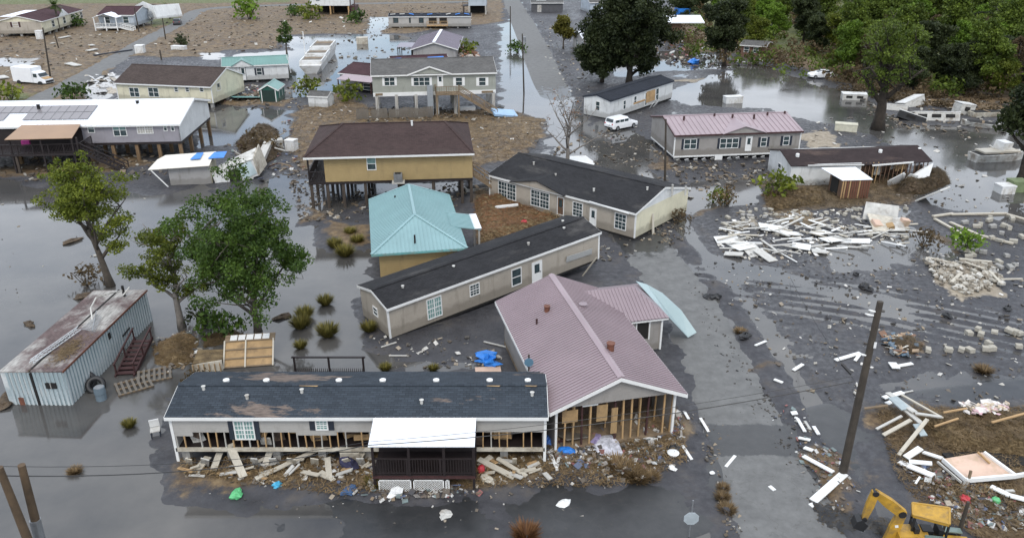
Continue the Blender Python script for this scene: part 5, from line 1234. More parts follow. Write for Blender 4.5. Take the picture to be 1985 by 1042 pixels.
# shrubs
def bush_mesh(seed, mat, w_=1.6, h_=1.4, n=14, dens=90, size=.16):
    global rng
    random.seed(seed); rng = np.random.default_rng(seed); cl = []
    for i in range(n):
        a = random.uniform(0,6.28); r = random.uniform(0,w_*.7); cl.append((math.cos(a)*r, math.sin(a)*r, random.uniform(.2,1)*h_*(1-.5*r/w_), random.uniform(.25,.5)*w_*.8))
    st = MB()
    for i in range(6): st.tube(limb_path((0,0,-.1),(random.uniform(-.6,.6),random.uniform(-.6,.6),1), h_, 3, .15), [.04,.03,.02,.01], 4)
    return st.mesh('stems', BARK), leaf_cloud('foliage', cl, mat, dens, size)
BU = [bush_mesh(1, LF_BRIGHT), bush_mesh(2, LF_GREEN), bush_mesh(3, LF_BROWN, dens=70, size=.13), bush_mesh(4, LF_LIME), bush_mesh(5, LF_OAK)]
def put_bush(k, label, px, py, s, group=None, z=0.0):
    T = thing('shrub', label, 'shrub', at(G(px,py,z), random.uniform(0,6)) @ Matrix.Scale(s,4), group); link('stems', BU[k][0], T); link('foliage', BU[k][1], T); return T
for k, lb, px, py, s in ((1,'dark green shrub beside the white metal roof',86,117,1.9),(0,'round leafy shrub left of the small white shed',362,112,2.0),(0,'large loose shrub right of the small white shed',406,119,2.2),(1,'shrub beside the far stilt house',419,28,2.6),(0,'tall bright shrub left of the far stilt house',362,24,3.2),(1,'dark rounded shrub by the far white stilt house',343,20,2.4),(3,'broad bright green shrub near the upper edge',292,24,4.2),(0,'low shrub at left edge by the village road',12,120,2.2),(3,'rounded bright green bush on the right mud flat',1130,294,1.35),(0,'green bush at the corner of the wrecked white mobile home',910,232,1.9),(1,'small shrub on the roadside verge, upper left',88,32,2.2),(4,'dark bush beside the overturned white tank',213,54,1.6),(0,'shrub beside the lilac-roofed house',546,66,2.2),(1,'low shrub beside the far road',606,62,1.8),(2,'brown twiggy bush at the waterside of the fallen pole',850,240,1.3),(0,'green-tipped bush on the flooded verge',842,236,1.0),(2,'brown bush in the puddle beyond the debris field',1080,290,1.2),(2,'dry bush among wreckage behind the white-roofed shed',302,178,2.0),(1,'low dark shrub beneath the yellow-green trees',262,390,1.3),(4,'leafy dark shrub by the container',238,380,1.0)):
    put_bush(k, lb, px, py, s)
# undergrowth of the wood
random.seed(91); rng = np.random.default_rng(91); cl = []
for i in range(900):
    px, py = random.uniform(790,1240), random.uniform(-8,118)
    if py > 60+(px-800)*.17 + 8: continue
    p_ = G(px,py); r = random.uniform(.8,2.0); cl.append((p_.x+random.uniform(-2,2), p_.y+random.uniform(-3,3), r*.5+random.uniform(0,1.2), r))
h = len(cl)//2
o = link('undergrowth', leaf_cloud('undergrowth', cl[:h], LF_WOOD, 26, .34, .9)); stuff(tag(o, 'tangled green undergrowth of the wood at upper right', 'undergrowth'))
o = link('undergrowth', leaf_cloud('undergrowth', cl[h:], LF_BROWN, 26, .30, .9)); stuff(tag(o, 'dead brown brush of the wood at upper right', 'undergrowth'))
cl = []
for i in range(150):
    px = random.uniform(985,1240); py = 98+(px-985)*.14+random.uniform(-12,14); p_ = G(px,py); r = random.uniform(.5,1.3); cl.append((p_.x,p_.y,r*.4,r))
o = link('brushwood', leaf_cloud('brushwood', cl, LF_BROWN, 60, .20, .7)); stuff(tag(o, 'brown brushwood bank along the edge of the wood', 'brushwood'))
# palm
def palm(loc, h, label):
    T = thing('palm_tree', label, 'palm tree', at(loc)); random.seed(5)
    MB().tube([(0,0,-.2),(.1,0,h*.5),(.0,.1,h)], [.28,.2,.22], 8).build('trunk', BARK, T)
    Cs, Us, Vs = [], [], []
    for i in range(26):
        az = i*2.4; el = random.uniform(-.5,1.2); L_ = random.uniform(1.6,2.4); d = Vector((math.cos(az)*math.cos(el),math.sin(az)*math.cos(el),math.sin(el))); p_ = Vector((0,0.1,h))
        for k in range(8):
            d = (d+Vector((0,0,-.10))).normalized(); p_ = p_+d*L_/8; s_ = d.cross(Vector((0,0,1))).normalized()
            for sg in (-1,1): Cs.append(p_+s_*sg*.25); Us.append((s_*sg*.32+d*.15)); Vs.append(d*.16)
    link('fronds', quads_mesh('fronds', np.array(Cs), np.array(Us), np.array(Vs), LF_GREEN, rng.uniform(0,1,len(Cs))), T)
palm(G(70,38), 6.2, 'palm tree in front of the beige house at upper left')
palm(G(199,24), 2.6, 'small palm beside the village road near the crumpled white house')
# grass tufts: arching blades
def tuft_mesh(seed, mat, r=.62, h=.75, n=520):
    g = np.random.default_rng(seed); a = g.uniform(0,6.283,n); rr = r*.35*np.sqrt(g.uniform(0,1,n)); out = g.uniform(.25,1.0,n)*r
    base = np.stack([np.cos(a)*rr, np.sin(a)*rr, np.zeros(n)], 1); tip = np.stack([np.cos(a)*(rr+out), np.sin(a)*(rr+out), h*g.uniform(.4,1,n)], 1)
    C = (base+tip)/2; U = (tip-base)/2; Vv = np.stack([-np.sin(a), np.cos(a), np.zeros(n)], 1)*.045; return quads_mesh('tuft', C, U, Vv, mat, g.uniform(0,1,n))
TU = [tuft_mesh(1, LF_TUFT), tuft_mesh(2, LF_STRAW, .7, .5), tuft_mesh(3, LF_RUST, .7, .7)]
def put_tuft(k, label, px, py, s, group=None):
    o = link('grass_tuft', TU[k]); o.matrix_basis = at(G(px,py,-.02), random.uniform(0,6)) @ Matrix.Scale(s,4); tag(o, label, 'grass tuft', group); return o
for px, py, s in ((352,384,1.3),(357,372,1.2),(384,394,1.35),(381,357,1.1),(352,408,.8),(432,388,1.0)): put_tuft(0, 'yellow-green marsh grass clump in the water left of the tilted beige home', px, py, s, 'marsh grass clumps in the water')
put_tuft(2, 'rust-brown spiky grass clump at the bottom edge', 615, 629, 1.0); put_tuft(0, 'bright grass tuft at the porch corner by the lattice', 440, 571, .9); put_tuft(1, 'floating straw clump in open water at lower left', 88, 553, .6)
put_tuft(0, 'yellow grass tuft behind the slate-roofed home, under the fallen fence', 451, 434, .7); put_tuft(0, 'yellow grass tuft beyond the slate roof near the blue tarp', 507, 434, .6)
for px, py, s in ((735,555,1.1),(746,562,.9),(722,548,1.2),(760,560,.8)): put_tuft(1, 'dry brown grass clump in the debris before the pink-roofed house', px, py, s, 'dry grass in the wreckage')
for px, py, s in ((845,583,.6),(850,598,.7),(846,572,.5)): put_tuft(1, 'brown weeds along the kerb line beside the stop sign', px, py, s, 'weeds along the kerb')
for px, py, s in ((404,300,1.4),(418,285,1.1),(392,290,1.2),(410,275,1.0)): put_tuft(0, 'yellowed grass on the bank left of the aqua roof', px, py, s, 'grass on the bank left of the aqua roof')
put_tuft(0, 'floating straw raft beside the container', 152, 500, .7); put_tuft(1, 'tan weed clump on the mud right of the road', 866, 390, .7); put_tuft(1, 'brown weed tuft on the right mud flat below the block rows', 1150, 436, .9)
# straw wrack: short dry stalks lying on the straw zones, and on the fallen roof
def straw_patch(name, label, poly, n, zf=0.08, size=.3, mat=LF_STRAW, seed=1, parent=None):
    g = np.random.default_rng(seed); P_ = wpoly(poly); lo, hi = P_.min(0), P_.max(0); X = g.uniform(lo[0],hi[0],n*3); Y = g.uniform(lo[1],hi[1],n*3); k = sdf(X, Y, P_) > .1; X, Y = X[k][:n], Y[k][:n]
    hh = terrain(X, Y)[0]; kk = hh > -.03; X, Y, hh = X[kk], Y[kk], hh[kk]; m_ = len(X); clp = fbm(X*.9, Y*.9, seed+5)
    a = g.uniform(0,6.283,m_); tl = g.uniform(-.1,.5,m_); U = np.stack([np.cos(a),np.sin(a),tl],1)*size*g.uniform(.5,1.3,(m_,1)); Vv = np.stack([-np.sin(a),np.cos(a),g.uniform(-.3,.3,m_)],1)*size*.22
    C = np.stack([X,Y,hh+.03+zf*g.uniform(0,1,m_)*np.clip(clp*3-1,0,1.5)],1); o = link(name, quads_mesh(name, C, U, Vv, mat, np.clip(clp*.9+g.uniform(-.35,.35,m_),0,1))); stuff(tag(o, label, 'straw')); return o
straw_patch('straw_litter', 'dry marsh straw strewn before the slate-roofed home', STRAW[3], 9000, .25, .16, seed=2)
straw_patch('straw_litter', 'dry marsh straw over the yard of the tan stilt house', STRAW[1], 9000, .2, .30, seed=3)
straw_patch('straw_litter', 'dry marsh straw over the fields at upper left', STRAW[0], 16000, .35, .7, seed=4)
straw_patch('straw_litter', 'straw and earth heaped between the beige homes', STRAW[2], 7000, .6, .22, seed=5)
straw_patch('straw_litter', 'straw wrack around the wrecked white mobile home', STRAW[4], 6000, .6, .22, mat=LF_BROWN, seed=6)
straw_patch('straw_litter', 'straw wrack along the lower right corner', STRAW[5], 12000, .4, .16, seed=7)
g = np.random.default_rng(8)
for T, w_, d_, n in STRAWSPOT:
    X = g.normal(0,w_*.5,n); Y = g.normal(0,d_*.45,n); a = g.uniform(0,6.283,n); U = np.stack([np.cos(a),np.sin(a),g.uniform(-.1,.2,n)],1)*.22; Vv = np.stack([-np.sin(a),np.cos(a),0*a],1)*.03
    stuff(link('stalks', quads_mesh('stalks', np.stack([X,np.clip(Y,-.75,1.2),g.uniform(.0,.12,n)],1), U, Vv, LF_STRAW, g.uniform(.3,1,n)), T))
random.seed(7)
# ================================================================== vehicles, poles, boats
def loft(secs, name, mat, parent, smooth=True):
    """skin closed rings (lists of equal length) into one mesh"""
    b = MB(); n = len(secs[0])
    for s_ in secs: b.v += [tuple(p_) for p_ in s_]
    for i in range(len(secs)-1):
        for k in range(n): b.f.append((i*n+k, i*n+(k+1)%n, (i+1)*n+(k+1)%n, (i+1)*n+k))
    b.f.append(tuple(range(n-1,-1,-1))); b.f.append(tuple((len(secs)-1)*n+k for k in range(n))); o = b.build(name, mat, parent); 
    return o
CARW = plain('car_white', (.74,.75,.76), .25, .06, 1)
def car(label, p, q, kind='suv', name='car', cat='car', paint=CARW):
    """p rear ground point, q front ground point"""
    p, q = Vector(p), Vector(q); L = 4.7; T = thing(name, label, cat, frame(p, p+(q-p).normalized()*L)); W = 1.8
    def sec(x, zb, zt, w0, w1, z1=None): return [(x,-w0/2,zb),(x,w0/2,zb),(x,w0/2,(zb+zt)*.55),(x,w1/2,zt),(x,-w1/2,zt),(x,-w0/2,(zb+zt)*.55)]
    body = [sec(0,.45,.85,1.6,1.5),sec(.12,.32,1.0,1.78,1.68),sec(1.0,.28,1.05,1.82,1.74),sec(3.0,.28,1.03,1.82,1.74),sec(4.0,.3,.95,1.78,1.6),sec(4.6,.38,.8,1.6,1.4),sec(4.7,.45,.7,1.4,1.3)]
    loft(body, 'body', paint, T)
    if kind == 'suv': cab = [sec(.15,1.0,1.02,1.62,1.6),sec(.3,1.0,1.62,1.66,1.36),sec(2.7,1.0,1.66,1.66,1.38),sec(3.35,1.0,1.06,1.6,1.5)]; xs_ = (.55,1.35,2.15)
    else: cab = [sec(.7,.98,1.0,1.6,1.55),sec(1.35,.98,1.40,1.62,1.25),sec(2.5,.98,1.42,1.62,1.28),sec(3.4,.98,1.02,1.55,1.5)]; xs_ = (1.35,2.0)
    c = loft(cab, 'cabin', paint, T)
    for sg in (-1,1):
        for x in xs_: piece('side_window', GLASS, (x+.3,sg*.835,1.25), (.66,.03,.32), (0,0,0), c)
    piece('windscreen', GLASS, (3.02 if kind == 'suv' else 2.95,0,1.35 if kind == 'suv' else 1.22), (.75,1.25,.03), (0,R(42 if kind == 'suv' else 24),0), c); piece('rear_window', GLASS, (.20 if kind=='suv' else 1.0,0,1.35 if kind=='suv' else 1.2), (.4,1.25,.03), (0,R(-75 if kind=='suv' else -33),0), c)
    for x in (.85,3.75):
        for sg in (-1,1):
            wh = MB().tube([(x,sg*.78,.33),(x,sg*.93,.33)], .34, 14).build('wheel', BLK, T); MB().tube([(x,sg*.93,.33),(x,sg*.94,.33)], .2, 10).build('rim', STEEL, wh)
    for sg in (-1,1): piece('headlight', TRIM, (4.58,sg*.55,.68), (.1,.35,.14), (0,0,0), T); piece('tail_light', REDP, (.05,sg*.68,.88), (.08,.2,.25), (0,0,0), T)
    piece('bumper', BLK, (.05,0,.45), (.12,1.6,.16), (0,0,0), T); return T
car('white sport utility car parked beside the tilted white mobile home', G(711.5,153.5), G(741,147.5), 'suv')
car('white saloon car stranded at the edge of the wood', G(977,92), G(944,92), 'saloon')
T = car('dark pickup truck on the village road at upper left', G(207,31), G(214,22), 'suv', 'pickup_truck', 'truck', plain('dark_paint',(.05,.05,.055),.3))
# box truck
p_ = G(15,100); T = thing('box_truck', 'white box truck with dented front on the straw field at left', 'truck', frame(p_+Vector((0,.4,0)), G(50,102)))
MB().box(0,0,.55,4.2,2.2,2.9).build('cargo_box', CARW, T); loft([[(4.2,.1,.5),(4.2,2.1,.5),(4.2,2.0,2.3),(4.2,.2,2.3)],[(5.3,.1,.5),(5.3,2.1,.5),(5.1,2.0,2.1),(5.1,.2,2.1)],[(5.9,.15,.5),(5.9,2.05,.5),(5.7,2.0,1.3),(5.7,.2,1.3)],[(6.6,.2,.5),(6.6,2.0,.5),(6.5,1.9,1.1),(6.5,.3,1.1)]], 'cab', CARW, T)
piece('side_window', GLASS, (4.75,.11,1.7), (.7,.05,.55), (0,0,0), T); piece('windscreen', GLASS, (5.45,1.1,1.75), (.6,1.6,.04), (0,R(55),0), T); piece('mud_on_bonnet', STUD, (6.0,1.1,1.27), (1.0,1.5,.05), (0,R(14),0), T); piece('grille', BLK, (6.62,1.1,.75), (.06,1.5,.35), (0,0,0), T)
for x in (1.2,5.6):
    for y in (.05,2.15): MB().tube([(x,y-.12,.4),(x,y+.12,.4)], .42, 12).build('wheel', BLK, T)
# backhoe digger, lower right: stands beyond the bottom edge, its rear boom raised to the left
base = G(1098,655,0); T = thing('backhoe', 'yellow backhoe digger with raised boom at the bottom right', 'digger', at(base, R(172)))
inv = T.matrix_basis.inverted()
MB().box(-1.1,-.45,.6,2.0,.45,1.05).build('chassis', YEL, T); b = MB(); b.prism([(.7,-.42,1.05),(2.0,-.42,1.05),(2.0,-.42,1.4),(.8,-.42,1.55)], (0,.84,0)); b.build('bonnet', YEL, T)
for x, r_, w_ in ((-.35,.58,.36),(1.55,.42,.26)):
    for sg in (-1,1): wh = MB().tube([(x,sg*.5,r_),(x,sg*(.5+w_),r_)], r_, 18).build('wheel', BLK, T); MB().tube([(x,sg*(.5+w_),r_),(x,sg*(.52+w_),r_)], r_*.5, 12).build('rim', YEL, wh)
cq = [G(1067.5,588,2.45), G(1111,594,2.45), G(1111,613,2.35), G(1068.5,602,2.35)]; cq = [inv @ c_ for c_ in cq]
MB().prism(cq, (0,0,-.10)).build('cab_roof', YEL, T)
for i in range(4): a_, c_ = cq[i], cq[(i+1)%4]; stick('roof_lip', YEL, a_+Vector((0,0,-.05)), c_+Vector((0,0,-.05)), .09, .14, T)
for c_ in cq: piece('cab_post', BLK, (c_.x*.93,c_.y*.93,(c_.z+.9)/2), (.08,.08,c_.z-1.0), (0,0,0), T)
cc = (cq[0]+cq[2])/2
piece('seat', BLK, (cc.x,cc.y,1.3), (.45,.45,.6), (0,0,0), T); piece('control_tower', BLK, (cc.x-.5,cc.y,1.4), (.2,.6,.7), (0,0,0), T); piece('dashboard', BLK, (cc.x+.5,cc.y,1.5), (.2,.7,.5), (0,0,0), T)
DG = plain('dull_glass',(.16,.21,.19),.3); piece('side_glass', DG, (cc.x-.15,cc.y+.55,1.35), (.8,.04,.6), (0,0,0), T); piece('fender', DG, (-.35,.62,1.2), (1.1,.3,.06), (0,0,0), T); piece('fender', DG, (-.35,-.62,1.2), (1.1,.3,.06), (0,0,0), T)
Yb = G(1045,640,.4).y
E0 = inv @ atY(1055,600,Yb); E1 = inv @ atY(1024,576,Yb-.05); E2 = inv @ atY(1011,606,Yb-.1); E3 = inv @ atY(1038,634,Yb)
def tapered(name, a, c, wa, wc, th=.2):
    a = Vector(a); c = Vector(c); d = (c-a).normalized(); sd_ = Vector((0,1,0)); u = sd_.cross(d).normalized(); b = MB()
    for p_, w_ in ((a-d*.06,wa),(a.lerp(c,.5),max(wa,wc)*1.12),(c+d*.06,wc)):
        for s1, s2 in ((-1,-1),(1,-1),(1,1),(-1,1)): b.v.append(tuple(p_+sd_*(s1*th/2)+u*(s2*w_/2)))
    b.f = [(0,3,2,1),(8,9,10,11)]+[(o_+i,o_+(i+1)%4,o_+4+(i+1)%4,o_+4+i) for o_ in (0,4) for i in range(4)]; return b.build(name, YEL, T)
tapered('boom', E0, E3, .36, .42); tapered('boom', E1, E0, .24, .40, .24); tapered('dipper_arm', E1, E2, .30, .20, .18)
for e_, r_ in ((E0,.17),(E1,.13),(E2,.10)): MB().tube([e_+Vector((0,-.15,0)), e_+Vector((0,.15,0))], r_, 10).build('pivot_pin', BLK, T)
MB().tube([E1.lerp(E2,.08)+Vector((.1,0,-.14)), E1.lerp(E2,.75)+Vector((.09,0,-.05))], .035, 8).build('hydraulic_ram', STEEL, T); MB().tube([E1+Vector((0,0,.16)), E0+Vector((0,0,.22))], .04, 8).build('hydraulic_ram', YEL, T)
bk_ = MB(); c0 = E2; bk_.prism([c0+Vector((.15,-.25,.05)), c0+Vector((.35,-.25,-.05)), c0+Vector((.45,-.25,-.4)), c0+Vector((-.0,-.25,-.55)), c0+Vector((-.15,-.25,-.2))], (0,.5,0)); bk_.build('bucket', BLK, T)
for i in range(4): piece('bucket_tooth', STEEL, c0+Vector((.0,-.2+i*.13,-.56)), (.16,.05,.05), (0,R(40),0), T)
piece('decal', TRIM, E0.lerp(E3,.4)+Vector((0,.11,0)), (.14,.01,.14), (0,.3,0), T); piece('decal', TRIM, E0.lerp(E3,.4)+Vector((0,-.11,0)), (.14,.01,.14), (0,.3,0), T); MB().tube([(-1.1,-.6,.5),(-1.3,-1.2,.05)], .08, 8).build('stabiliser_leg', YEL, T); MB().tube([(-1.1,.6,.5),(-1.3,1.2,.05)], .08, 8).build('stabiliser_leg', YEL, T)
stick('mast_support', YEL, (-1.0,0,.7), E3, .3, .4, T)
# poles
def pole(label, b_, t_, r0=.16, mat=POLEM, name='utility_pole', extras=()):
    b_, t_ = Vector(b_), Vector(t_); T = thing(name, label, 'pole', at(b_)); MB().tube([(0,0,-.3), (t_-b_)*.5, t_-b_], [r0*1.1, r0*.95, r0*.75], 10).build('shaft', mat, T); d = t_-b_
    for kind, f, off in extras:
        c = d*f
        if kind == 'insulator': MB().tube([c+Vector((off,-.05,0)), c+Vector((off*2.2,-.05,.04)), c+Vector((off*3,-.05,.1))], [.04,.06,.03], 6).build('insulator', TRIM, T)
        if kind == 'arm': MB().beam(c-Vector((.9,0,0)), c+Vector((.9,0,0)), .1, .12).build('cross_arm', WOOD, T)
        if kind == 'can': MB().tube([c+Vector((off,0,-.4)), c+Vector((off,0,.4)), c+Vector((off,0,.46))], [.25,.25,.12], 10).build('transformer', STEEL, T)
        if kind == 'sleeve': MB().tube([c-d.normalized()*.55+Vector((0,-.02,0)), c+d.normalized()*.55+Vector((0,-.02,0))], [r0*1.12]*2, 10).build('metal_sleeve', STEEL, T)
        if kind == 'tag': piece('pole_tag', TRIM, c+Vector((off,-.15,0)), (.12,.04,.3), (0,0,0), T)
    return T
b_ = G(984,562); pole('tall dark leaning utility pole on the right verge', b_, atY(1030,353,b_.y+.6), .19, extras=(('insulator',.95,-.16),('insulator',.93,-.2),('tag',.78,.12),('insulator',.72,-.15)))
b_ = G(62,690); pole('brown utility pole with metal sleeve, second from the left edge', b_, atY(25,544,b_.y), .19, POLEB, extras=(('sleeve',.36,0),('sleeve',.5,0)))
b_ = G(62,705); pole('brown utility pole leaning at the left edge', b_, atY(-1,547,b_.y), .18, POLEB)
b_ = G(1112,650); pole('short dark post stub behind the digger', G(1117,640), atY(1133,587,G(1117,640).y), .10, POLEM)
for lb, bb_, tt in (('slender dark pole left of the rose-roofed home',(778,216),(779,140)),('dark pole on the left straw field',(59,92),(50,33)),('short leaning pole beside the palm',(69,58),(63,38)),('pole in front of the crumpled white house',(163,39),(157,10)),('tall thin pole beside the bright water left of the road',(613,110),(611,40)),('pole in front of the white roof by the oak',(683,66),(684,36)),('pole stub beside the brown-roofed cream house',(189,71),(187,59)),('thin pole by the village road',(194,48),(190,22)),('pole at upper edge beside the road',(597,50),(597,8))):
    b_ = G(*bb_); pole(lb, b_, atY(*tt, b_.y), .12 if bb_[1] > 100 else .14, extras=(('can',.9,.3),) if bb_[0] == 613 else ())
# wires
def wire(label, pts, r=.018):
    b = MB(); b.tube(pts, r, 5); tag(b.build('wire', BLK), label, 'wire')
def span(a, b_, sag, n=14): a, b_ = Vector(a), Vector(b_); return [a.lerp(b_, i/n)-Vector((0,0,sag*4*(i/n)*(1-i/n))) for i in range(n+1)]
Yp = G(62,690).y
wire('lower overhead wire from the left pole towards the porch roof', span(atY(-20,556,Yp-.5), G(430,527,2.9)+Vector((0,0,.3)), .6)+span(G(430,527,2.9)+Vector((0,0,.3)), atY(1000,446,31.5), .5)[1:], .022)
wire('upper thin overhead wire crossing the slate roof', span(atY(-20,545,Yp-.5), atY(430,517,30.6), .5)+span(atY(430,517,30.6), atY(1000,440,31.5), .4)[1:], .012)
b_ = G(984,562); wire('slack wire hanging down towards the dark leaning pole', span(G(925,326,.2), atY(1000,446,31.5), .25), .016)
MB_ = MB().tube([atY(985,426,31.9), atY(996,438,31.6)], .07, 8); tag(MB_.build('cable_splice', BLK), 'black cable splice hanging on the slack wire', 'cable')
# sign seen from behind
b_ = G(806,628); T = thing('road_sign', 'bare octagonal road sign on a post seen from behind', 'sign', at(b_)); MB().tube([(0,0,-.2),(0,0,2.1)], .035, 6).build('post', STEEL, T)
tp = atY(806,606,b_.y)-b_; q2 = [(math.cos(R(22.5+45*i))*.36, 0, 1.0+math.sin(R(22.5+45*i))*.36) for i in range(8)]; zz = max(.6,tp.z); MB().prism([(a,c-.05,z+zz-1.0) for a,c,z in q2], (0,.03,0)).build('plate', plain('sign_back',(.36,.40,.42),.4), T)
b_ = G(619,440,3.2); T = thing('street_sign', 'round blue-grey disc on a post between slate and pink roofs', 'sign', at(Vector((b_.x,b_.y+.9,.0)))); MB().tube([(0,0,0),(0,0,4.0)], .05, 6).build('post', POLEM, T); MB().tube([(0,-.08,3.55),(0,-.05,3.55)], .26, 14).build('disc', plain('blue_disc',(.10,.19,.26),.4), T)
# white boat (stepped hull with open holds)
a, c = G(364,87), G(383,63); d = (c-a); d.z = 0; Lb = d.length; T = thing('boat', 'long white workboat with open holds and mast aground beside the flood pool', 'boat', frame(a, a+d)); W = 3.9
loft([[(0,-1.0,0),(0,1.0,0),(-.5,1.9,1.5),(-.5,-1.9,1.5)],[(3,-1.5,-.1),(3,1.5,-.1),(3,2.0,1.7),(3,-2.0,1.7)],[(Lb,-1.5,-.1),(Lb,1.5,-.1),(Lb,2.0,1.9),(Lb,-2.0,1.9)]], 'hull', WHITE, T)
for i, (x0, x1, z0) in enumerate(((.4,6.4,1.7),(7.0,12.5,1.9),(13.2,Lb-.4,2.2))):
    cm = MB(); cm.box(x0,-1.95,z0-.2,x1,-1.75,z0+.5); cm.box(x0,1.75,z0-.2,x1,1.95,z0+.5); cm.box(x0,-1.75,z0-.2,x0+.25,1.75,z0+.5); cm.box(x1-.25,-1.75,z0-.2,x1,1.75,z0+.5); h_ = cm.build('hold_coaming', WHITE, T)
    for j in range(3): xx = x0+.6+(x1-x0-1.2)*(j+.5)/3; piece('deck_plank', (OLDW,GREYW,WOOD)[j], (xx,0,z0+.3), ((x1-x0)/4,3.4,.06), (0,0,0), h_)
MB().tube([(8.5,2.1,1.5),(8.5,2.1,6.2)], .09, 6).build('mast', TRIM, T); MB().tube([(8.2,2.1,5.0),(8.9,2.1,5.0)], .12, 6).build('mast_head', TRIM, T)
# concrete vaults / white boxes adrift
def vault(label, px, py, L_, W_, h_, rz, mat=WHITE, name='white_box', cat='box', tilt=0, group=None):
    T = thing(name, label, cat, at(G(px,py,-.05), rz, tilt), group); b = MB(); b.prism([(-L_/2,-W_/2,0),(L_/2,-W_/2,0),(L_/2,W_/2,0),(-L_/2,W_/2,0)], (0,0,h_)); b.build('shell', mat, T); MB().box(-L_/2-.04,-W_/2-.04,h_-.02,L_/2+.04,W_/2+.04,h_+.12).build('lid', mat, T)
    for x in (-L_*.3,L_*.3): piece('side_rib', mat, (x,-W_/2-.03,h_*.45), (.1,.05,h_*.8), (0,0,0), T)
    return T
vault('white concrete vault adrift beyond the rose-roofed home', 857, 121, 2.7, 1.2, .95, .2); vault('cream concrete vault beside the rose-roofed home corner', 989, 154, 2.7, 1.2, .95, -.35, plain('cream_concrete',(.55,.53,.42),.8,.2,2)); vault('white cube cabinet at the edge of the village road', 165, 64, 1.6, 1.6, 1.7, .1); vault('overturned white tank by a dark bush', 210, 60, 3.0, 1.2, .9, -.25)
vault('pale cabinet tilted among the wreckage beyond the white-roofed shed', 324, 176, 1.5, 1.1, 1.2, .3, OLDW); vault('grey-fronted appliance standing left of the tan stilt house', 342, 178, 1.2, 1.0, 1.4, -.3, WHITE); vault('tan box in the flood pool beside the white boat', 424, 52, 2.4, 1.5, 1.3, .1, CREAM); vault('white barrel-shaped cabinet beside leaning poles at upper left', 48, 47, 1.4, 1.2, 1.9, 0)
vault('white chest on the mud under the sage stilt house stair', 547, 131, 2.2, .9, .55, .1, TRIM); vault('small white box left of the far road', 633, 6, 3, 2, 1.2, 0, TRIM)
# white wreckage at the wood edge, right: campers and boats
def wreck(label, px, py, L_, W_, h_, rz, tilt, name='camper', cat='camper', wins=3, mat=OLDW):
    T = thing(name, label, cat, at(G(px,py,0), rz, tilt[0], tilt[1])); b = MB(); b.prism([(-L_/2,0,0),(L_/2,0,0),(L_/2,0,h_*.9),(L_/2-.3,0,h_),(-L_/2+.2,0,h_),(-L_/2,0,h_*.8)], (0,W_,0)); b.build('body', mat, T)
    MB().box(-L_/2-.03,-.05,h_*.97,L_/2+.03,W_+.05,h_+.05).build('roof', WHITE, T)
    for i in range(wins): piece('window', DARK, (-L_/2+L_*(i+.6)/(wins+.3),-.03,h_*.55), (L_/(wins+2),.05,h_*.38), (0,0,0), T)
    return T
wreck('white camper with square dark windows lying in the water', 1096, 142, 6.2, 2.2, 1.25, -.05, (R(-18),0), wins=3); wreck('white camper tipped on its nose with black underside', 1065, 142, 3.6, 2.2, 1.0, -.45, (R(-10),R(14)), wins=1, mat=BLK)
wreck('white van body crumpled behind the campers', 1072, 126, 3.4, 2.0, 1.3, .3, (R(-12),R(-18)), wins=0); wreck('small cabin cruiser wreck beside the square-windowed camper', 1130, 135, 2.2, 1.8, 1.5, .1, (0,R(8)), 'boat_wreck', 'boat', 1); wreck('white crumpled car shell half hidden by the split tree', 1000, 118, 3.6, 1.8, .9, -.2, (0,0), wins=2); wreck('white broken hull left of the camper, behind the tree', 1046, 130, 3.4, 2.0, .9, -.5, (R(-20),0), 'boat_wreck', 'boat', 0)
def skiff(label, px, py, L_, W_, h_, rz, mat=OLDW):
    T = thing('skiff', label, 'boat', at(G(px,py,-.05), rz)); prof = []
    for x, w_, z in ((-L_/2,.8,.95),(-L_/4,1,.9),(L_/6,.95,.95),(L_*.38,.55,1.05),(L_/2,.06,1.2)): prof.append([(x,-w_*W_*.36,0),(x,w_*W_*.36,0),(x,w_*W_/2,h_*z),(x,-w_*W_/2,h_*z)])
    loft(prof, 'hull', mat, T); b = MB(); b.prism([(-L_*.45,-W_*.36,h_*.93),(L_*.25,-W_*.40,h_*.96),(L_*.36,-W_*.2,h_*1.0),(L_*.36,W_*.2,h_*1.0),(L_*.25,W_*.40,h_*.96),(-L_*.45,W_*.36,h_*.93)], (0,0,.04)); b.build('cockpit', DARK, T); piece('thwart', WOOD, (-.3,0,h_+.02), (.3,W_*.8,.05), (0,0,0), T); return T
skiff('pale open skiff aground below the campers', 1146, 149, 4.6, 1.9, .7, 2.6); skiff('long cream skiff along the brushwood bank', 1155, 137, 5.2, 1.7, .8, .1, CREAM)
T = skiff('white-topped boat wreck under the right edge tree', 1166, 188, 6.4, 2.4, 1.0, .15, OLDW); piece('deck_rubble', CREAM, (0,.2,1.1), (4.5,1.8,.2), (0,0,0), T); piece('cabin', WHITE, (.8,.5,1.6), (1.6,1.2,1.0), (.1,.1,.3), T)
skiff('small grey jet boat between tan stilt house stair and charcoal-roofed home', 561, 224, 3.0, 1.2, .5, .3)
# debris sculpted pieces at right edge
vault('white fridge on its back at the right edge', 1174, 226, 1.5, 1.3, .8, .1, WHITE, cat='fridge', name='fridge'); vault('mossy green cabinet beside the white fridge', 1188, 224, 1.6, 1.3, 1.1, .05, plain('mossy',(.16,.20,.10),.8), cat='cabinet', name='cabinet')
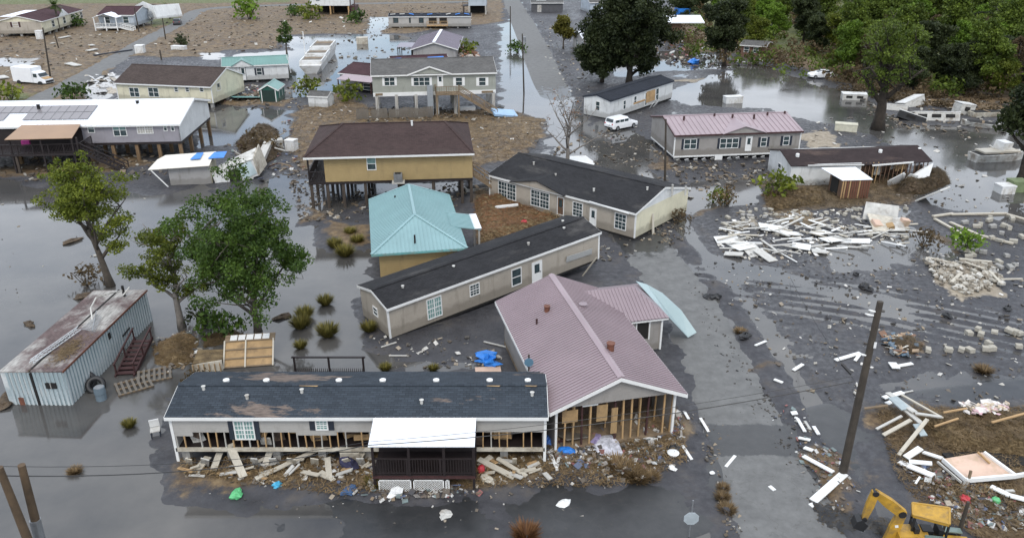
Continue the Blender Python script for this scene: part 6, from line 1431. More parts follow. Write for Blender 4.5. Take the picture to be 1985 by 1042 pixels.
# ================================================================== wreckage and litter
random.seed(8)
def gz(x, y):
    i = int(np.clip(np.searchsorted(ys, y), 0, ny-1)); j = int(np.clip(round((x/(24+ys[i]*.8)+1)/2*(nx-1)), 0, nx-1)); return max(float(H_[i, j]), -.03)
H_ = V.reshape(ny, nx, 3)[:, :, 2]
def GP(px, py): p_ = G(px, py); p_.z = gz(p_.x, p_.y); return p_
def board(label, a, b_, w_=.22, th=.06, mat=OLDW, group=None, lift=0.0, lift2=None, name='board', cat='board', roll=0):
    p_, q_ = GP(*a), GP(*b_); p_.z += th/2+.01+lift; q_.z += th/2+.01+(lift if lift2 is None else lift2)
    o = stick(name, mat, p_, q_, w_, th, roll=roll); tag(o, label, cat, group); return o
def bits(name, label, poly, n, size=(.08,.35), pal=((.6,.58,.54),(.45,.4,.33),(.2,.16,.12),(.05,.05,.055)), seed=1, cat='litter', flat=.25, zmax=.25, bias=1.0):
    g = np.random.default_rng(seed); P_ = wpoly(poly); lo, hi = P_.min(0), P_.max(0); X = g.uniform(lo[0],hi[0],n*4); Y = g.uniform(lo[1],hi[1],n*4); dd = sdf(X, Y, P_); k = (dd > 0) & (g.uniform(0,1,n*4) < np.clip(fbm(X*.8,Y*.8,seed)*2.2-.55,0.05,1)); X, Y = X[k][:n], Y[k][:n]
    b = MB(); cols = []
    for x, y in zip(X, Y):
        s_ = size[0]+(size[1]-size[0])*g.uniform()**2; el = g.uniform(.2,1.0); z = gz(x,y)
        b.obox((x,y,z+s_*flat*.5+g.uniform(0,zmax)**1.5*.3), (s_,s_*el,s_*flat*g.uniform(.3,1)), (g.uniform(-.5,.5),g.uniform(-.5,.5),g.uniform(0,6.28))); cols += [g.uniform()]*6
    nm = 'litter_'+str(len(pal))+str(seed); m = NM(nm); a = m.n('ShaderNodeAttribute', attribute_name='rnd'); r_ = m.n('ShaderNodeValToRGB'); r_.color_ramp.interpolation = 'CONSTANT'; e = r_.color_ramp.elements
    while len(e) < len(pal): e.new(.5)
    for i, c in enumerate(pal): e[i].position = i/len(pal); e[i].color = (*c,1)
    m.l(a.outputs['Fac'], r_.inputs[0]); nz_ = m.noise(m.coord('Object'), 3, 4); m.col(m.mix(m.ramp(nz_, ((.4,0),(.7,.6))), r_.outputs[0], (.09,.075,.055))); m.rough(.7)
    me_ = b.mesh(name, m.m); at_ = me_.attributes.new('rnd','FLOAT','FACE'); at_.data.foreach_set('value', np.array(cols, np.float32)); o = link(name, me_); stuff(tag(o, label, cat)); return o
def mound(name, label, poly, h, seed=1, cat='straw heap', mat=None, stalks=1500, size=.2, lmat=LF_STRAW, res=56, soft=1.2, base=0.0):
    stalks = int(stalks*2.2); size *= 1.15
    P_ = wpoly(poly); lo, hi = P_.min(0)-.3, P_.max(0)+.3; X, Y = np.meshgrid(np.linspace(lo[0],hi[0],res), np.linspace(lo[1],hi[1],res)); d = sdf(X+.5*(fbm(X*1.2,Y*1.2,seed)-.5), Y+.5*(fbm(X*1.2,Y*1.2,seed+3)-.5), P_)
    Z = base*sst(-.1,.1,d) + h*sst(0,soft,d)*(.45+1.1*fbm(X*.9,Y*.9,seed+7))-.25*(1-sst(-.25,.0,d)) + (.12+.35*h)*(fbm(X*3.2,Y*3.2,seed+2)-.5)*sst(0,.4,d)
    b = MB(); b.v = [(float(x),float(y),float(z)) for x,y,z in zip(X.ravel(),Y.ravel(),Z.ravel())]; b.f = [(i*res+j,i*res+j+1,(i+1)*res+j+1,(i+1)*res+j) for i in range(res-1) for j in range(res-1)]
    T = thing(name, label, cat); b.build('heap', mat or STRAWM, T, True)
    g = np.random.default_rng(seed); n = stalks; xi = g.uniform(lo[0],hi[0],n*3); yi = g.uniform(lo[1],hi[1],n*3); k = sdf(xi,yi,P_) > 0; xi, yi = xi[k][:n], yi[k][:n]; n = len(xi)
    iz = np.clip(((yi-lo[1])/(hi[1]-lo[1])*(res-1)).round().astype(int),0,res-1); jz = np.clip(((xi-lo[0])/(hi[0]-lo[0])*(res-1)).round().astype(int),0,res-1); zi = Z[iz,jz]; a = g.uniform(0,6.283,n)
    U = np.stack([np.cos(a),np.sin(a),g.uniform(-.15,.45,n)],1)*size*g.uniform(.5,1.4,(n,1)); Vv = np.stack([-np.sin(a),np.cos(a),g.uniform(-.3,.3,n)],1)*size*.16
    stuff(link('stalks', quads_mesh('stalks', np.stack([xi,yi,zi+.03],1), U, Vv, lmat, np.clip(fbm(xi*.8,yi*.8,seed)*1.0+g.uniform(-.3,.3,n),0,1)), T)); return T
m = NM('straw_heap'); nb = m.noise(m.coord('Object'), 2.6, 9, .72); m.col(m.ramp(nb, ((.3,(.05,.034,.018)),(.5,(.15,.105,.052)),(.7,(.27,.20,.105))))); m.rough(.95); m.bump(nb, .8, .15); STRAWM = m.m
m = NM('wrack_heap'); nb = m.noise(m.coord('Object'), 3, 9, .75); m.col(m.ramp(nb, ((.3,(.025,.019,.013)),(.5,(.075,.052,.032)),(.7,(.16,.115,.07))))); m.rough(.95); m.bump(nb, .8, .15); WRACK = m.m

LIT = ((.52,.51,.48),(.10,.085,.07),(.38,.33,.26),(.05,.05,.055),(.22,.16,.10),(.60,.60,.58),(.09,.12,.20),(.13,.10,.08),(.24,.09,.085),(.30,.28,.26),(.12,.10,.08),(.17,.22,.22),(.16,.12,.085),(.07,.06,.055))
DULL = ((.42,.40,.36),(.12,.10,.08),(.3,.25,.19),(.06,.055,.05),(.55,.53,.49),(.10,.08,.06))
# --- in front of the slate-roofed home
gA = 'cream boards before the slate-roofed home'
lA = 'broken cream siding board on the mud in front of the slate-roofed home'
for i in range(74):
    px = random.uniform(208,640); py = random.uniform(538,562)+ (4 if 250<px<430 else 0); a = random.gauss(0,.6); L_ = random.uniform(8,26)
    if 432 < px < 560: continue
    board(lA, (px,py), (px+L_*math.cos(a), py+L_*.55*math.sin(a)), random.uniform(.10,.26), .05, random.choice((CREAM,CREAM,OLDW,OLDW,STUD)), gA, random.uniform(0,.15), random.uniform(0,.35))
for (a, c, l0, l1, w_) in (((272,541),(286,565),1.0,.1,.4),((300,567),(372,539),.1,.5,.28),((321,536),(311,548),.7,.1,.35),((245,542),(229,558),.3,.05,.4),((384,545),(386,565),.3,.1,.3),((418,547),(438,530),.1,1.0,.38),((560,548),(602,565),.3,.1,.35),((582,547),(616,562),.3,.05,.25),((259,540),(250,555),.4,.05,.35),((575,543),(560,552),.2,.1,.3)):
    board('long fallen cream board leaning off the stripped wall of the slate-roofed home', a, c, w_, .06, CREAM, 'long boards leaning off the stripped wall', l0, l1)
bits('litter', 'household litter and splinters in front of the slate-roofed home', STRAW[3], 700, (.06,.30), DULL, 2)
bits('litter', 'coloured household litter spilled beside the porch', [(380,545),(450,548),(470,575),(560,572),(580,580),(440,590),(390,578)], 330, (.08,.36), LIT, 3, zmax=.5)
bits('litter', 'scraps floating on the flooded street', [(230,575),(640,580),(700,600),(560,625),(300,605)], 60, (.06,.22), DULL, 4)
def lump(name, label, cat, px, py, s, mat, seed=1, z=0, group=None, dev=.35):
    g = np.random.default_rng(seed); b = MB(); n, k = 9, 6
    for i in range(k+1):
        t = math.pi*i/k
        for j in range(n):
            a = 2*math.pi*j/n; r = 1+dev*(g.uniform()-.5)*2; b.v.append((s[0]*math.sin(t)*math.cos(a)*r, s[1]*math.sin(t)*math.sin(a)*r, s[2]*(math.cos(t)*r+.6)))
    for i in range(k):
        for j in range(n): b.f.append((i*n+j,(i+1)*n+j,(i+1)*n+(j+1)%n,i*n+(j+1)%n))
    o = b.build(name, mat); o.location = GP(px,py)+Vector((0,0,z)); o.rotation_euler = (0,0,g.uniform(0,6)); tag(o, label, cat, group); return o
lump('plastic_tub', 'green plastic tub floating in front of the slate-roofed home', 'tub', 278, 583, (.35,.25,.2), GREEN, 1); lump('plastic_bag', 'white plastic bag on the wet street below the pink-roofed house', 'bag', 660, 589, (.38,.26,.12), TRIM, 2); lump('ball', 'small blue bag on the mud left of the porch', 'bag', 325, 572, (.24,.2,.14), plain('sky_blue',(.06,.36,.55),.5), 3)
lump('clothes', 'heap of dark blue clothes left of the porch', 'clothes', 408, 549, (.6,.4,.3), plain('navy_cloth',(.03,.03,.07),.9), 4); lump('white_sack', 'white sacks at the foot of the lattice', 'sack', 463, 581, (.4,.25,.22), TRIM, 5); lump('clothes', 'blue cloth bundle on the mud beside the sacks', 'clothes', 410, 577, (.45,.3,.16), plain('denim',(.05,.10,.2),.9), 6); lump('bucket', 'red bucket at the right end of the porch', 'bucket', 563, 556, (.22,.2,.25), REDP, 7, dev=.1); lump('stone', 'pale dirty cushion right of the porch', 'cushion', 571, 565, (.45,.28,.14), CREAM, 8); lump('cloth', 'crumpled white cloth on the wet street below the porch', 'cloth', 521, 603, (.3,.34,.08), OLDW, 9)
T = thing('chair', 'small white garden chair standing in water left of the slate-roofed home', 'chair', at(GP(183,510), .4)); piece('seat', OLDW, (0,0,.42), (.5,.48,.04), (0,0,0), T); piece('backrest', TRIM, (0,.24,.7), (.5,.04,.5), (.2,0,0), T)
for x in (-.22,.22):
    for y in (-.2,.2): piece('leg', NAVY, (x,y,.18), (.05,.05,.5), (0,0,0), T)
# --- in front of the pink-roofed house
bits('litter', 'dense litter and splinters spilling from the pink-roofed house', [(640,510),(690,500),(745,502),(800,494),(800,520),(770,555),(690,560),(640,545)], 1100, (.06,.36), LIT, 11, zmax=.6)
bits('litter', 'splintered timber inside the open front of the pink-roofed house', [(650,500),(730,488),(790,480),(795,494),(700,508),(655,512)], 300, (.1,.5), DULL, 12, zmax=.6)
lB = 'white plank on the ground in front of the pink-roofed house'
for a, c in (((750,516),(769,519)),((735,534),(747,532)),((798,525),(809,540)),((800,485),(805,495)),((787,491),(798,507)),((819,492),(829,506)),((849,547),(860,534)),((652,550),(655,530)),((640,535),(655,525)),((671,537),(678,524)),((645,538),(652,555)),((652,541),(670,540))): board(lB, a, c, .16, .05, TRIM, 'white planks before the pink-roofed house', random.uniform(0,.1))
lump('bedding', 'white and purple bedding heap before the pink-roofed house', 'bedding', 712, 527, (.9,.7,.22), plain('bed_white',(.55,.55,.6),.85,.5,4), 14); lump('bedding', 'purple cloth beside the white bedding', 'cloth', 700, 521, (.6,.4,.16), PURP, 15); lump('tub', 'blue crate among planks at the corner of the pink-roofed house', 'crate', 662, 533, (.5,.3,.2), BLUE, 16, dev=.12); lump('bag', 'dark blue bag by the slate-roofed home corner', 'bag', 642, 520, (.4,.3,.25), plain('royal_blue',(.04,.14,.45),.6), 17); lump('cloth', 'maroon cloth heap by the slate-roofed home corner', 'cloth', 655, 523, (.5,.35,.18), REDW, 18)
tag(piece('floor_panel', plain('grey_floor',(.17,.15,.125),.6), GP(669,517)+Vector((0,0,.35)), (1.5,1.2,.06), (R(-14),R(12),.5)), 'grey floor panel tilted out of the pink-roofed house front', 'panel')
T = thing('washbasin', 'white oval basin and pipe litter on the street right of the pink-roofed house', 'basin', at(GP(787,536), .3)); MB().tube([(0,0,.02),(0,0,.2),(0,0,.22)], [.2,.32,.24], 12).build('bowl', TRIM, T)
lump('bag', 'dark tangled bundle on the street right of the pink-roofed house', 'bundle', 788, 529, (.35,.25,.16), BLK, 19); lump('bag', 'small white bundle below the dark tangle', 'bundle', 786, 550, (.25,.18,.12), TRIM, 20); lump('bag', 'white disc-like lid beside the kerb line', 'lid', 833, 554, (.16,.13,.05), TRIM, 21); lump('bag', 'white lid at the edge of the dry grass', 'lid', 752, 560, (.2,.14,.06), TRIM, 22)
# --- verge right of the road
lC = 'white plank on the verge right of the road'
for a, c, w_ in (((939,538),(973,561),.26),((986,563),(951,588),.42),((932,494),(941,509),.18),((941,496),(947,508),.14),((951,503),(957,512),.2),((934,515),(947,520),.2),((940,528),(950,533),.25),((925,487),(932,487),.3),((948,590),(953,594),.3),((900,570),(906,575),.2),((883,408),(896,400),.16),((977,423),(1006,415),.28),((1000,424),(1006,416),.2),((928,434),(939,428),.22),((1048,431),(1067,427),.25),((1033,468),(1056,461),.3),((1056,461),(1068,458),.1),((1037,474),(1047,470),.3),((1043,427),(1048,434),.5),((905,448),(915,452),.2)): board(lC, a, c, w_, .06, TRIM if w_ > .15 else OLDW, 'white planks right of the road', random.uniform(0,.08))
bits('litter', 'litter along the road verge by the leaning pole', [(900,470),(940,480),(1000,560),(1010,600),(960,600),(905,510)], 360, (.05,.28), LIT, 23)
bits('litter', 'scattered scraps over the right mud flat', [(830,300),(1198,260),(1198,480),(960,470),(870,400)], 420, (.06,.34), DULL, 24)
bits('mud_clods', 'dark mud clods thrown up along the right verge', [(800,330),(815,333),(985,600),(960,606),(890,500),(840,420)], 420, (.05,.20), ((.03,.028,.026),(.05,.045,.04),(.02,.02,.022)), 25, cat='mud', flat=.6)
bits('mud_clods', 'dark mud clods across the rutted mud flat', [(800,310),(900,300),(1198,370),(1198,420),(900,360),(810,345)], 170, (.05,.3), ((.03,.028,.026),(.05,.045,.04),(.02,.02,.022)), 26, cat='mud', flat=.35)
bits('mud_clods', 'dirt crumbs and puddled silt over the near road', [(860,530),(905,520),(975,635),(865,635)], 160, (.03,.12), ((.06,.055,.05),(.09,.08,.07),(.03,.03,.03)), 27, cat='mud', flat=.4)
# --- lower right: collapsed roof under straw
mound('straw_heap', 'straw-covered wreck heap at the lower right', [(1058,486),(1110,486),(1240,484),(1240,552),(1112,536),(1086,522)], .75, 31, stalks=6000, size=.17)
T = thing('collapsed_roof', 'collapsed plywood roof with white edge boards half buried in straw', 'roof', at((0,0,0)))
cor = [G(1102,537,.85), G(1129,561,.75), G(1187,556,.7), G(1150,529,1.0)]
MB().prism(cor, (0,0,-.08)).build('plywood_deck', PINKPLY, T)
for a, c, w_, nm in ((cor[0],cor[1],.08,'side_rail'),(cor[1],cor[2],.14,'edge_board'),(cor[2],cor[3],.14,'edge_board'),(cor[2],G(1235,548,.6),.12,'edge_board')): stick(nm, TRIM, a+Vector((0,-.06,0)), c+Vector((0,-.06,0)), w_, .22, T)
stick('side_rail', OLDW, cor[0]+Vector((-.25,-.1,-.1)), cor[1]+Vector((-.2,-.1,-.1)), .08, .1, T); stick('broken_post', OLDW, cor[1]+Vector((.05,-.1,-.0)), G(1123,577,.0), .2, .1, T); stick('broken_post', WOOD, cor[1]+Vector((.12,-.1,-.3)), cor[1]+Vector((.2,.05,.5)), .1, .1, T); stick('rafter', STUD, G(1144,529,1.15), G(1158,542,.95), .08, .1, T)
MB().prism([G(1105,541,.02)+Vector((0,.4,0)), G(1130,566,.02)+Vector((0,.6,0)), G(1230,556,.02)+Vector((0,.6,0)), G(1230,530,.02)], (0,0,.3)).build('under_roof_shade', DARK, T)  # near-black block standing in for the shade under the raised roof
lD = 'splintered plank in the wreck heap at the lower right'
for a, c, l0, l1, w_, mt in (((1035,475),(1066,500),.8,.7,.35,OLDW),((1040,481),(1075,512),.6,.6,.3,OLDW),((1050,480),(1098,508),.9,.8,.14,CREAM),((1010,484),(1036,487),.2,.5,.14,WOOD),((1024,508),(1052,500),.2,.5,.15,OLDW),((1032,515),(1062,507),.2,.6,.22,CREAM),((1050,537),(1080,510),.1,.8,.2,CREAM),((1066,503),(1096,509),.8,.9,.2,OLDW),((1098,505),(1125,500),1.0,1.0,.1,STUD),((1154,516),(1196,505),1.0,1.0,.12,STUD),((1088,520),(1115,512),.9,1.0,.1,STUD),((1058,542),(1074,536),.2,.4,.35,TRIM),((1051,544),(1090,565),.1,.2,.4,TRIM),((1062,546),(1088,552),.15,.3,.3,TRIM),((1078,537),(1099,548),.2,.4,.25,TRIM),((1070,570),(1075,563),.0,.05,.1,TRIM),((1156,579),(1178,590),.3,.3,.3,TRIM),((1178,590),(1200,594),.3,.2,.3,TRIM),((1166,583),(1184,582),.2,.2,.15,OLDW),((1068,512),(1078,522),.6,.4,.4,plain('grey_metal_sheet',(.32,.37,.38),.5)),((1040,483),(1056,496),.8,.7,.6,MATS['grey_metal_sheet'])): board(lD, a, c, w_, .07, mt, 'planks of the lower right wreck heap', l0, l1)
bits('litter', 'pink insulation and paper scraps on the straw heap', [(1120,488),(1175,488),(1172,503),(1125,500)], 90, (.15,.6), ((.62,.42,.44),(.7,.66,.62),(.55,.45,.33)), 32, zmax=.2, flat=.15).location.z = .75
bits('litter', 'tangled litter under the collapsed roof at the lower right', [(1050,545),(1120,560),(1198,585),(1198,625),(1130,620),(1090,590)], 900, (.06,.34), LIT, 33, zmax=.5)
mound('wrack_heap', 'dark brush heap beside the digger at the lower right', [(1090,560),(1130,575),(1230,585),(1230,615),(1150,612),(1105,590)], .4, 34, mat=WRACK, lmat=LF_BROWN, stalks=2500, size=.18)
lump('box', 'green plastic crate in the brush by the fallen board', 'crate', 1163, 592, (.22,.18,.22), GREEN, 35, dev=.1); lump('bag', 'red bag in the brush behind the digger', 'bag', 1127, 590, (.28,.2,.2), REDP, 36)
mound('spoil_bank', 'black spoil bank along the verge beside the digger', [(935,575),(960,585),(1000,600),(1060,612),(1060,640),(1000,635),(955,612)], .55, 37, cat='mud bank', mat=plain('black_mud',(.020,.019,.019),.45,.5,2.5,bump=.8), lmat=LF_BROWN, stalks=150, size=.12)
# --- debris field centre right
lE = 'pale concrete block in the demolished home field right of the road'
VAULTB = plain('block_pale',(.36,.335,.28),.85,.25,2)
for i in range(80):
    px = random.uniform(845,1060); py = random.uniform(243,280)
    if px < 870 and py < 250: continue
    p_ = GP(px,py); o = piece('concrete_block', VAULTB if random.random() < .7 else GREYC, p_+Vector((0,0,.10)), (random.uniform(.3,.75),random.uniform(.22,.36),random.uniform(.16,.26)), (random.uniform(-.2,.2),random.uniform(-.2,.2),random.uniform(0,6))); tag(o, lE, 'block', 'blocks of the demolished home field')
lF = 'white splintered board in the demolished home field right of the road'
for i in range(78):
    px = random.uniform(838,1058); py = 262+random.uniform(0,40)*(1-.35*(px-838)/220); a = random.gauss(.1,.5); L_ = random.uniform(8,38); board(lF, (px,py), (px+L_*math.cos(a), py+L_*.4*math.sin(a)), random.uniform(.08,.26), .06, random.choice((TRIM,OLDW,OLDW,CREAM)), 'boards of the demolished home field', random.uniform(0,.25), random.uniform(0,.5))
lG = 'flat white wall sheet in the demolished home field'
for px, py, sx_, sy_ in ((850,283,2.0,1.4),(866,290,1.6,2.2),(880,296,1.3,2.0),(905,270,2.6,1.4),(925,276,1.8,1.1),(937,291,1.5,1.2),(960,275,1.8,1.0),(975,282,2.4,1.2),(895,302,1.0,2.0),(858,300,1.5,.8),(1000,284,2.4,1.0),(958,296,1.2,1.0)): tag(piece('wall_sheet', random.choice((TRIM,OLDW,WHITE)), GP(px,py)+Vector((0,0,.18)), (sx_,sy_,.06), (random.uniform(-.15,.15),random.uniform(-.15,.15),random.uniform(-.6,.6))), lG, 'sheet', 'wall sheets of the demolished home field')
T = thing('wrecked_room', 'crumpled cream room section standing in the demolished home field', 'wreck', at(GP(1030,262), -.25)); b = MB(); b.prism([(-1.6,0,.3),(1.4,.2,.2),(1.5,.9,1.5),(-1.4,.8,1.7)], (0,.1,0)); b.build('wall', OLDW, T); b = MB(); b.prism([(-1.0,-2.4,.1),(.2,-2.6,.1),(.9,-.2,.7),(-1.3,0,.8)], (0,0,.1)); b.build('floor_sheet', CREAM, T); b = MB(); b.prism([(.4,-2.2,.1),(1.8,-1.8,.1),(1.7,.2,.6),(.8,-.2,.6)], (0,0,.1)); b.build('floor_sheet', OLDW, T); piece('ply_scrap', PINKPLY, (-.6,-1.5,.5), (.8,.9,.3), (.3,.2,.4), T); piece('ply_scrap', PINKPLY, (1.9,-.3,.4), (.8,.5,.7), (.2,.2,.4), T); piece('ply_scrap', PLY, (.5,-1.6,.4), (.6,.7,.3), (.2,-.3,.1), T)
bits('litter', 'small rubble of the demolished home field right of the road', [(840,262),(900,250),(1060,240),(1065,280),(960,300),(870,306),(838,290)], 900, (.08,.4), ((.6,.58,.53),(.5,.46,.38),(.3,.27,.22),(.7,.69,.66),(.08,.075,.07)), 41)
# --- right: foundation outline, sand heap and blocks
lH = 'pale timber sill outlining a vanished home at the right edge'
for a, c in (((1091,255),(1115,252)),((1112,253),(1178,251)),((1178,252),(1240,270)),((1093,258),(1125,276)),((1111,262),(1142,276)),((1140,276),(1185,287)),((1122,305),(1160,309)),((1085,303),(1120,312))): board(lH, a, c, .3, .14, CREAM, 'sills of the vanished home', .03)
lI = 'concrete pier block on the dark mud at the right edge'
for i in range(34):
    px, py = random.uniform(1118,1198), random.uniform(256,325); p_ = GP(px,py); tag(piece('pier_block', VAULTB if random.random() < .6 else GREYC, p_+Vector((0,0,.12)), (random.uniform(.35,.7),random.uniform(.3,.45),random.uniform(.22,.42)), (0,random.uniform(-.2,.2),random.uniform(0,6))), lI, 'block', 'pier blocks at the right edge')
for px, py in ((1133,392),(1143,390),(1147,393),(1163,391),(1180,391),(1186,392),(1192,393),(1109,412),(1124,412),(1134,412),(1153,411),(1160,411),(1191,409),(1085,413),(1156,404)):
    p_ = GP(px,py); T_ = tag(piece('pier_stack', VAULTB, p_+Vector((0,0,.16)), (random.uniform(.35,.55),random.uniform(.3,.42),random.uniform(.22,.34)), (random.uniform(-.1,.1),random.uniform(-.1,.1),random.uniform(0,3))), 'stacked pale pier blocks in two rows on the right mud flat', 'block', 'pier block rows on the mud flat')
bits('rubble', 'rubble heap beside the sand on the right edge', [(1078,303),(1110,306),(1165,312),(1175,335),(1130,348),(1095,328)], 700, (.1,.5), ((.44,.41,.35),(.34,.30,.24),(.2,.17,.13),(.52,.50,.45)), 42, cat='rubble', zmax=.6, flat=.5)
for a, c, w_ in (((1112,336),(1124,324),.25),((1156,322),(1171,338),.22),((1170,332),(1195,331),.15),((1128,312),(1150,320),.2)): board('pale plank on the sand and rubble heap at the right edge', a, c, w_, .08, CREAM, 'planks on the right sand heap', .25)
mound('wreck_heap', 'small heap of rotten timber and blue scraps behind the dark pole', [(1028,394),(1068,392),(1085,408),(1075,418),(1045,418),(1030,405)], .45, 43, mat=WRACK, lmat=LF_BROWN, stalks=300, cat='debris heap')
bits('litter', 'blue and white scraps on the rotten timber heap', [(1028,394),(1068,392),(1088,410),(1075,420),(1040,420)], 140, (.12,.6), ((.10,.16,.22),(.6,.58,.52),(.2,.1,.06),(.07,.09,.11),(.35,.25,.16)), 44, zmax=.8)
for px, py, s in ((1010,337,.5),(1015,340,.35),(830,350,.5),(838,349,.45),(1178,363,.4),(1107,373,.4),(872,398,.5),(1001,322,.3)): lump('mud_lump', 'black lump of torn turf on the right mud flat', 'mud lump', px, py, (s,s*.7,s*.5), BLK, int(px), group='black lumps on the mud flat')
# --- left: crate, stair, pallets, drums
T = thing('timber_crate', 'broken plywood crate behind the slate-roofed home', 'crate', at(GP(285,430), R(8)))
k_ = R(42); MB().prism([(-1.2,0,.05),(1.8,0,.05),(1.8,1.35,1.25),(-1.2,1.35,1.25)], (0,.06,-.06)).build('front_panel', PLY, T)
for f_ in (.02,.33,.66,.97): piece('batten', WOOD, (.3,1.35*f_-.03,.08+1.2*f_), (3.0,.09,.07), (k_,0,0), T)
for x in (-1.2,.1,1.8): stick('upright', CREAM, (x,-.06,.08), (x,1.30,1.30), .09, .07, T)
for i in range(5): piece('window_pane', TRIM, (-.7+i*.5,1.62,1.28), (.42,.5,.05), (.25,0,0), T)
piece('back_frame', WOOD, (.3,1.65,1.2), (3.1,.7,.08), (.25,0,0), T); b = MB(); b.prism([(-3.0,-.3,.0),(-1.2,-.2,.0),(-1.2,-.2,.75),(-3.0,-.3,.6)], (0,.08,0)); b.build('side_panel', CREAM, T); piece('straw_fill', STRAWM, (-2.1,.6,.62), (1.7,1.5,.12), (.05,.05,0), T)
for i in range(6): piece('slat', PLY, (-2.9+i*.32,-.36,.35), (.06,.06,.62), (0,0,0), T)
p0_, p1_ = GP(146,441), GP(170,404); T = thing('wooden_stair', 'dark red wooden stair washed up beside the container', 'stair', frame(Vector((p0_.x,p0_.y,.0)), Vector((p1_.x,p1_.y,.0)))); Ls_ = (p1_-p0_).length
for sg in (-.55,.55): stick('stringer', REDW, (0,sg,.0), (Ls_,sg,.55), .09,.26,T); stick('handrail', REDW, (.1,sg,.8), (Ls_,sg,1.3), .09,.09,T); [stick('baluster', REDW, (x_*Ls_,sg,.0+x_*.55), (x_*Ls_,sg,.8+x_*.5), .08,.08,T) for x_ in (.06,.5,.96)]
for i in range(8): piece('tread', REDW, (.3+i*(Ls_-.4)/8,0,.12+i*.068), (.32,1.1,.05), (0,0,0), T)
for k_, (px, py, rz, lb) in enumerate(((181,440,.4,'weathered pallet lying beside the red stair'),(157,452,.6,'grey pallet floating at the container corner'))):
    T = thing('pallet', lb, 'pallet', at(GP(px,py)+Vector((0,0,.05)), rz))
    for i in range(7): piece('slat', GREYW, (-.9+i*.3,0,.1), (.14,1.6,.03), (0,0,0), T)
    for y in (-.7,0,.7): piece('bearer', WOOD, (0,y,.04), (2.0,.08,.09), (0,0,0), T)
for px, py, s, lb in ((101,452,.5,'black tyre leaning on the container side'),(113,456,.42,'second black tyre beside the grey drum')):
    b = MB(); n, k = 16, 8
    for i in range(n):
        a = 2*math.pi*i/n
        for j in range(k): c = 2*math.pi*j/k; rr_ = s+.16*math.cos(c); b.v.append((rr_*math.cos(a), rr_*math.sin(a), .16*math.sin(c)))
    for i in range(n):
        for j in range(k): b.f.append((i*k+j,((i+1)%n)*k+j,((i+1)%n)*k+(j+1)%k,i*k+(j+1)%k))
    o = b.build('tyre', BLK, None, True); o.location = GP(px,py)+Vector((0,0,.35)); o.rotation_euler = (R(55),0,.4); tag(o, lb, 'tyre')
T = thing('drum', 'blue-grey drum standing in water by the container', 'drum', at(GP(119,467), 0)); MB().tube([(0,0,-.2),(0,0,.4),(0,0,.5),(0,0,.85)], [.3,.31,.33,.3], 14).build('shell', plain('blue_grey_drum',(.13,.17,.20),.4), T); MB().tube([(0,0,.85),(0,0,.88)], .26, 14).build('lid', STEEL, T)
mound('wrack_heap', 'brown reed wrack heaped around the pale-barked tree foot', [(178,405),(215,388),(232,398),(226,425),(200,432),(182,425)], .5, 51, mat=STRAWM, stalks=1500, size=.16)
bits('litter', 'litter in the reed wrack beside the container', [(175,400),(235,385),(240,430),(190,440)], 160, (.08,.4), LIT, 52, zmax=.7)
mound('wrack_heap', 'thin muddy reed raft behind the broken crate', [(235,395),(270,385),(285,392),(262,402),(240,408)], .3, 53, mat=WRACK, lmat=LF_BROWN, stalks=500)
for px, py, sx_ in ((85,283,.9),(35,380,.6),(10,468,1.2),(330,372,.7),(100,348,.9)): lump('reed_raft', 'small brown reed raft floating on open water at left', 'reed raft', px, py, (sx_,sx_*.5,.16), WRACK, int(px), group='reed rafts on the left water')
# railing of a sunken deck behind the slate roof
a, c = GP(346,437), GP(426,437); T = thing('deck_railing', 'dark brown deck railing standing in water behind the slate roof', 'railing', frame(Vector((a.x,a.y,0)), Vector((c.x,c.y,0)))); L_ = (c-a).length; 
for x in (0,L_/2,L_): piece('post', DARKW, (x,0,.55), (.11,.11,1.3), (0,0,0), T)
piece('top_rail', DARKW, (L_/2,0,1.15), (L_+.3,.13,.07), (0,0,0), T); piece('bottom_rail', DARKW, (L_/2,0,.12), (L_,.06,.06), (0,0,0), T)
for i in range(int(L_/.12)): piece('baluster', DARKW, (.06+i*.12,0,.22), (.035,.035,.3), (0,0,0), T)
lump('tarp', 'bright blue tarp crumpled on the mud behind the pink-roofed house corner', 'tarp', 572, 425, (.85,.6,.30), BLUE, 61, dev=.6); tag(piece('plywood_board', PINKPLY, GP(571,434)+Vector((0,0,.06)), (1.6,.7,.05), (0,0,.1)), 'plywood board lying below the blue tarp', 'board')
for a, c in (((566,402),(593,408)),((446,408),(464,402)),((455,417),(478,418))): board('pale stick on the wet mud below the tilted beige home', a, c, .1, .06, OLDW, 'sticks below the tilted beige home', .02)
bits('litter', 'scraps on the wet mud below the tilted beige home', [(430,395),(560,395),(600,430),(440,432)], 130, (.06,.35), DULL, 62)
mound('earth_bank', 'brown earth and straw bank between the tan stilt house and the beige home', [(552,235),(590,232),(660,262),(640,270),(600,278),(556,290)], .7, 63, cat='earth bank', stalks=3500, size=.22, lmat=LF_RUST)
board('white pipe on the earth bank behind the tilted beige home', (579,252), (606,250), .25, .2, TRIM, None, .5, .6, 'pipe', 'pipe'); lump('bag', 'small red bag on the earth bank behind the tilted beige home', 'bag', 613, 269, (.3,.2,.18), REDP, 64, z=.5)
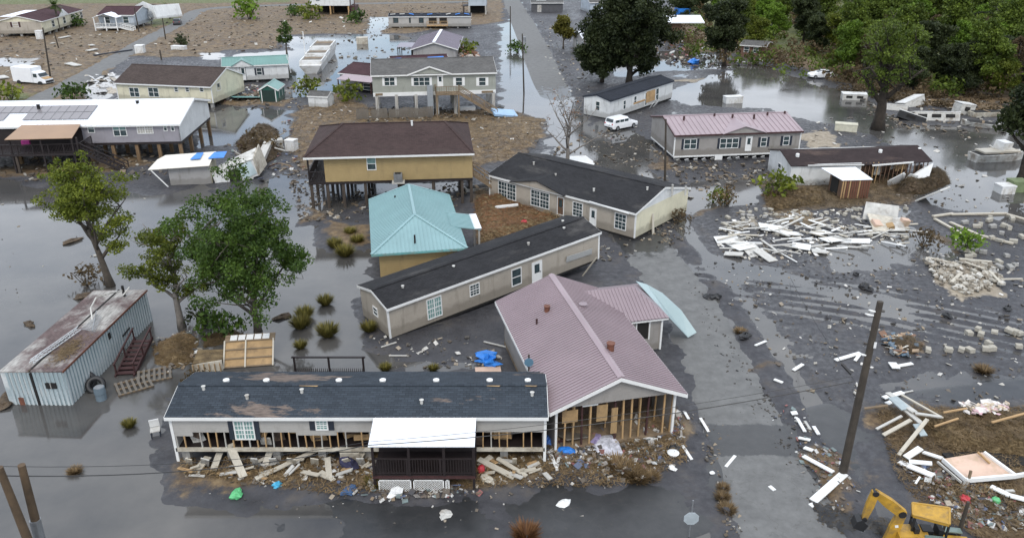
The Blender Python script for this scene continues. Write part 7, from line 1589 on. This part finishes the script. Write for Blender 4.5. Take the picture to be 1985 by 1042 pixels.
# --- mid left wreckage
mound('wrack_heap', 'tangled branch and timber heap right of the smashed white shed', [(275,168),(300,150),(325,152),(332,178),(310,196),(290,200)], .9, 71, mat=WRACK, lmat=LF_BROWN, stalks=1200, size=.4)
lJ = 'broken timber in the heap right of the smashed white shed'
for i in range(22): px, py = random.uniform(278,335), random.uniform(150,200); a = random.uniform(0,3.1); board(lJ, (px,py), (px+12*math.cos(a),py+6*math.sin(a)), .2, .1, random.choice((WOOD,OLDW,CREAM,REDW,OLDW)), 'timbers in the branch heap', random.uniform(0,.6), random.uniform(.2,1.2))
board('long white plank in the water below the smashed shed', (275,211), (297,210), .5, .08, TRIM, None, .05); board('grey culvert-like beam bent along the smashed shed', (300,206), (316,178), .9, .5, OLDW, None, .3, .9, 'beam', 'beam')
bits('litter', 'litter and splinters around the branch heap', [(262,170),(340,140),(365,200),(320,215),(280,212)], 260, (.12,.6), LIT, 72, zmax=.6)
bits('litter', 'white and dark scraps between the cream house and the green shed', [(255,98),(300,100),(310,118),(262,122)], 220, (.15,.8), LIT, 73, zmax=.7)
bits('litter', 'silvery sheets and scraps left of the cream house', [(95,92),(136,85),(140,116),(96,120)], 90, (.4,1.8), ((.5,.5,.5),(.6,.6,.6),(.4,.36,.3)), 74, flat=.08)
bits('litter', 'white scraps strewn over the upper left straw field', [(0,40),(130,40),(300,20),(580,20),(500,40),(330,60),(120,70),(0,110)], 320, (.2,1.0), DULL, 75, flat=.2)
bits('litter', 'dark clods and clumps over the upper left straw field', [(0,40),(130,40),(300,8),(580,8),(500,40),(330,60),(120,70),(0,110)], 900, (.15,.6), ((.07,.052,.035),(.12,.085,.055),(.05,.042,.03)), 76, flat=.4, cat='clods')
bits('litter', 'scraps over the yard between the stilt houses', [(350,130),(420,120),(640,145),(620,185),(350,200)], 260, (.1,.5), DULL, 77)
bits('litter', 'colourful wreckage spread beyond the big oak', [(760,58),(800,48),(900,62),(890,76),(800,80),(765,76)], 420, (.2,1.0), LIT, 78, zmax=.8)
bits('litter', 'dark and pale debris in the water right of the road', [(690,150),(770,150),(900,160),(1000,130),(1198,170),(1198,240),(1060,240),(900,215),(800,240),(700,210)], 420, (.1,.6), DULL, 79)
bits('litter', 'floating debris in the pool beside the white boat', [(340,95),(400,60),(480,50),(480,72),(400,92),(350,115)], 110, (.2,.9), ((.08,.07,.05),(.12,.1,.08),(.3,.28,.25)), 80)
bits('litter', 'debris along the far road edge', [(630,20),(690,60),(690,140),(660,140),(640,90)], 300, (.1,.6), DULL, 81)
mound('wrack_heap', 'brown wrack piled at the right end of the wrecked white mobile home', [(1050,212),(1105,200),(1112,215),(1080,228),(1045,228)], .9, 82, mat=WRACK, lmat=LF_BROWN, stalks=1800, size=.3)
mound('wrack_heap', 'straw wrack under the green bush left of the rusty shed', [(890,228),(930,222),(965,228),(968,240),(900,250)], .6, 83, mat=STRAWM, stalks=2000, size=.25)
tag(piece('roof_slab', WHITE, GP(681,192)+Vector((0,0,.3)), (3.0,2.6,.15), (R(12),R(8),.6)), 'white roof slab lying behind the charcoal-roofed home', 'slab')
tag(piece('tarp', plain('pale_blue_tarp',(.30,.45,.62),.5), GP(590,137)+Vector((0,0,.3)), (3.4,2.2,.3), (R(10),R(8),.3)), 'pale blue tarp right of the sage house stair', 'tarp')
lump('tarp', 'blue tarp heap in the wreckage beyond the big oak', 'tarp', 812, 75, (1.6,.9,.6), BLUE, 85); tag(piece('tank', BLUE, GP(797,28)+Vector((0,0,2.5)), (3.0,3,2.4), (0,0,.3)), 'blue tank beside the brown raised house', 'tank')
bits('litter', 'rusty scrap heap right of the lilac-roofed house', [(530,58),(556,60),(562,72),(536,72)], 160, (.3,1.4), ((.2,.09,.05),(.3,.14,.08),(.5,.45,.4),(.1,.07,.05)), 86, zmax=1.5, flat=.4)
tag(piece('trailer_frame', NAVY, GP(133,64)+Vector((0,0,.2)), (8.5,.25,.25), (0,0,R(58))), 'dark steel trailer rail lying along the village road', 'trailer frame')
for a, c, w_ in (((103,62),(113,60),1.2),((80,77),(92,80),1.4),((70,47),(82,45),1.0),((60,53),(64,53),1.0),((0,92),(6,95),1.5),((106,55),(109,56),1.0)): board('white sheet on the straw field left of the village road', a, c, w_, .15, OLDW, 'white sheets on the left straw field', .1)

# more wrack and scraps where the flood left them
BRN = ((.10,.075,.05),(.16,.12,.08),(.06,.05,.04),(.24,.19,.13),(.04,.036,.032),(.34,.32,.28))
for sd, (lb, poly, n, sz) in enumerate((
 ('brown wrack and splinters beside the flooded road', [(640,180),(700,150),(770,170),(800,240),(720,215)], 380, (.08,.5)),
 ('brown wrack and splinters below the rose-roofed home', [(780,190),(900,190),(900,215),(800,225)], 380, (.08,.5)),
 ('brown wrack and splinters left of the tan stilt house', [(335,195),(380,200),(375,262),(350,260),(340,225)], 300, (.08,.45)),
 ('brown wrack and scraps under the tan stilt house', [(375,225),(545,215),(545,240),(440,262),(375,262)], 420, (.08,.5)),
 ('brown wrack and scraps round the charcoal-roofed home', [(640,275),(700,290),(800,250),(800,285),(745,300),(690,310)], 320, (.06,.4)),
 ('dead reeds and scraps over the right mud flat', [(830,240),(1198,230),(1198,470),(940,470),(850,370)], 900, (.05,.3)),
 ('wrack and scraps under the lilac grey stilt house', [(0,185),(240,175),(240,200),(100,215),(0,212)], 380, (.1,.6)),
 ('wrack below the sage stilt house', [(430,128),(590,126),(600,142),(430,146)], 320, (.1,.6)),
 ('flood scraps between the seafoam-roofed home and the boat', [(240,100),(350,100),(360,130),(250,130)], 260, (.1,.6)),
 ('floating specks on the left water', [(0,230),(180,230),(300,215),(340,260),(200,330),(60,320),(0,420)], 90, (.05,.3)),
 ('wrack among the campers by the wood edge', [(985,105),(1198,125),(1198,160),(1040,152)], 420, (.1,.8)),
 ('straw and splinters on the crossing verges', [(800,480),(850,500),(880,640),(850,640),(835,560)], 260, (.05,.22)))):
    bits('wrack', lb, poly, n, sz, BRN, 200+sd, cat='wrack', flat=.3, zmax=.3)
put_bush(2, 'dead grey brush behind the blue-grey container', 103, 335, 1.2); put_bush(2, 'bare twigs trailing in the water before the container', 228, 452, .8); put_bush(2, 'red-brown bush at the end wall of the charcoal-roofed home', 793, 262, 1.0)
# things of one group that the photograph does tell apart by their place in the row
ORD = 'first second third fourth fifth sixth seventh eighth ninth tenth eleventh twelfth thirteenth fourteenth fifteenth sixteenth seventeenth eighteenth nineteenth twentieth twenty-first twenty-second twenty-third twenty-fourth twenty-fifth twenty-sixth twenty-seventh twenty-eighth twenty-ninth thirtieth'.split()
bpy.context.view_layer.update(); grp = {}
for o in COL.objects:
    if o.parent is None and o.get('group'): grp.setdefault((o['group'], o['label']), []).append(o)
for (g_, lb), os_ in grp.items():
    if 1 < len(os_) <= len(ORD) and len(lb.split()) <= 13:
        def sx(o):
            q_ = o.matrix_world.translation-CAM; return q_.x/q_.dot(FW)
        for i, o in enumerate(sorted(os_, key=sx)): o['label'] = lb + ', ' + ORD[i] + ' from left'
